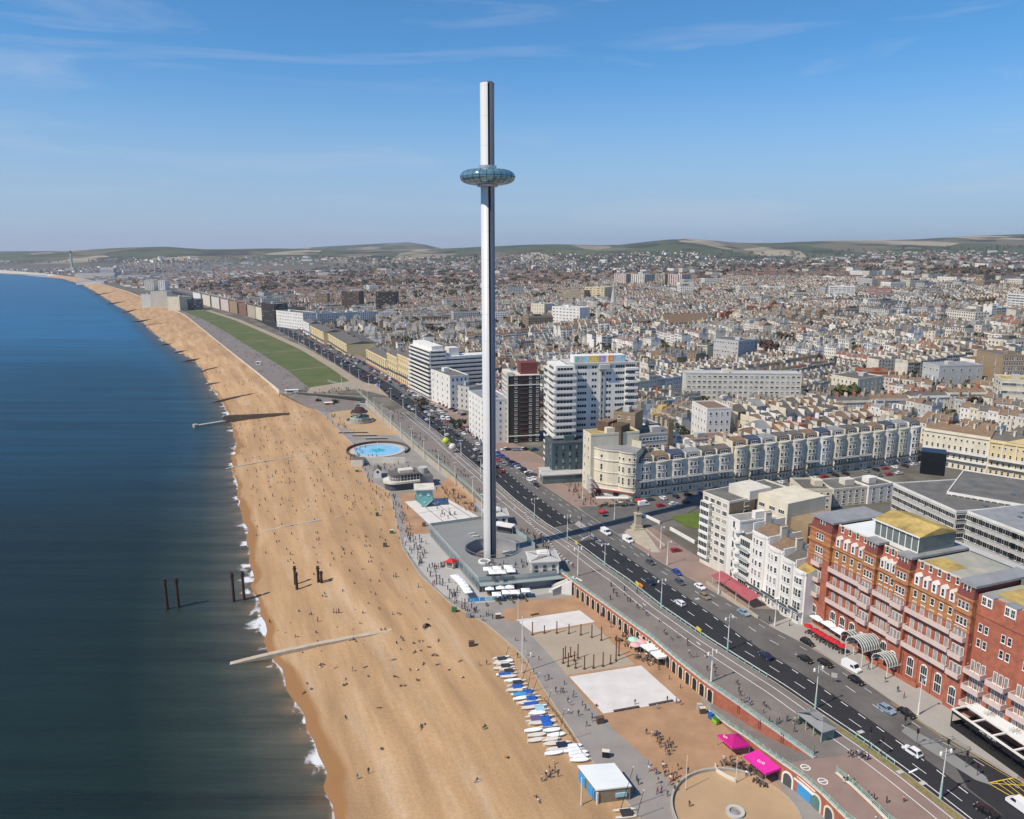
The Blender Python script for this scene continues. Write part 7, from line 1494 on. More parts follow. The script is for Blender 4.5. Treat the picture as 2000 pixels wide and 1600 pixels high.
def car(x, y, z, a, kind, cm, place, grp='vehicles on the seafront', detail=True, lab=None):
 if lab is None:
  for tr_ in range(30):
   c_ = cm or pick(CARC); lab = f"{c_[1]} {KN_[kind]} {place}"
   if lab.lower() not in LABELS: break
   if cm is None or tr_ > 4: kind = rs.choice(['hatch', 'saloon', 'suv'] if kind != 'van' else ['van', 'suv'])
 else: c_ = cm
 bd, gl, wh, wx, hl, tl = CARM[kind]; o = thing('car' if kind != 'van' else 'van', lab, 'car' if kind != 'van' else 'van', (x, y, z), a, grp)
 q = obj('body', bd, o); q.material_slots[0].link = 'OBJECT'; q.material_slots[0].material = M(c_[0]); obj('windows', gl, o)
 if detail:
  for X in wx:
   for Y in (-.80, .80): obj('wheel', wh, o, (X, Y, 0))
  f_ = 2.08 if kind != 'van' else 2.56; r_ = -2.08 if kind != 'van' else -2.52
  for Y in (-.58, .58): obj('headlight', hl, o, (f_, Y, .66 if kind != 'van' else .8)); obj('tail_light', tl, o, (r_, Y, .72 if kind != 'van' else 1.0))
 return o
def road_dir(x, y):
 i = min(range(len(KB) - 1), key=lambda k: (KB[k][1] - y) ** 2); j = max(0, i - 1); return math.atan2(KB[i + 1][1] - KB[j][1], KB[i + 1][0] - KB[j][0])
CW, CK, CS, CR, CBL, CG, CL, CN, CH = [c for c in CARC]  [:9]
RZ = U + .062
for px, py, kind, c_, lab, rev in (
(1328, 1181, 'hatch', CW, 'white hatchback on the dark road by the third lamp post', 0), (1270, 1140, 'saloon', CN, 'navy saloon on the dark road beside the orange barriers', 0), (1495, 1284, 'saloon', CN, 'navy saloon on the dark road opposite the red parasols', 0), (1781, 1472, 'suv', CW, 'white tall car on the dark road beside the grey island', 0), (1157, 1053, 'hatch', CS, 'first silver hatchback stopped at the pedestrian crossing', 0), (1171, 1063, 'saloon', CS, 'silver saloon queuing behind the first silver hatchback', 0), (1992, 1580, 'van', CW, 'white van cut off by the bottom right corner', 0), (1925, 1588, 'saloon', CK, 'black saloon on the dark junction in front of the white van', 0),
(1183, 1043, 'van', CW, 'tall white van by the stone monument paving', 1), (1226, 1058, 'van', CW, 'second white van just behind the monument van', 1), (1270, 1101, 'saloon', CG, 'grey saloon beside the motorbike on the pale carriageway', 1), (1322, 1121, 'hatch', CBL, 'blue hatchback by the pink pavement kerb', 1), (1328, 1140, 'hatch', CG, 'grey hatchback just behind the blue hatchback', 1), (1367, 1149, 'saloon', CW, 'white saloon opposite the faded red awning', 1), (1376, 1168, 'hatch', CH, 'bronze hatchback next to the white saloon', 1), (1452, 1200, 'saloon', CL, 'pale blue saloon near the side street mouth', 1), (1577, 1259, 'suv', CK, 'black people carrier parked by the red parasols', 1), (1573, 1291, 'saloon', CK, 'black saloon leading the pair before the hooped canopies', 1), (1612, 1299, 'hatch', CK, 'black hatchback behind the white van at the hotel', 1), (1662, 1308, 'van', CW, 'white van stopped at the hooped hotel canopy', 1), (1672, 1333, 'hatch', CK, 'black hatchback with white stripe below the white van', 1), (1731, 1389, 'hatch', CL, 'pale blue hatchback ahead of the island', 1), (1771, 1397, 'saloon', CK, 'black saloon by the pavement lamp near the bar terrace', 1)):
 x, y = G(px, py); car(x, y, RZ, road_dir(x, y) + (PI if rev else 0), kind, c_, '', lab=lab)
for px, py, kind, c_, lab, a_ in ((1320, 1078, 'hatch', CR, 'red hatchback turning out of the square by the garden', R(20)), (1257, 988, 'van', CW, 'white van parked by the terrace next to the red awning', R(15)), (1178, 1003, 'hatch', CR, 'bright red hatchback by the red parasols of the corner building', R(20))):
 x, y = G(px, py); car(x, y, U + .19, a_, kind, c_, '', lab=lab)
sqa = math.atan2(sq1[1] - sq0[1], sq1[0] - sq0[0])
for i in range(26):
 t_ = (i + .5) / 26; bx, by = lerp(sq0[0], sq1[0], t_), lerp(sq0[1], sq1[1], t_); nx, ny = math.sin(sqa), -math.cos(sqa)
 if rs.random() < .88: car(bx + nx * 6.5, by + ny * 6.5, U + .185, sqa + R(90 if i % 3 else 0), 'hatch', None, f"parked before the {ordn[min(19, int(t_ * 20))]} terrace house", 'cars parked in the square')
 if rs.random() < .6: car(bx + nx * 15, by + ny * 15, U + .185, sqa, 'hatch', None, f"across the square road from the {ordn[min(19, int(t_ * 20))]} terrace house", 'cars parked in the square')
ZN = [(395, 'level with the cream corner building'), (440, 'in front of the teal block'), (500, 'in front of the white tower'), (560, 'in front of the brown tower'), (640, 'by the far white terraces'), (760, 'before the streamlined flats'), (900, 'before the yellow terraces'), (1100, 'beside the big lawn'), (9999, 'far beside the lawns')]
def zone(y): return next(n_ for k, n_ in ZN if y < k)
LN_ = [(K1, M1, .28, 0, 'in the kerb lane'), (K1, M1, .74, 0, 'in the middle lane'), (M1, N1, .3, 1, 'in the far lane'), (M1, N1, .78, 1, 'by the landward kerb')]
KB_, MD_, KN2 = npts([p for p in KB if 330 < p[1] < 1350], 300), npts([p for p in MD if 330 < p[1] < 1350], 300), npts([p for p in KN if 330 < p[1] < 1350], 300)
for A_, C_, t_, rev, nm in ((KB_, MD_, .3, 0, 'in the kerb lane'), (KB_, MD_, .75, 0, 'in the middle lane'), (MD_, KN2, .25, 1, 'in the far lane'), (MD_, KN2, .62, 1, 'in the outer lane'), (MD_, KN2, .92, 1, 'parked at the kerb')):
 ln = [(lerp(a[0], c[0], t_), lerp(a[1], c[1], t_)) for a, c in zip(A_, C_)]; s_ = 4
 for x, y, a in along(ln, 7.2 if 'parked' in nm else 9.0, rs.uniform(0, 8)):
  if rs.random() < (.52 if rev == 0 else .45 if 'parked' not in nm else .8): car(x, y, Hs(x, y) + .065, a + (PI if rev else 0), rs.choice(['hatch', 'saloon', 'suv', 'hatch', 'van'][: 5 if rs.random() < .4 else 4]), None, f"{nm} {zone(y)}", 'traffic along the far seafront road', y < 520)
for px0, py0, px1, py1, n_, nm in ((925, 850, 870, 815, 7, 'in the row before the white terrace'), (1000, 905, 1040, 930, 6, 'parked before the brown tower'), (985, 880, 1045, 880, 8, 'in the car park between the towers'), (870, 805, 800, 765, 10, 'parked in the service road by the white blocks'), (905, 812, 860, 790, 7, 'parked against the white blocks')):
 for i, (x, y) in enumerate(npts([gq(px0, py0), gq(px1, py1)], n_)): car(x, y, Hs(x, y) + .19, R(rs.choice([20, 200, 112])), rs.choice(['hatch', 'saloon', 'suv']), None, f"{ordn[i]} {nm}", 'cars parked by the seafront blocks', True)
many([(1150, 1180), (1200, 1210), (1260, 1255)], 0, 30, 1.4, 'at the arcade shop fronts'); many([(1290, 1285), (1340, 1320), (1375, 1345)], 0, 16, 1.2, 'at the near arcade fronts'); many([(1000, 1180), (960, 1150), (1030, 1160)], 0, 26, 1.5, 'on the tower restaurant terrace', ('seated', 'standing')); many([(950, 1105), (990, 1110), (1030, 1100)], U + .03, 18, 1.5, 'on the tower roof terrace', ('seated', 'standing'))
for k in range(70):
 py = rs.uniform(1010, 1330); px = lerp(np.interp(py, [1010, 1180, 1330], [510, 540, 620]), np.interp(py, [1010, 1180, 1330], [760, 860, 960]), rs.random() ** .8); person(*bpt(px, py), rs.choice(['sitting', 'sitting', 'lying']), nearest(px, py, BL))
# tower terrace: restaurant front, parasols, kiosks, toll houses
def lp(a, c, t_): return (lerp(a[0], c[0], t_), lerp(a[1], c[1], t_))
fa = math.atan2(E4[1] - E2[1], E4[0] - E2[0])
for i, t_ in enumerate(spread(0, 1, 12)):
 x, y = lp(E2, E4, t_); b = B(); b.box(-1.15, -.12, 0, 1.15, .02, 2.9, 1); b.box(-1.2, -.16, 2.9, 1.2, .02, 3.1, 0); b.box(-.06, -.16, 0, .06, .02, 2.9, 0); obj('glass_door', (b, ['steel', 'glass']), t_deck, (x, y, .25), fa)
for i, t_ in enumerate(spread(0, 1, 14)):
 x, y = lp(E1, E2, t_); b = B(); b.box(-1.5, -.1, 0, 1.5, .02, 2.4, 0); obj('window', (b, ['paleglass']), t_deck, (x, y, .9), math.atan2(E2[1] - E1[1], E2[0] - E1[0]))
b = B(); b.prism([E2, lp(E2, E4, .98), offset([E2, E4], 2.6)[1], offset([E2, E4], 2.6)[0]], 3.2, 3.45); obj('glass_canopy', (b, ['clear']), t_deck)
def parasol_mesh(key, size, h, m, sides=4):
 if key in CACHE: return CACHE[key]
 b = B(); n = sides; r = size * (1.414 / 2 if n == 4 else .5); a0 = PI / 4 if n == 4 else 0
 ring = [(r * math.cos(a0 + 2 * PI * i / n), r * math.sin(a0 + 2 * PI * i / n)) for i in range(n)]
 b.add([(x, y, h) for x, y in ring] + [(0, 0, h + size * .17)] + [(x, y, h - .18) for x, y in ring], [(i, (i + 1) % n, n) for i in range(n)] + [(n + 1 + i, n + 1 + (i + 1) % n, (i + 1) % n, i) for i in range(n)], 0)
 p = B(); p.cyl(0, 0, 0, h + size * .16, .05, n=6); p.cyl(0, 0, 0, .12, .35, n=8); CACHE[key] = (b.mesh('canopy', [m]), p.mesh('pole', ['steel'])); return CACHE[key]
def parasol(x, y, z, size, h, m, label, grp, sides=4, a=0):
 o = thing('parasol', label, 'parasol', (x, y, z), a, grp); c, p = parasol_mesh(('par', size, h, m, sides), size, h, m, sides); obj('canopy', c, o); obj('pole', p, o); return o
def table_set(x, y, z, a, label, grp='tables with benches at the cafes'):
 o = thing('cafe_table', label, 'table', (x, y, z), a, grp)
 if 'tb' not in CACHE:
  b = B(); b.box(-.75, -.35, .70, .75, .35, .75); q = B(); q.box(-.6, -.04, 0, -.52, .04, .7); q.box(.52, -.04, 0, .6, .04, .7); s_ = B(); s_.box(-.75, -.14, .40, .75, .14, .45); s_.box(-.6, -.05, 0, -.54, .05, .4); s_.box(.54, -.05, 0, .6, .05, .4); CACHE['tb'] = (b.mesh('table_top', ['timber']), q.mesh('leg', ['black']), s_.mesh('bench', ['timber']))
 t_, l_, s_ = CACHE['tb']; obj('table_top', t_, o); obj('leg', l_, o); obj('bench', s_, o, (0, .75, 0)); obj('bench', s_, o, (0, -.75, 0))
P6 = lambda X, Y, sc_, ox, oy: (ox + X * sc_, oy + Y * sc_)
rowm = {0: 'back row', 1: 'front row'}
for i, (X, Y) in enumerate(((985, 622), (1090, 612), (1215, 600), (1045, 658), (1140, 655), (1245, 638))):
 x, y = G(*P6(X, Y + 12, .175, 780, 1000), U + 2.4); parasol(x, y, dz, 3.0, 2.4, 'clothwhite', f"white square parasol on the tower roof terrace, {ordn[i % 3]} in its {rowm[i // 3]}", 'white parasols on the tower roof terrace', 4, .1)
 table_set(x + .3, y - 1.2, dz, .2, f"dark cafe table under {ordn[i % 3]} roof terrace parasol of the {rowm[i // 3]}")
for i, (X, Y) in enumerate(((1005, 838), (1125, 828), (1230, 822), (1085, 905), (1195, 882), (1295, 880), (1410, 862))):
 x, y = G(*P6(X, Y + 10, .175, 780, 1000), 2.5); parasol(x, y, .02, 3.0, 2.5, 'clothwhite', f"white parasol inside the blue fence, {ordn[i if i < 3 else i - 3]} in the {'row by the glass doors' if i < 3 else 'row by the fence'}", 'white parasols behind the blue fence', 4, .1)
 table_set(x, y, .02, .3, f"cafe table by the blue fence, {ordn[i]} from the beach end")
for i, (X, Y) in enumerate(((625, 708), (660, 740), (690, 770), (715, 800), (740, 838), (765, 875))):
 x, y = G(*P6(X, Y + 10, .175, 780, 1000), 2.5); parasol(x, y, .02, 2.9 if i < 4 else 2.7, 2.5, 'clothwhite', f"white parasol on the seaward terrace, {ordn[i]} from the red roofed kiosk", 'white parasols on the seaward terrace', 4, math.atan2(E2[1] - E1[1], E2[0] - E1[0]))
# blue fence of panels
fpts = GL([(914, 1176), (960, 1173), (1000, 1168), (1041, 1162)], 0); t = thing('terrace_fence', 'row of pale blue screens along the beach edge of the tower restaurant', 'fence')
fr_ = resample(fpts, 1.9)
b = B(); b.box(0, -.04, .08, 1.75, .04, 1.35); fm_ = [b.mesh('screen', [m_]) for m_ in ('skyblue', 'palescreen')]
for i, (a, c) in enumerate(zip(fr_, fr_[1:])): obj('screen', fm_[0 if i < 3 else 1], t, (*a, 0), math.atan2(c[1] - a[1], c[0] - a[0]))
# deck chairs along the sand edge
for i, (X, Y) in enumerate(((975, 1048), (1120, 1030), (1270, 1015), (1415, 998), (1920, 905))):
 x, y = G(*P6(X, Y, .175, 780, 1000), 0); o = thing('deck_chair', f"dark deck chair on the pale strip before the blue fence, {ordn[i]} from the beach path", 'deck chair', (x, y, .02), .4, 'deck chairs by the blue fence')
 b = B(); b.add([(-.3, -.6, .25), (.3, -.6, .25), (.3, .5, .95), (-.3, .5, .95)], [(0, 1, 2, 3), (3, 2, 1, 0)]); obj('sling', (b, ['khaki']), o); b = B(); b.tube((-.32, -.7, .05), (-.32, .6, 1), .03); b.tube((.32, -.7, .05), (.32, .6, 1), .03); b.tube((-.32, .5, 0), (-.32, -.4, .6), .03); b.tube((.32, .5, 0), (.32, -.4, .6), .03); obj('frame', (b, ['timber']), o)
# red roofed kiosk
x, y = G(881, 1108, 0); t = thing('food_kiosk', 'small white kiosk with a red awning roof beside the glass wall', 'kiosk', (x, y, .01), R(-28))
mbox('body', 'offwhite', t, -1.6, -1.2, 0, 1.6, 1.2, 2.4); b = B(); b.hip(-1.9, -1.6, 1.9, 1.6, 2.4, 3.3, 0, .35); obj('awning', (b, ['clothred']), t); mbox('hatch', 'darkgrey', t, -1.2, -1.25, 1, 1.2, -1.2, 2.1); mbox('counter', 'stone', t, -1.4, -1.7, .9, 1.4, -1.2, 1.0)
# ring seat, roof lights on the deck
x, y = G(946, 1098); t = thing('ring_bench', 'white oval ring bench on the tower terrace below the shaft', 'bench', (x, y, dz)); b = B(); b.lathe([(1.5, 0), (1.5, .5), (2.2, .5), (2.2, 0)], 24); obj('seat', (b, ['white']), t); mcyl('planter', 'greypaving', t, 0, 0, 0, .3, 1.5, n=20)
for i, (px, py) in enumerate(((922, 1044), (928, 1049))):
 x, y = G(px, py); t = thing('roof_vent', ['white roof vent on the tower terrace, the farther of two', 'white roof vent on the tower terrace, the nearer of two'][i], 'vent', (x, y, dz), .3); mbox('body', 'white', t, -1.2, -.4, 0, 1.2, .4, .5); mbox('cover', 'palegrey', t, -1.3, -.5, .5, 1.3, .5, .6)
# toll houses
def toll(px, py, label, w_, d_, h_, a):
 x, y = G(px, py); t = thing('toll_house', label, 'kiosk building', (x, y, U + .02), a)
 mbox('wall', 'offwhite', t, -w_, -d_, 0, w_, d_, h_)
 b = B(); b.box(-w_ - .8, -d_ - .8, h_, w_ + .8, d_ + .8, h_ + .45); b.box(-w_ - .3, -d_ - .3, h_ - .5, w_ + .3, d_ + .3, h_); obj('cornice', (b, ['white']), t)
 b = B(); b.hip(-w_ - .6, -d_ - .6, w_ + .6, d_ + .6, h_ + .45, h_ + 1.3, 0, .7); obj('roof', (b, ['palegrey']), t)
 b = B(); b.box(-w_ * .45, -d_ * .45, h_ + 1.0, w_ * .45, d_ * .45, h_ + 1.9); b.box(-w_ * .3, -d_ * .3, h_ + 1.9, w_ * .3, d_ * .3, h_ + 2.3); obj('roof_lantern', (b, ['white']), t)
 for sx_ in spread(-w_, w_, 3): obj('arched_window', archwin(1.5, h_ * .72, 'white'), t, (sx_, -d_, .3)); obj('arched_window', archwin(1.5, h_ * .72, 'white'), t, (sx_, d_, .3), PI)
 for sy_ in spread(-d_, d_, 3): obj('arched_window', archwin(1.4, h_ * .72, 'white'), t, (-w_, sy_, .3), -PI / 2); obj('arched_window', archwin(1.4, h_ * .72, 'white'), t, (w_, sy_, .3), PI / 2)
 for q in (-w_, w_):
  for p in (-d_, d_): mbox('corner_pilaster', 'white', t, q - .25, p - .25, 0, q + .25, p + .25, h_ - .05)
 mtube('flag_pole', 'steel', t, (0, 0, h_ + 2.3), (0, 0, h_ + 7), .05)
toll(1060, 1112, 'white classical pavilion with arched windows nearer the stairs beside the tower', 4.6, 4.0, 4.6, R(8)); toll(968, 1022, 'white classical pavilion with arched windows behind the tower shaft', 4.2, 3.6, 4.4, R(8))
t = thing('ticket_canopy', 'white flat canopy on posts between the tower shaft and promenade', 'canopy', (*G(985, 1040), dz), R(-25)); mbox('roof', 'white', t, -4, -2, 3, 4, 2, 3.4)
for q in (-3.6, 3.6): mbox('post', 'steel', t, q - .15, -.15, 0, q + .15, .15, 3)
mbox('booth', 'darkgrey', t, -3, -.5, 0, 3, 1.5, 2.4)
glass_run(thing('well_side_screen', 'line of tall glass screens beside the promenade right of the tower', 'screen'), GL([(1000, 1038), (1030, 1058), (1045, 1072)]), dz, 2.2, 1.6)
# white stone blocks in a line along the promenade
bl = [G(*P6(X, Y, .2, 1040, 900)) for X, Y in ((-70, 520), (0, 640), (50, 700), (100, 745), (160, 800), (230, 890), (330, 985), (410, 1030))]
for i, (x, y, a) in enumerate(along(bl, 2.4)): o = thing('stone_block', f"pale stone block seat, {ordn[i]} in the line beside the toll pavilions", 'block seat', (x, y, U + .01), a, 'stone block seats', None); b = B(); b.box(-.6, -.3, 0, .6, .3, .5); b.box(-.66, -.36, .5, .66, .36, .6); obj('seat', (b, ['lightpaving']), o)
# groynes, pier remains, flagpoles
mat('groynestone', (.46, .38, .28), .9, .15, .4)
def groyne(label, p0, p1, w_, m, rise, piles=False):
 a = (*G(*p0, -4.0), 0); c = bpt(*p1); a = (a[0], a[1], -4.6); t = thing('groyne', label, 'groyne')
 n = 14; P_ = npts([a[:2], c[:2]], n); L_ = offset(P_, -w_ / 2); R_ = offset(P_, w_ / 2); zt = [lerp(-4.6, beach_z(*c[:2]) + .12, (i / (n - 1)) ** .85) + rise * math.sin(PI * min(1, i / (n - 1) * 1.1)) * (1 if i else .2) for i in range(n)]
 for i in range(n - 1): b = B(); b.prism([L_[i], L_[i + 1], R_[i + 1], R_[i]], -6, [zt[i], zt[i + 1], zt[i + 1], zt[i]]); obj('segment', (b, [m]), t)
 if piles:
  for x, y, _ in along(P_, 6, 2): b = B(); zz_ = float(np.interp(math.hypot(x - P_[0][0], y - P_[0][1]), np.linspace(0, math.hypot(P_[-1][0] - P_[0][0], P_[-1][1] - P_[0][1]), n), zt)); b.cyl(x, y, -6, zz_ + .7, .22, n=6); obj('pile', (b, ['timber']), t)
groyne('long pale concrete groyne crossing the near beach into the dark water', (420, 1300), (765, 1230), 1.7, 'groynestone', .55)
groyne('thin pale groyne second from the nearest, level with the striped court', (470, 1046), (668, 1008), 1.1, 'concrete', .4); groyne('low groyne third from the nearest, below the round pool', (425, 917), (600, 888), 1.2, 'concrete', .35)
groyne('dark timber groyne just beyond the concrete breakwater', (405, 787), (522, 764), 1.4, 'timber', .5, True)
for i, (p0, p1) in enumerate((((395, 752), (432, 747)), ((388, 726), (432, 716)), ((350, 707), (392, 700)), ((335, 690), (365, 684)), ((308, 675), (335, 671)), ((278, 636), (330, 630)), ((252, 630), (300, 623)), ((236, 611), (275, 603)), ((203, 595), (248, 588)), ((180, 577), (225, 570)))):
 groyne(f"dark timber groyne on the far beach, {ordn[i]} beyond the long timber one", p0, p1, 2.0, 'timber', .7)
t = thing('breakwater', 'stepped concrete breakwater with a low arm reaching into the sea', 'breakwater')
pa = npts([G(380, 836, -4), G(442, 826, -4)], 2); pb = npts([G(436, 823, -3), G(565, 812, -1)], 2)
b = B(); b.prism([pa[0], pa[1], offset(pa, -3.0)[1], offset(pa, -3.0)[0]], -8, -2.6); b.prism([pa[0], lp(pa[0], pa[1], .12), offset([pa[0], lp(pa[0], pa[1], .12)], -3.4)[1], offset(pa, -3.4)[0]], -2.6, -1.9); obj('low_arm', (b, ['concrete']), t)
b = B(); b.prism([pb[0], pb[1], offset(pb, -4)[1], offset(pb, -4)[0]], -7, -.6); b.prism([pb[0], pb[1], offset(pb, -.7)[1], offset(pb, -.7)[0]], -.6, .4); q = offset(pb, -3.3); b.prism([q[0], q[1], offset(q, -.7)[1], offset(q, -.7)[0]], -.6, .4); obj('walled_deck', (b, ['timber']), t)
for i, (px, yb_, yt_, lab) in enumerate(((327, 1190, 1131, 'outer left one in the sea'), (349, 1187, 1129, 'outer right one in the sea'), (457, 1175, 1119, 'left one at the water edge'), (477, 1172, 1117, 'right one at the water edge'), (577, 1141, 1107, 'taller one of the left beach pair'), (580, 1151, 1119, 'shorter one of the left beach pair'), (622, 1138, 1107, 'taller one of the right beach pair'), (628, 1139, 1117, 'shorter one of the right beach pair'))):
 x, y, z = bpt(px, yb_) if px > 495 else (*G(px, yb_, -4), -4); hh = topz(y, yt_) - z; o = thing('pier_post', f"rusty iron pier post, {lab}", 'post', (x, y, z)); mcyl('shaft', 'rust', o, 0, 0, -1.5, hh, .52, .45, 10); b = B(); b.cyl(0, 0, hh * .86, hh * .9, .7, n=10); b.cyl(0, 0, hh, hh + .1, .62, n=10); obj('collar', (b, ['rust']), o)
for X, Y, T_ in ((228, 460, 320), (362, 440, 360), (500, 440, 315), (635, 445, 345), (768, 460, 345), (890, 487, 352), (997, 520, 375), (570, 775, 615), (595, 720, 595), (627, 810, 665), (653, 705, 600), (697, 750, 650), (710, 830, 742), (735, 717, 570), (808, 840, 700), (910, 830, 685), (1015, 810, 660), (1100, 783, 690), (1160, 745, 470), (1192, 690, 520)):
 i = [228, 362, 500, 635, 768, 890, 997, 570, 595, 627, 653, 697, 710, 735, 808, 910, 1015, 1100, 1160, 1192].index(X); x, y = G(*P6(X, Y, .175, 1000, 1160), 0); hh = topz(y, 1160 + T_ * .175)
 lab = (f"{ordn[i]} from the left in the back row of rusty columns" if i < 7 else f"{ordn[i - 7]} in the close front cluster of rusty columns" if i < 14 else f"{ordn[i - 14]} in the right hand row of rusty columns")
 o = thing('rusty_column', 'slender column, ' + lab, 'column', (x, y, .02), 0, 'salvaged pier columns on the court'); mcyl('shaft', 'rustred', o, 0, 0, 0, hh, .17, .15, 8); b = B(); b.cyl(0, 0, 0, .18, .42, n=8); b.cyl(0, 0, hh, hh + .12, .22, n=8); obj('flange', (b, ['rustred']), o)
def mast(px, yb_, yt_, label, z=0, r_=.16, m='white', name='flagpole', cat='flagpole'):
 x, y = G(px, yb_, z); hh = topz(y, yt_) - z; o = thing(name, label, cat, (x, y, z)); b = B(); b.cyl(0, 0, 0, hh, r_, r_ * .6, 8); obj('pole', (b, [m]), o); mcyl('base', 'concrete', o, 0, 0, 0, .35, r_ * 2.4, n=10); b = B(); b.cyl(0, 0, hh, hh + .25, r_, .04, 8); obj('finial', (b, [m]), o); return o
mast(1020, 1314, 1205, 'tall white pole between the beach path and the first dinghies'); mast(745, 998, 948, 'white pole on the shingle below the teal house'); mast(1135, 1573, 1520, 'white pole at the seaward corner of the white roofed hut', 0, .14)
mast(1012, 1215, 1170, 'thin pole where the grey path meets the gravel', 0, .10)
# lamps
def lamp(px, yb_, yt_, label, z=U, m='mint', arms=2, head=True, sc_=1.0):
 x, y = G(px, yb_, z); hh = topz(y, yt_) - z; o = thing('street_lamp', label, 'street lamp', (x, y, z + .02), road_dir(x, y) if y < 1300 else 0, 'street lamps along the seafront')
 b = B(); b.cyl(0, 0, 0, hh * .34, .26 * sc_, .19 * sc_, 8); obj('base', (b, [m]), o); b = B(); b.cyl(0, 0, hh * .34, hh, .13 * sc_, .08 * sc_, 8); obj('pole', (b, ['white' if m == 'mint' else m]), o)
 if head:
  for s_ in (-1, 1)[:arms]:
   mtube('arm', 'white', o, (0, 0, hh * .93), (0, s_ * 1.3, hh * .97), .05); b = B(); b.lathe([(.02, hh * .97), (.24, hh * .95), (.30, hh * .90), (.05, hh * .87)], 8, 0, s_ * 1.35); obj('lantern', (b, ['lampglass']), o)
for i, (px, yb_, yt_) in enumerate(((1836, 1560, 1462), (1592, 1384, 1300), (1421, 1270, 1202), (1291, 1188, 1130), (1181, 1105, 1061), (1108, 1056, 1005), (1044, 1014, 972))): lamp(px, yb_, yt_, f"white lamp post on the seaward kerb, {ordn[i]} from the bottom right corner")
lamp(1387, 1361, 1268, 'tall pale green lamp standing below the arcade at the ramp foot', 0, 'mint', 2, True, 1.7); lamp(1128, 1148, 1066, 'tall pale green lamp at the foot of the stone staircase', 0, 'mint', 2, True, 1.5); lamp(946, 985, 925, 'pale green lamp just left of the tower shaft', U, 'mint'); 
for i, (px, yb_, yt_) in enumerate(((1793, 1396, 1326), (1513, 1223, 1172), (1403, 1161, 1112), (1303, 1103, 1056), (1290, 1072, 1028), (1200, 1015, 975), (1138, 975, 938))): lamp(px, yb_, yt_, f"slim white lamp on the landward pavement, {ordn[i]} from the bar terrace", U + .17, 'white', 1)
k = 0
for x, y, a in along(offset([p for p in KB if 340 < p[1] < 1250], -.8), 34, 6):
 o = thing('street_lamp', f"far seaward lamp post, {ordn[k]} beyond the tower shaft", 'street lamp', (x, y, Hs(x, y)), a, 'street lamps along the seafront'); k += 1
 if 'fl' not in CACHE: b = B(); b.cyl(0, 0, 0, 9, .2, .1, 6); q = B(); q.box(-.25, -1.2, 8.6, .25, 1.2, 8.9); CACHE['fl'] = (b.mesh('pole', ['white']), q.mesh('lantern_arm', ['lampglass']))
 obj('pole', CACHE['fl'][0], o); obj('lantern_arm', CACHE['fl'][1], o)
k = 0
for x, y, a in along(offset(FW, -.9), 26, 10):
 o = thing('promenade_lamp', f"tall white promenade lamp, {ordn[k]} along the sand coloured wall beyond the tower", 'lamp', (x, y, 0), a, 'lamps along the far retaining wall'); k += 1; mcyl('pole', 'offwhite', o, 0, 0, 0, 12, .3, .14, 6); mbox('lantern_arm', 'lampglass', o, -.2, -1, 11.6, .2, 1, 11.9)
for i, (px, yb_, yt_) in enumerate(((1339, 1543, 1477), (1437, 1529, 1480))): mast(px, yb_, yt_, f"thin white pole with a lamp head by the sand circle, the {['left', 'right'][i]} one", 0, .08, 'white', 'path_lamp', 'lamp')
# traffic lights
for i, (px, yb_, yt_) in enumerate(((1697, 1462, 1422), (1721, 1478, 1440), (1767, 1420, 1400), (1790, 1456, 1425), (1850, 1472, 1445), (1886, 1500, 1468), (1908, 1516, 1492), (1153, 1057, 1034), (1135, 1030, 1012), (1915, 1590, 1575))):
 x, y = G(px, yb_); hh = topz(y, yt_) - U; o = thing('traffic_light', f"traffic light pole, {ordn[i]} round the grey island and crossings", 'traffic light', (x, y, U + .15), 0, 'traffic lights'); mcyl('pole', 'darkgrey', o, 0, 0, 0, hh, .07, n=6); mbox('head', 'black', o, -.2, -.16, hh - 1.1, .2, .16, hh); mcyl('lens', 'redlens', o, 0, -.17, hh - .35, hh - .15, .1, n=8)
# guard rails round the island
railing('island_rail', 'thin grey guard rail round the traffic island before the bar terrace', GL([(1792, 1458), (1860, 1447), (1893, 1468), (1840, 1480)]), U + .2, 2.4, 1.0, 'midgrey', 2, False)
x, y = G(1628, 1335); o = thing('road_sign', 'grey backed square road sign on two posts on the dark road edge', 'sign', (x, y, U + .06), R(-20)); mbox('panel', 'palegrey', o, -.7, -.04, 1.6, .7, .04, 2.9); mcyl('post', 'steel', o, -.5, .08, 0, 2.8, .05, n=5); mcyl('post', 'steel', o, .5, .08, 0, 2.8, .05, n=5)
for i, (px, py, m_) in enumerate(((1245, 1143, 'yellowpaint'), (1252, 1147, 'orangepaint'), (1365, 1233, 'yellowpaint'), (1126, 1063, 'yellowpaint'))):
 x, y = G(px, py); o = thing('road_barrier', ['yellow plastic barrier by the guard rail next to the orange one', 'orange plastic barrier by the guard rail near the navy car', 'single yellow sign box against the guard rail', 'yellow box at the kerb by the pedestrian crossing'][i], 'barrier', (x, y, U + .05), R(110)); b = B(); b.box(-1.1, -.15, .15, 1.1, .15, 1.0); obj('panel', (b, [m_]), o); b = B(); b.box(-.9, -.3, 0, -.7, .3, .15); b.box(.7, -.3, 0, .9, .3, .15); obj('foot', (b, ['black']), o)
for i, (px, py) in enumerate(((1758, 1508), (1802, 1530), (1681, 1430), (1362, 1170))):
 x, y = G(px, py); o = thing('manhole_slab', f"pale square patch in the dark road, {ordn[i]} near the island", 'patch', (x, y, U + .066), R(20)); mbox('slab', 'palegrey', o, -.8, -.5, 0, .8, .5, .012)
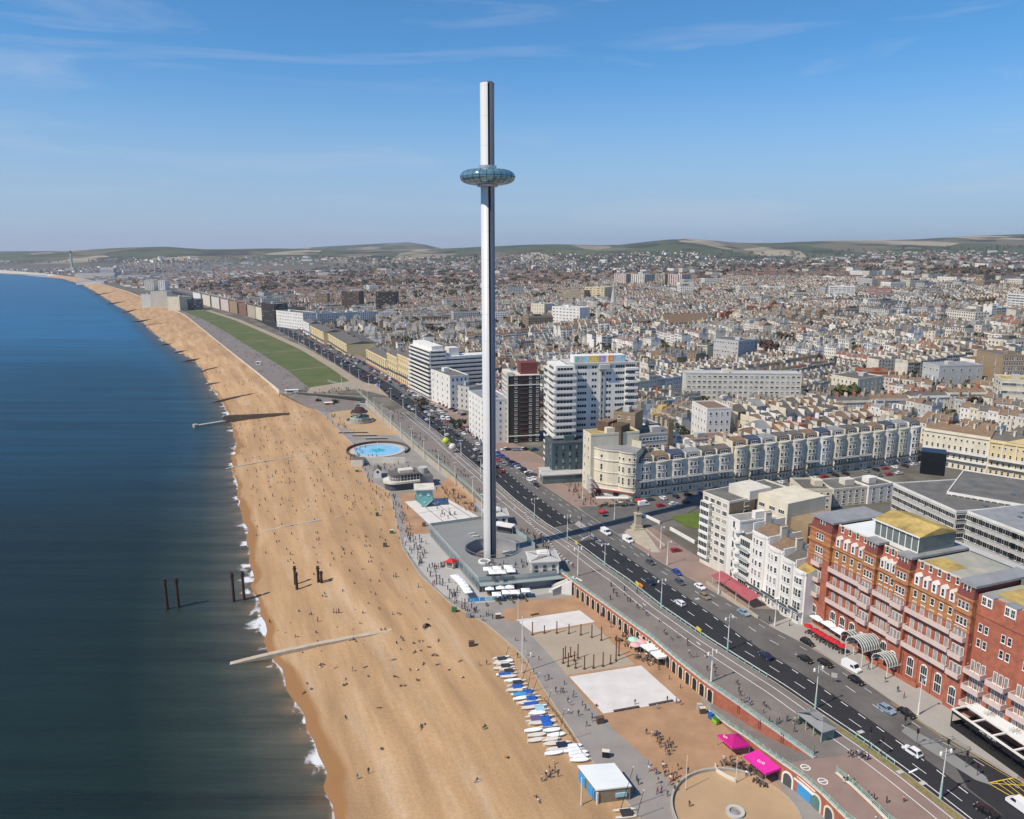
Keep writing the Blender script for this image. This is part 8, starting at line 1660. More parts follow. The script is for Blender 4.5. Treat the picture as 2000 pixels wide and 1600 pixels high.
# promenade shelter, monument, bus canopy and gardens
x, y = G(1592, 1428); t = thing('promenade_shelter', 'old promenade shelter with dark hipped roof and pale green glazed sides', 'shelter', (x, y, U + .01), R(112))
b = B(); b.hip(-4.2, -2.2, 4.2, 2.2, 2.8, 4.2, 0, .75); b.box(-4.2, -2.2, 2.65, 4.2, 2.2, 2.82); obj('roof', (b, ['midgrey']), t)
for q in (-3.6, -1.2, 1.2, 3.6):
 for p in (-1.7, 1.7): mbox('post', 'mint', t, q - .09, p - .09, 0, q + .09, p + .09, 2.7)
b = B(); b.box(-3.6, -.05, 0, 3.6, .05, 2.5); b.box(-3.6, -1.6, 0, -3.5, 1.6, 2.4); b.box(3.5, -1.6, 0, 3.6, 1.6, 2.4); obj('glazed_screen', (b, ['greenglass']), t); b = B(); b.box(-3.3, .1, .4, 3.3, .6, .5); b.box(-3.3, -.6, .4, 3.3, -.1, .5); obj('seat', (b, ['timber']), t)
b = B(); b.add([(-.5, -2.25, 2.9), (.5, -2.25, 2.9), (0, -2.25, 3.6), (0, -.9, 3.6)], [(0, 1, 2), (0, 2, 3), (1, 3, 2)]); obj('gablet', (b, ['offwhite']), t)
x, y = G(1245, 1033); t = thing('war_monument', 'stone pillar monument with a dark bronze figure on its top at the square', 'monument', (x, y, U + .19), .2); hh = topz(y, 1003) - U
b = B(); b.box(-2.2, -2.2, 0, 2.2, 2.2, .5); b.box(-1.6, -1.6, .5, 1.6, 1.6, 1.6); obj('plinth', (b, ['stone']), t); b = B(); b.box(-1.15, -1.15, 1.6, 1.15, 1.15, hh - .4); b.box(-1.4, -1.4, hh - .4, 1.4, 1.4, hh); obj('pillar', (b, ['stone']), t); st_ = obj('statue', PM['standing'], t, (0, 0, hh), R(20), (1.7, 1.7, 1.7))
for q in range(5): st_.material_slots[q].link = 'OBJECT'; st_.material_slots[q].material = M('brownbrick')
# raised stone ramps and pool parapet walls of the square underpass
for i, (pp, lab) in enumerate(((((1250, 1005), (1290, 1024)), 'white parapet wall running down right from the monument'), (((1310, 1035), (1358, 1062)), 'white parapet wall of the underpass below the white flats'), (((1262, 1035), (1300, 1068)), 'low stone ramp wall right of the monument'), (((1222, 1040), (1270, 1075)), 'stone kerb wall along the monument paving'))):
 wall_thing('parapet_wall', lab, GL(pp), U, U + (1.3 if i < 2 else .7), .5, 'white' if i < 2 else 'stone', None)
x, y = G(1205, 980); b = B()
t = thing('bus_canopy', 'long white flat canopy on a pole before the cream corner building', 'canopy', (*G(1195, 990), U + .18), R(0)); mbox('roof', 'white', t, -7, -1.2, 3.8, 7, 1.2, 4.1)
for q in (-6, 6): mcyl('post', 'white', t, q, 0, 0, 3.8, .12, n=6)
def bush(x, y, z, r_, m, label, name='shrub', cat='shrub', trunk=.2, n=60, grp=None):
 t = thing(name, label, cat, (x, y, z), 0, grp); b = B(); b.tube((0, 0, -.1), (0, 0, r_ * .7 + trunk), max(.05, r_ * .06), 5, r2=max(.03, r_ * .03))
 for k in range(5): a = k * 1.3; b.tube((0, 0, trunk + r_ * .2), (math.cos(a) * r_ * .5, math.sin(a) * r_ * .5, trunk + r_ * .8), max(.03, r_ * .03), 4)
 obj('trunk', (b, ['trunk']), t); cb = CB(); 
 for k in range(6): a = rs.uniform(0, 6.3); q = r_ * rs.uniform(.2, .55); blob(cb, q * math.cos(a), q * math.sin(a), trunk + r_ * rs.uniform(.5, 1.0), r_ * .55, m, n // 6, .8, .35)
 obj('crown', cb.cmesh('crown', 'tint'), t)
COLR.update({'leafgreen': (.05, .085, .02), 'leaflime': (.26, .30, .02)})
for px, py, r_, m_, lab, tr_ in ((1385, 1082, 2.2, 'leafdark', 'dark round shrub at the top of the corner flats garden', .1), (1402, 1092, 1.9, 'leafolive', 'olive shrub in the middle of the corner flats garden', .1), (1418, 1103, 2.0, 'leafbrown', 'brown shrub by the garden wall of the flats', .1), (1392, 1104, 1.6, 'leafdark', 'low dark shrub on the road side of the garden', .1), (1395, 1075, 1.5, 'leaflime', 'bright lime bush beside the white flats entrance', .1), (1407, 1075 + 22, 1.5, 'leaflime', 'bright yellow green bush in front of the white house', .1), (1487, 1158, 2.4, 'leafgreen', 'clipped round green tree at the end of the red awning', 1.4), (900, 836, 4.0, 'leafdark', 'dark green bush in a white walled bed by the white terrace', .2), (885, 832, 3.0, 'leafdark', 'smaller dark bush in the same white walled bed', .2), (822, 800, 5, 'leafbrown', 'brown bush island in the service road car park', .2), (690, 812, 2.6, 'leafdark', 'dark shrub by the bandstand railing', .2), (655, 790, 3.0, 'leafdark', 'left dark shrub of the sunken seafront garden', .2), (668, 780, 3.2, 'leafdark', 'right dark shrub of the sunken seafront garden', .2), (622, 788, 2.6, 'leafdark', 'small dark shrub near the orange kiosk', .2)):
 x, y = G(px, py, U if px > 800 else 0); bush(x, y, U + .18 if px > 800 else .02, r_, m_, lab, 'shrub', 'shrub', tr_)
for px, py, r_, m_, lab in ((1500, 702, 11, 'leafred', 'large bare brown tree beside the white mid town office'), (1652, 792, 9, 'leafolive', 'large dark green tree left of the columned villa'), (1895, 815, 8, 'leafred', 'bare reddish tree behind the cornice terraces'), (1770, 610, 9, 'leafdark', 'dark evergreen clump among the far rooftops'), (1800, 605, 8, 'leafdark', 'tall dark conifer on the far rooftops'), (1925, 618, 14, 'leafbrown', 'large olive brown trees before the far white slab'), (1640, 900, 5, 'leafolive', 'small olive tree behind the square terrace roofs'), (860, 660, 9, 'leafbrown', 'brown round tree behind the streamlined flats')):
 x, y, z = gnd(px, py); bush(x, y, z, r_, m_, lab, 'tree', 'tree', r_ * .25, 150)
# pool, cafe, bandstand, teal house
px_, py_ = G(738, 880, 0); t = thing('paddling_pool', 'round pale blue paddling pool with a darker blue star in the middle', 'pool', (px_, py_, 0)); rx = abs(G(786, 880, 0)[0] - G(698, 880, 0)[0]) / 2
mcyl('water', 'pool', t, 0, 0, .0, .10, rx, n=40); b = B(); b.lathe([(rx, .0), (rx, .35), (rx + 2.6, .35), (rx + 2.6, .0)], 48); obj('rim', (b, ['palegrey']), t); b = B(); b.add([(rx * (.45 if k % 2 else .22) * math.cos(k * PI / 6), rx * (.45 if k % 2 else .22) * math.sin(k * PI / 6), .108) for k in range(12)], [tuple(range(12))]); obj('star', (b, ['poolcentre']), t)
b = B(); b.lathe([(rx + 4.5, 0), (rx + 4.5, 1.3), (rx + 4.9, 1.3), (rx + 4.9, 0)], 48, a0=R(-20), a1=R(235)); obj('surround_wall', (b, ['timber']), t); mtube('jet_post', 'white', t, (0, 0, 0), (0, 0, 5), .12)
q0, q1 = G(704, 905, 0), G(792, 905, 0); bw_ = thing('pool_wall', 'straight pale wall with a painted frieze along the near side of the pool', 'wall', (*q0, 0), math.atan2(q1[1] - q0[1], q1[0] - q0[0])); Lw = math.hypot(q1[0] - q0[0], q1[1] - q0[1]); mbox('wall', 'offwhite', bw_, 0, 0, 0, Lw, .5, 3.2); b = B(); b.box(-4, -6, 0, 2.5, 0, 3.6, 0, 1); obj('side_room', (b, ['offwhite', 'slate']), bw_)
c0, c1 = G(752, 955, 0), G(842, 945, 0); t = thing('beach_cafe', 'two storey seafront cafe with a rounded white glazed end and roof deck', 'cafe', (*c0, 0), math.atan2(c1[1] - c0[1], c1[0] - c0[0])); Lc = math.hypot(c1[0] - c0[0], c1[1] - c0[1])
def stad(x0, x1, r_, n=12): return [(x1, -r_), (x1, r_)] + [(x0 + r_ + r_ * math.cos(PI / 2 + PI * i / n), r_ * math.sin(PI / 2 + PI * i / n)) for i in range(n + 1)]
for nm, x0_, r_, z0_, z1_, m_ in (('ground_storey', 0, 5.2, 0, 3.4, 'darkgrey'), ('balcony', -.8, 6.0, 3.4, 4.4, 'offwhite'), ('upper_storey', 2.2, 4.4, 4.4, 7.2, 'glass'), ('roof', 1.6, 5.0, 7.2, 7.7, 'slate')): b = B(); b.prism(stad(x0_, Lc * (.72 if nm != 'balcony' else .7), r_), z0_, z1_ - .003); obj(nm, (b, [m_]), t)
for p in stad(2.15, Lc * .72, 4.45, 14)[2:] + [(x, -4.45) for x in np.linspace(7, Lc * .7, 7)]: mbox('mullion', 'white', t, p[0] - .12, p[1] - .12, 4.4, p[0] + .12, p[1] + .12, 7.2)
for zz_ in (5.6,): b = B(); b.prism(stad(2.12, Lc * .725, 4.48), zz_, zz_ + .14); obj('transom', (b, ['white']), t)
mbox('roof_light', 'offwhite', t, 7, -2, 7.7, Lc * .6, 2.5, 9.0); b = B(); b.box(Lc * .72, -4, 0, Lc, 6, 5.5, 0, 1); obj('kitchen_block', (b, ['midgrey', 'slate']), t); mcyl('drum', 'palegrey', t, Lc * .86, 3, 5.5, 8.2, 2.4, n=16)
t2 = thing('white_lookout', 'small white gabled lookout with a dark round window by the cafe', 'hut', (*G(738, 932, 0), 0), R(10)); b = B(); b.box(-1.8, -1.8, 0, 1.8, 5, 3.6); b.gable(-1.8, -1.8, 1.8, 5, 3.6, 5.2, 'y'); obj('wall', (b, ['white']), t2); b = B(); b.add([(.7 * math.cos(k * PI / 5), -1.86, 3.2 + .7 * math.sin(k * PI / 5)) for k in range(10)], [tuple(range(10))]); obj('window', (b, ['glass']), t2); b = B(); b.gable(-2.1, -1.6, 2.1, 5.2, 3.7, 5.4, 'y'); obj('roof', (b, ['slate']), t2)
# upside down teal house
x, y = G(829, 985, 0); t = thing('upside_down_house', 'turquoise clapboard house built upside down, resting on its roof ridge', 'house', (x, y, 0), R(8)); w_, d_, rh, h_ = 4.0, 4.2, 3.6, 4.6
b = B(); b.add([(0, -d_, 0), (0, d_, 0), (-w_, -d_, rh), (w_, -d_, rh), (w_, d_, rh), (-w_, d_, rh)], [(0, 1, 5, 2), (1, 0, 3, 4)]); obj('roof', (b, ['aquadark']), t); b = B(); b.add([(0, -d_ + .1, .1), (-w_ + .1, -d_ + .1, rh), (w_ - .1, -d_ + .1, rh), (0, d_ - .1, .1), (-w_ + .1, d_ - .1, rh), (w_ - .1, d_ - .1, rh)], [(0, 2, 1), (3, 4, 5)]); b.box(-w_ + .3, -d_ + .2, rh, w_ - .3, d_ - .2, rh + h_); obj('wall', (b, ['aqua']), t)
mbox('floor_slab', 'offwhite', t, -w_ - .6, -d_ - .8, rh + h_, w_ + .6, d_ + .6, rh + h_ + .35)
for q in (-1.8, 1.8): b = B(); b.box(-.6, -.1, 0, .6, .1, 1.2); b.box(-.75, -.14, -.12, .75, .0, .0, 0); obj('window', (b, ['white']), t, (q, -d_ + .12, rh + 1.8))
b = B(); b.box(-.35, -.06, 0, .35, .06, .7); obj('attic_window', (b, ['white']), t, (0, -d_ + .02, rh * .55))
for s_ in (-1, 1): b = B(); b.tube((0, -d_ - .05, .05), (s_ * w_, -d_ - .05, rh), .16, 4); obj('bargeboard', (b, ['palegreen' if 'palegreen' in MATS else 'mint']), t)
t = thing('blue_car_prop', 'small pale overturned car beside the teal upside down house', 'car', (*G(852, 985, 0), 0), 1.0); bm_ = CARM['hatch'][0]; q = obj('body', bm_, t, (0, 0, 1.5)); q.rotation_euler = (PI, 0, 0); q = obj('wheel', CARM['hatch'][2], t, (1.3, .8, .9)); obj('wheel', CARM['hatch'][2], t, (-1.3, .8, .9)); obj('wheel', CARM['hatch'][2], t, (1.3, -.8, .9)); obj('wheel', CARM['hatch'][2], t, (-1.3, -.8, .9))
# bandstand
x, y = G(703, 823, 0); t = thing('bandstand', 'round open bandstand with a domed brown roof on slim columns', 'bandstand', (x, y, 0)); b = B(); b.cyl(0, 0, 0, 2.6, 6.5, n=16); b.lathe([(9.5, 0), (9.5, 1.4), (9.1, 1.4), (9.1, 0)], 24, a0=R(150), a1=R(395)); obj('base', (b, ['concrete']), t)
for k in range(8): b = B(); b.tube((4.6 * math.cos(k * PI / 4), 4.6 * math.sin(k * PI / 4), 2.6), (4.6 * math.cos(k * PI / 4), 4.6 * math.sin(k * PI / 4), 6.6), .14); obj('column', (b, ['offwhite']), t)
b = B(); b.lathe([(5.6, 6.5), (5.8, 6.9), (3.8, 7.9), (3.4, 8.6), (2.2, 9.6), (.3, 10.2), (.1, 11.6)], 16); obj('dome', (b, ['rust']), t); b = B(); b.lathe([(5.5, 6.2), (5.5, 6.6), (4.4, 6.6), (4.4, 6.2)], 16); obj('cornice', (b, ['white']), t); b = B(); b.lathe([(6.3, 2.6), (6.3, 3.6)], 16); b.lathe([(6.2, 3.6), (6.4, 3.7)], 16); obj('balustrade', (b, ['mint']), t)
for i, (px, py, w_, lab) in enumerate(((690, 846, 18, 'long low terrace step below the bandstand'), (712, 852, 15, 'second low terrace step under the bandstand'), (735, 858, 13, 'third low terrace step between bandstand and pool'))): x, y = G(px, py, 0); t = thing('terrace_step', lab, 'low wall', (x, y, 0), R(4)); mbox('wall', 'timber', t, -w_ / 2, -.4, 0, w_ / 2, .4, .8); mbox('coping', 'lightpaving', t, -w_ / 2, -.5, .8, w_ / 2, .5, .92)
for px, py, m_, lab, w_ in ((642, 793, 'orangepaint', 'small orange kiosk with white end on the sunken garden edge', 3), (570, 768, 'white', 'white flat roofed kiosk at the near end of the far walk', 5), (505, 712, 'white', 'small white van like kiosk on the far walk', 2.2)):
 x, y = G(px, py, .0 if px == 642 else 3.5); t = thing('promenade_kiosk', lab, 'kiosk', (x, y, 0 if px == 642 else 3.5), .15); b = B(); b.box(-w_, -1.6, 0, w_, 1.6, 2.6); obj('body', (b, [m_]), t); mbox('roof', 'white', t, -w_ - .3, -1.9, 2.6, w_ + .3, 1.9, 2.85); mbox('hatch', 'darkgrey', t, -w_ * .7, -1.66, .9, w_ * .3, -1.6, 2.1)
for px, py, m_, lab, r_ in ((871, 872, 'yellowgreen', 'yellow green ball tree on a post by the far guard rail', 2.0), (884, 884, 'offwhite', 'white dome ball on a post beside the yellow green ball', 2.0)):
 x, y = G(px, py); t = thing('ball_sculpture', lab, 'sculpture', (x, y, U)); b = B(); b.lathe([(r_ * math.cos(R(a)), 3.2 + r_ * math.sin(R(a))) for a in range(-90, 91, 15)], 18); obj('ball', (b, [m_], True), t); mcyl('post', 'steel', t, 0, 0, 0, 1.4, .2, n=6)
# beach bar, canopies, bins, hut and boats
for i, (px, py, m_, lab) in enumerate(((1237, 1248, 'clothmint', 'mint green round parasol left of the beach bar awnings'), (1257, 1242, 'clothrose', 'rose pink round parasol nearest the arcade wall'), (1253, 1252, 'clothrose', 'second rose pink round parasol below the first one'), (1241, 1258, 'clothrose', 'pale rose parasol in front of the mint one'), (1272, 1253, 'clothmint', 'mint green parasol behind the white bar awning'))):
 x, y = G(px, py, 2.4); parasol(x, y, .02, 3.2, 2.3, m_, lab, None, 10)
def flat_awning(corners, z, label, m, cat='awning', skirt=.5, text=None):
 P_ = [G(*c, z) for c in corners]; cx_, cy_ = sum(p[0] for p in P_) / 4, sum(p[1] for p in P_) / 4; t = thing('awning', label, cat, (cx_, cy_, 0)); q = [(p[0] - cx_, p[1] - cy_) for p in P_]
 b = B(); b.prism(q, z - .12, z); obj('canopy', (b, [m]), t); n = 4; b = B()
 for i in range(4): b.quad((*q[i], z - skirt), (*q[(i + 1) % 4], z - skirt), (*q[(i + 1) % 4], z - .02), (*q[i], z - .02))
 obj('valance', (b, [m]), t)
 for p in q: mcyl('post', 'steel', t, p[0] * .96, p[1] * .96, 0, z, .06, n=5)
 b = B(); b.prism([(p[0] * .5, p[1] * .5) for p in q], 0, 1.0); obj('bar_counter', (b, ['timber']), t); return t, q
flat_awning(((1250, 1259), (1278, 1255), (1294, 1267), (1268, 1271)), 3.0, 'white flat awning of the beach bar, the farther one', 'clothwhite'); flat_awning(((1270, 1273), (1292, 1269), (1310, 1281), (1285, 1285)), 3.0, 'white flat awning of the beach bar, the nearer one', 'clothwhite')
fa_, q = flat_awning(((1452, 1476), (1480, 1464), (1525, 1500), (1496, 1511)), 3.1, 'flat bright pink canopy with white lettering next to the lower wall', 'clothpink')
text_obj('fce', 1.5, 'white', fa_, (-.2, -.2, 3.12), (0, 0, R(-36)))
P_ = [G(*c, 2.7) for c in ((1401, 1435), (1430, 1460), (1465, 1455), (1442, 1433))]; cx_, cy_ = sum(p[0] for p in P_) / 4, sum(p[1] for p in P_) / 4; t = thing('pink_canopy', 'pointed bright pink canopy tent left of the flat pink canopy', 'canopy', (cx_, cy_, 0)); q = [(p[0] - cx_, p[1] - cy_) for p in P_]
b = B(); b.add([(*p, 2.7) for p in q] + [(0, 0, 4.2)] + [(*p, 2.2) for p in q], [(i, (i + 1) % 4, 4) for i in range(4)] + [(4, (i + 1) % 4, i) for i in range(4)] + [(5 + i, 5 + (i + 1) % 4, (i + 1) % 4, i) for i in range(4)]); obj('canopy', (b, ['clothpink']), t)
for p in q: mcyl('post', 'steel', t, p[0] * .97, p[1] * .97, 0, 2.7, .06, n=5)
text_obj('fce', .9, 'white', t, (q[0][0] * .5 + q[1][0] * .3, q[0][1] * .5 + q[1][1] * .3 - .1, 3.45), (R(35), 0, R(-36)))
for i, (px, py, lab) in enumerate(((1415, 1493, 'cafe table left of the pink canopies'), (1432, 1497, 'cafe table in the white walled terrace'), (1450, 1505, 'cafe table right of the white walled terrace'), (1478, 1528, 'cafe table under the flat pink canopy edge'), (1490, 1535, 'cafe table nearest the white arch'), (1225, 1262, 'cafe table left of the mint parasol'), (1210, 1252, 'cafe table by the rusty columns'), (1245, 1285, 'cafe table before the nearer white awning'), (1262, 1290, 'cafe table right before the nearer white awning'), (885, 958, 'cafe table behind the teal house'), (905, 972, 'second cafe table behind the teal house'), (920, 985, 'third cafe table behind the teal house'), (1200, 1185, 'cafe table by the purple boards'))): x, y = G(px, py, 0); table_set(x, y, .02, rs.uniform(0, 3), lab)
wall_thing('terrace_screen', 'low white panelled screen round the terrace by the sand circle', GL([(1397, 1497), (1400, 1508), (1420, 1520), (1436, 1527)], 0), 0, .9, .15, 'offwhite')
for i, (px, py, w_, lab) in enumerate(((1152, 1173, 4.8, 'purple board screen by the arches, the farther one'), (1188, 1203, 5.2, 'purple board screen by the arches, the nearer one'))):
 x, y = G(px, py, 0); t = thing('board_screen', lab, 'screen', (x, y, 0), R(10))
 for k in range(4): mbox('panel', 'purple', t, -w_ / 2 + k * w_ / 4 + .04, -.05, .1, -w_ / 2 + (k + 1) * w_ / 4 - .04, .05, 1.2)
def bin_(px, py, m_, lab, z=0, w_=.7, h_=1.4, a=R(120), lid=None):
 x, y = G(px, py, z); t = thing('wheeled_bin', lab, 'bin', (x, y, z + .02), a, None); b = B(); b.add([(-w_ * .85, -.42, .15), (w_ * .85, -.42, .15), (w_ * .85, .42, .15), (-w_ * .85, .42, .15), (-w_, -.5, h_), (w_, -.5, h_), (w_, .5, h_), (-w_, .5, h_)], [(0, 1, 5, 4), (1, 2, 6, 5), (2, 3, 7, 6), (3, 0, 4, 7), (4, 5, 6, 7), (3, 2, 1, 0)]); obj('body', (b, [m_]), t); b = B(); b.box(-w_ - .04, -.54, h_, w_ + .04, .54, h_ + .1); obj('lid', (b, [lid or m_]), t)
 for q in (-w_ * .7, w_ * .7): mbox('wheel', 'black', t, q - .1, -.4, 0, q + .1, .4, .16)
bin_(1395, 1368, 'blue', 'blue wheeled bin nearest the tall green lamp'); bin_(1401, 1372, 'skyblue', 'second blue bin from the tall green lamp'); bin_(1408, 1378, 'blue', 'third blue bin from the tall green lamp'); bin_(1415, 1384, 'skyblue', 'blue bin at the near end of its row'); bin_(1388, 1404, 'blue', 'blue bin just behind the lime bin', 0, .6); bin_(1397, 1413, 'lime', 'bright lime green bin at the foot of the lower railing', 0, .9, 1.3, R(120), 'green')
for i, (px, py, m_, lab, w_) in enumerate(((1372, 1393, 'brownbrick', 'brown litter bin beside the ramp foot', .9), (1366, 1386, 'palegrey', 'white topped recycling box beside the brown bin', .8), (1172, 1412, 'brownbrick', 'brown box with white end on the beach path edge', 1.1), (1183, 1478, 'black', 'black box with white end near the hut roof', 1.0), (887, 1195, 'green', 'dark green cabinet on the shingle edge below the blue fence', .9), (921, 1262, 'brownbrick', 'brown slatted crate alone on the shingle', 1.0), (973, 1208, 'brownbrick', 'brown litter box on the path before the gravel', 1.0), (915, 1206, 'cloth_grey', 'grey litter box at the path corner', .9), (752, 1068, 'timber', 'small dark crate on shingle near the forecourt', .8), (765, 1042, 'green', 'green box at the forecourt path edge', .9), (737, 1008, 'timber', 'small dark crate on the shingle by the white pole', .8), (828, 1028, 'brownbrick', 'brown box at the corner of the striped court', .8), (697, 922, 'green', 'green box beside the path below the cafe', .9), (693, 908, 'brownbrick', 'brown round box beside the path under the pool', .8))):
 x, y, z = (bpt(px, py) if lab.find('shingle') >= 0 else (*G(px, py, 0), 0)); t = thing('litter_box', lab, 'box', (x, y, z), R(rs.uniform(-20, 20)))
 for k in range(4): b = B(); b.box(-w_ / 2 * 1.6, -w_ / 2, .05 + k * .36, w_ / 2 * 1.6, w_ / 2, .38 + k * .36); obj('slat_band', (b, [m_]), t)
 b = B(); b.box(-w_ / 2 * 1.7, -w_ / 2 * 1.1, 1.5, w_ / 2 * 1.7, w_ / 2 * 1.1, 1.62); obj('lid', (b, [m_ if i % 3 else 'offwhite']), t)
x, y, z = bpt(833, 1225); t = thing('beach_tent', 'small dark pop up beach tent with towels on the shingle', 'tent', (x, y, z), .4); b = B(); b.lathe([(1.3, 0), (1.15, .6), (.6, 1.05), (0, 1.2)], 12, a0=0, a1=R(230)); obj('shell', (b, ['cloth_brown']), t); mbox('mat', 'cloth_grey', t, -1.2, -1.8, .02, .8, -.5, .06)
# white roofed hut
hc = [G(1128, 1495, 3.4), G(1200, 1490, 3.4), G(1234, 1535, 3.4), G(1165, 1543, 3.4)]; cx_, cy_ = sum(p[0] for p in hc) / 4, sum(p[1] for p in hc) / 4; t = thing('beach_hut', 'boxy tan hut with a big white flat roof and blue shutters', 'hut', (cx_, cy_, 0)); q = [(p[0] - cx_, p[1] - cy_) for p in hc]; zb_ = beach_z(cx_, cy_) if False else -.6
b = B(); b.prism([(p[0] * .96, p[1] * .96) for p in q], -1.2, 3.1); obj('wall', (b, ['khaki']), t); b = B(); b.prism(q, 3.1, 3.4); obj('roof', (b, ['whiteroof']), t)
sa = math.atan2(q[3][1] - q[0][1], q[3][0] - q[0][0]); Ls = math.hypot(q[3][0] - q[0][0], q[3][1] - q[0][1])
for f0, f1 in ((.08, .42), (.58, .9)):
 a_, c_ = lp(q[0], q[3], f0), lp(q[0], q[3], f1); l_ = math.hypot(c_[0] - a_[0], c_[1] - a_[1]); b = B(); b.box(0, -.08, 0, l_, .25, 2.2); obj('shutter', (b, ['skyblue']), t, (a_[0], a_[1], .3), sa)
a_, c_ = lp(q[3], q[2], .55), lp(q[3], q[2], .86); l_ = math.hypot(c_[0] - a_[0], c_[1] - a_[1]); b = B(); b.box(0, -.1, 0, l_, .25, .9); obj('notice_board', (b, ['palescreen']), t, (a_[0], a_[1], 1.1), math.atan2(q[2][1] - q[3][1], q[2][0] - q[3][0]))
b = B(); b.box(0, -.06, 0, .3, .3, 3.1); obj('corner_post', (b, ['white']), t, (q[3][0] * .97, q[3][1] * .97, -.4), sa)
# boats on the shingle
def hull(l, w_, h_, n=8):
 b = B(); vs = []; 
 for i in range(n + 1):
  t_ = i / n; k = w_ / 2 * (math.sin(PI * (.12 + .80 * t_)) ** .6) * (1 if t_ < .85 else (1 - (t_ - .85) / .16)); x = l * (t_ - .5); vs += [(x, -k, h_), (x, -k * .5, .06), (x, k * .5, .06), (x, k, h_)]
 fs = []
 for i in range(n): o = 4 * i; fs += [(o, o + 4, o + 5, o + 1), (o + 1, o + 5, o + 6, o + 2), (o + 2, o + 6, o + 7, o + 3), (o + 3, o + 7, o + 4, o)]
 fs += [(0, 1, 2, 3), (4 * n + 3, 4 * n + 2, 4 * n + 1, 4 * n)]; return b.add(vs, fs)
HUL = {m_: hull(5.0, .75, .55).mesh('hull', [m_]) for m_ in ('hullcream', 'clothwhite', 'palescreen')}; DIN = {m_: hull(4.6, 1.5, .6).mesh('hull', [m_]) for m_ in ('hullcream', 'clothwhite', 'palegrey')}
def cover(l, w_, m_):
 key = ('cov', m_)
 if key not in CACHE: b = B(); b.add([(-l / 2, -w_ / 2, .6), (l / 2, -w_ / 2, .6), (l / 2, w_ / 2, .6), (-l / 2, w_ / 2, .6), (-l / 2, 0, .95), (l / 2, 0, .85)], [(0, 1, 5, 4), (2, 3, 4, 5), (0, 4, 3), (1, 2, 5)]); CACHE[key] = b.mesh('cover', [m_])
 return CACHE[key]
BT = [(235, 140, ''), (262, 160, ''), (235, 178, ''), (268, 205, 'charcoal'), (235, 225, ''), (300, 255, 'charcoal'), (262, 280, 'blue'), (300, 300, ''), (335, 338, ''), (380, 360, 'charcoal'), (375, 395, 'tarp'), (350, 425, ''), (400, 465, 'skyblue'), (470, 445, 'tarp'), (420, 500, ''), (505, 505, 'tarp'), (450, 545, ''), (500, 555, 'blue'), (500, 585, ''), (580, 592, 'palescreen'), (560, 640, ''), (545, 690, 'purple'), (630, 690, 'tarp'), (560, 730, ''), (650, 740, 'tarp'), (530, 795, ''), (700, 795, ''), (560, 840, ''), (740, 838, ''), (560, 885, ''), (690, 880, ''), (700, 920, ''), (785, 935, 'navy'), (730, 972, ''), (720, 1005, ''), (890, 945, ''), (890, 980, ''), (940, 1005, ''), (950, 1035, ''), (955, 1070, '')]
for i, (X, Y, cv) in enumerate(BT):
 x, y, z = bpt(930 + X * .2125, 1260 + Y * .2125); white = i >= 35 or rs.random() < .3; cat_ = i in (0, 3, 5, 9, 10, 13, 15, 22, 24, 32) or (cv and i % 2)
 kindn = 'catamaran' if cat_ else 'dinghy' if i < 25 or i >= 35 else 'rowing boat'
 cw = {'': 'uncovered', 'charcoal': 'dark covered', 'blue': 'blue covered', 'tarp': 'bright blue covered', 'skyblue': 'light blue covered', 'palescreen': 'pale blue covered', 'purple': 'purple covered', 'navy': 'navy covered'}[cv]
 o = thing('beached_boat', f"{cw} {'white' if white else 'cream'} {kindn}, {ordn[i] if i < 20 else ordn[i - 20]} in the {'farther' if i < 20 else 'nearer'} half of the boat row", 'boat', (x, y, z), R(10 + rs.uniform(-5, 5)) + PI * (rs.random() < .5), 'boats drawn up on the shingle')
 hm = 'clothwhite' if white else 'hullcream'
 if cat_:
  obj('hull', HUL[hm], o, (0, -.9, 0)); obj('hull', HUL[hm], o, (0, .9, 0)); b = B(); b.box(-.9, -.9, .5, -.75, .9, .62); b.box(.75, -.9, .5, .9, .9, .62); obj('crossbeam', (b, ['steel']), o)
  obj('cover' if cv else 'trampoline', cover(2.4, 2.2, cv or 'charcoal'), o)
 else:
  obj('hull', DIN[hm], o)
  if cv: obj('cover', cover(3.4, 1.5, cv), o)
  else: b = B(); b.box(-1.5, -.5, .50, 1.4, .5, .56); obj('cockpit', (b, ['palegrey' if i < 35 else 'clothwhite']), o)
for i, (X0, Y0, X1, Y1) in enumerate(((275, 110, 300, 10), (425, 330, 492, 118), (470, 440, 502, 240), (490, 520, 582, 262), (620, 690, 690, 420), (750, 910, 812, 590), (1330, 1520, 1445, 1125), (1475, 1590, 1540, 1340))):
 x, y, z = bpt(930 + X0 * .2125, 1260 + Y0 * .2125); z += .5; hh = topz(y, 1260 + Y1 * .2125) - z; xt = (930 + X1 * .2125 - 1000) / FOC * (y * cP - (z + hh - CZ) * sP)
 o = thing('boat_mast', f"thin dark leaning boat mast, {ordn[i]} from the far end of the boats", 'mast', (x, y, z)); mtube('spar', 'black', o, (0, 0, 0), (xt - x, 0, hh), .07, 6, r2=.045); mtube('cap', 'white', o, (xt - x, 0, hh), (xt - x + .01, 0, hh + .25), .11, 6)
x, y = G(1223, 1592, 0); o = thing('beached_boat', 'dark decked cream catamaran at the bottom edge below the hut', 'boat', (x, y, .0), R(8)); obj('hull', HUL['hullcream'], o, (0, -1, 0)); obj('hull', HUL['hullcream'], o, (0, 1, 0)); obj('trampoline', cover(2.4, 2.2, 'charcoal'), o)
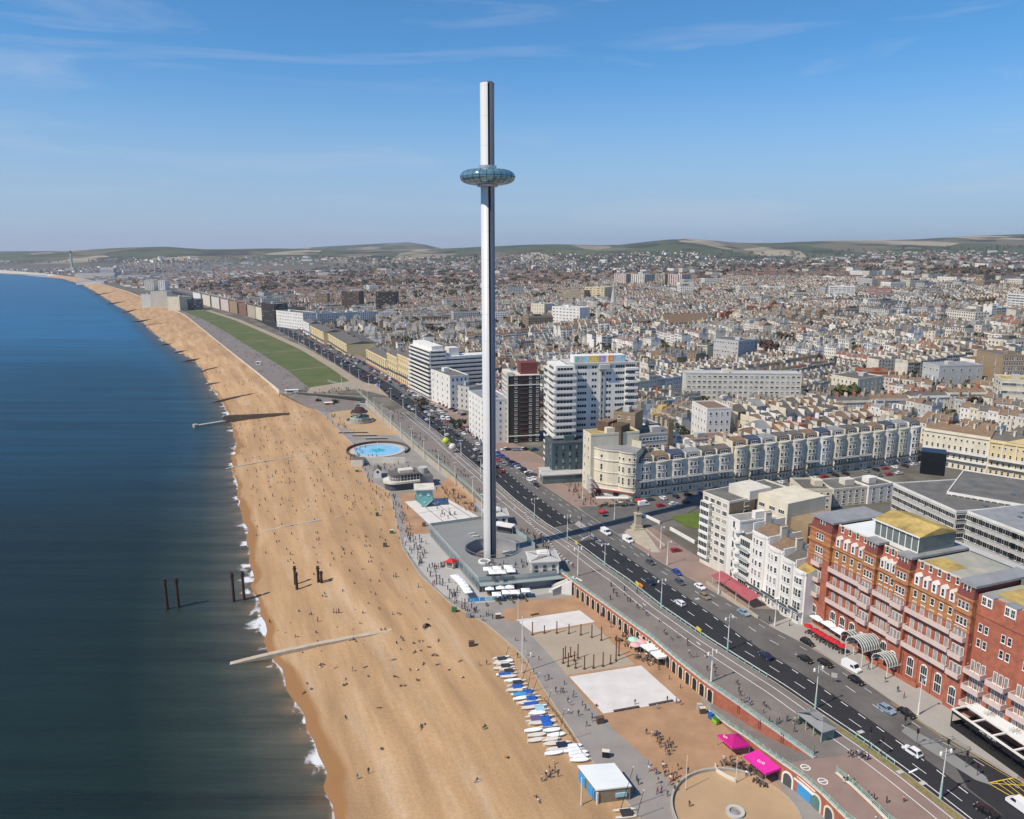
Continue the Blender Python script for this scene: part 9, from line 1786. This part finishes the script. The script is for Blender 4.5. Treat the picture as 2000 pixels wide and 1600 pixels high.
# boardwalk along the boats
bw0 = GL([(1075, 1370), (1100, 1400), (1125, 1435), (1150, 1475), (1165, 1490)], 0); t = thing('boat_rail', 'dark timber rail fence between the boat row and the grey path', 'fence'); bp_ = resample([(p[0] - 1.6, p[1]) for p in bw0], 2.2)
for a, c in zip(bp_, bp_[1:]):
 mtube('post', 'timber', t, (*a, -.5), (*a, 1.0), .07, 5); mtube('rail', 'timber', t, (*a, .9), (*c, .9), .04, 4); mtube('rail', 'timber', t, (*a, .45), (*c, .45), .04, 4)
# court benches
for i, (p0, p1) in enumerate((((1198, 1391), (1248, 1382)), ((1267, 1379), (1314, 1370)), ((1036, 1203), (1052, 1200)))):
 a, c = GL([p0, p1], 0); t = thing('long_bench', ['long dark bench on the near edge of the white sand court, left one', 'long dark bench on the near edge of the white sand court, right one', 'short dark bench on the far edge of the upper white court'][i], 'bench', (*a, .02), math.atan2(c[1] - a[1], c[0] - a[0])); l_ = math.hypot(c[0] - a[0], c[1] - a[1]); mbox('seat', 'brownbrick', t, 0, -.25, .35, l_, .25, .45)
 for k in np.linspace(.3, l_ - .3, 4): mbox('leg', 'black', t, k - .1, -.2, 0, k + .1, .2, .35)
bol = [(X, Y) for X, Y in ((140, 530), (300, 740), (585, 1015), (690, 1125), (785, 1245), (1640, 850), (1755, 955), (1880, 1055))]
for i, (X, Y) in enumerate(bol): x, y = G(*P6(X, Y, .175, 1000, 1160), 0); t = thing('bollard', f"thin dark bollard on the gravel round the white courts, {ordn[i]} from the sculpture court", 'bollard', (x, y, 0), 0, 'bollards round the courts'); mcyl('shaft', 'rust', t, 0, 0, 0, 1.1, .10, n=6); mcyl('cap', 'rust', t, 0, 0, 1.1, 1.2, .14, n=6)
# hotel terrace parasols and corner building parasols
for i, (X, Y) in enumerate(((85, 1100), (145, 1135), (185, 1160), (215, 1180), (265, 1205), (300, 1225), (330, 1240), (385, 1275))): x, y = G(*P6(X, Y, .22, 1560, 980), U + 2.5); parasol(x, y, U + .18, 2.6, 2.3, 'clothred', f"red parasol on the hotel terrace, {ordn[i]} from the side street", 'red parasols on the hotel terrace', 8); table_set(x, y - .3, U + .18, 1, f"table under the {ordn[i]} red hotel parasol from the side street")
for i, (X, Y) in enumerate(((185, 1030), (285, 1085), (375, 1145))): x, y = G(*P6(X, Y, .22, 1560, 980), U + 2.9); parasol(x, y, U + .18, 4.0, 2.8, 'clothwhite', f"large white parasol against the hotel wall, {ordn[i]} from the side street", 'white parasols on the hotel terrace', 4, hb.rz)
for i, (px, py, m_) in enumerate(((1176, 999, 'clothred'), (1212, 980, 'cloth_beige'), (1229, 978, 'cloth_beige'), (1247, 976, 'clothred'))): x, y = G(px, py, U + 2.4); parasol(x, y, U + .19, 3.0, 2.3, m_, ['bright red parasol alone by the corner building roadside', 'beige parasol before the corner building, left one', 'beige parasol before the corner building, right one', 'red awning parasol by the first terrace house'][i], None, 8)
for i in range(14): px, py = 1165 + i * 6.2, 990 - i * .8 + rs.uniform(-5, 5); x, y = G(px, py); table_set(x, y, U + .19, rs.uniform(0, 3), f"cafe table outside the corner building, {ordn[i]} from the seaward end")
# bicycles and cyclists on the promenade
def bicycle(x, y, z, a, label, rider=True):
 t = thing('bicycle', label, 'bicycle', (x, y, z), a, 'bicycles on the promenade'); n = 14
 for X in (-.52, .52): 
  if 'bw' not in CACHE: b = B(); [b.tube((.33 * math.cos(2 * PI * k / n), 0, .33 + .33 * math.sin(2 * PI * k / n)), (.33 * math.cos(2 * PI * (k + 1) / n), 0, .33 + .33 * math.sin(2 * PI * (k + 1) / n)), .025, 3) for k in range(n)]; CACHE['bw'] = b.mesh('wheel', ['black'])
  obj('wheel', CACHE['bw'], t, (X, 0, 0))
 if 'bf' not in CACHE: b = B(); [b.tube(p, q, .025, 4) for p, q in (((-.52, 0, .33), (-.15, 0, .80)), ((-.15, 0, .80), (.38, 0, .82)), ((.38, 0, .9), (.52, 0, .33)), ((-.52, 0, .33), (0, 0, .3)), ((0, 0, .3), (.38, 0, .8)), ((0, 0, .3), (-.18, 0, .92)), ((.40, -.25, 1.0), (.40, .25, 1.0)), ((.38, 0, .8), (.40, 0, 1.0)))]; CACHE['bf'] = b.mesh('frame', ['cargrey'])
 obj('frame', CACHE['bf'], t)
 if rider:
  o = thing('person', label.replace('bicycle', 'cyclist in dark clothes').replace('dark clothes ridden', 'dark clothes riding'), 'person', (x - .12 * math.cos(a), y - .12 * math.sin(a), z + .42), a + PI / 2, 'people on the seafront', PM['seated'])
for i, (px, py) in enumerate(((1245, 1188), (1263, 1203), (1298, 1238), (1312, 1250), (1395, 1306), (1440, 1338), (1492, 1380), (1500, 1384), (1118, 1108), (1030, 1042))): x, y = G(px, py); bicycle(x, y, U + .015, road_dir(x, y), f"bicycle on the cycle side of the promenade, {ordn[i]} counted from the staircase", i % 4 != 3)
x, y = G(1267, 1087); t = thing('motorbike', 'white and dark motorbike with its rider beside the grey saloon', 'motorbike', (x, y, RZ), road_dir(x, y))
obj('wheel', CACHE['bw'], t, (-.65, 0, 0)); obj('wheel', CACHE['bw'], t, (.65, 0, 0)); mbox('body', 'white', t, -.5, -.18, .4, .5, .18, .85); mbox('seat', 'black', t, -.75, -.15, .8, .05, .15, .95)
emit_people()
# air
me = B(); me.box(-9000, -60, -9, 16000, 16500, 330); hz = me.mesh('haze', []); m = bpy.data.materials.new('haze'); m.use_nodes = True; n = m.node_tree; n.nodes.remove(n.nodes['Principled BSDF']); pv_ = n.nodes.new('ShaderNodeVolumePrincipled'); pv_.inputs['Color'].default_value = (.84, .88, 1.0, 1); pv_.inputs['Density'].default_value = HAZE; pv_.inputs['Anisotropy'].default_value = .25
n.links.new(pv_.outputs[0], n.nodes['Material Output'].inputs['Volume']); hz.materials.append(m); o = obj('haze', hz); o['kind'] = 'stuff'
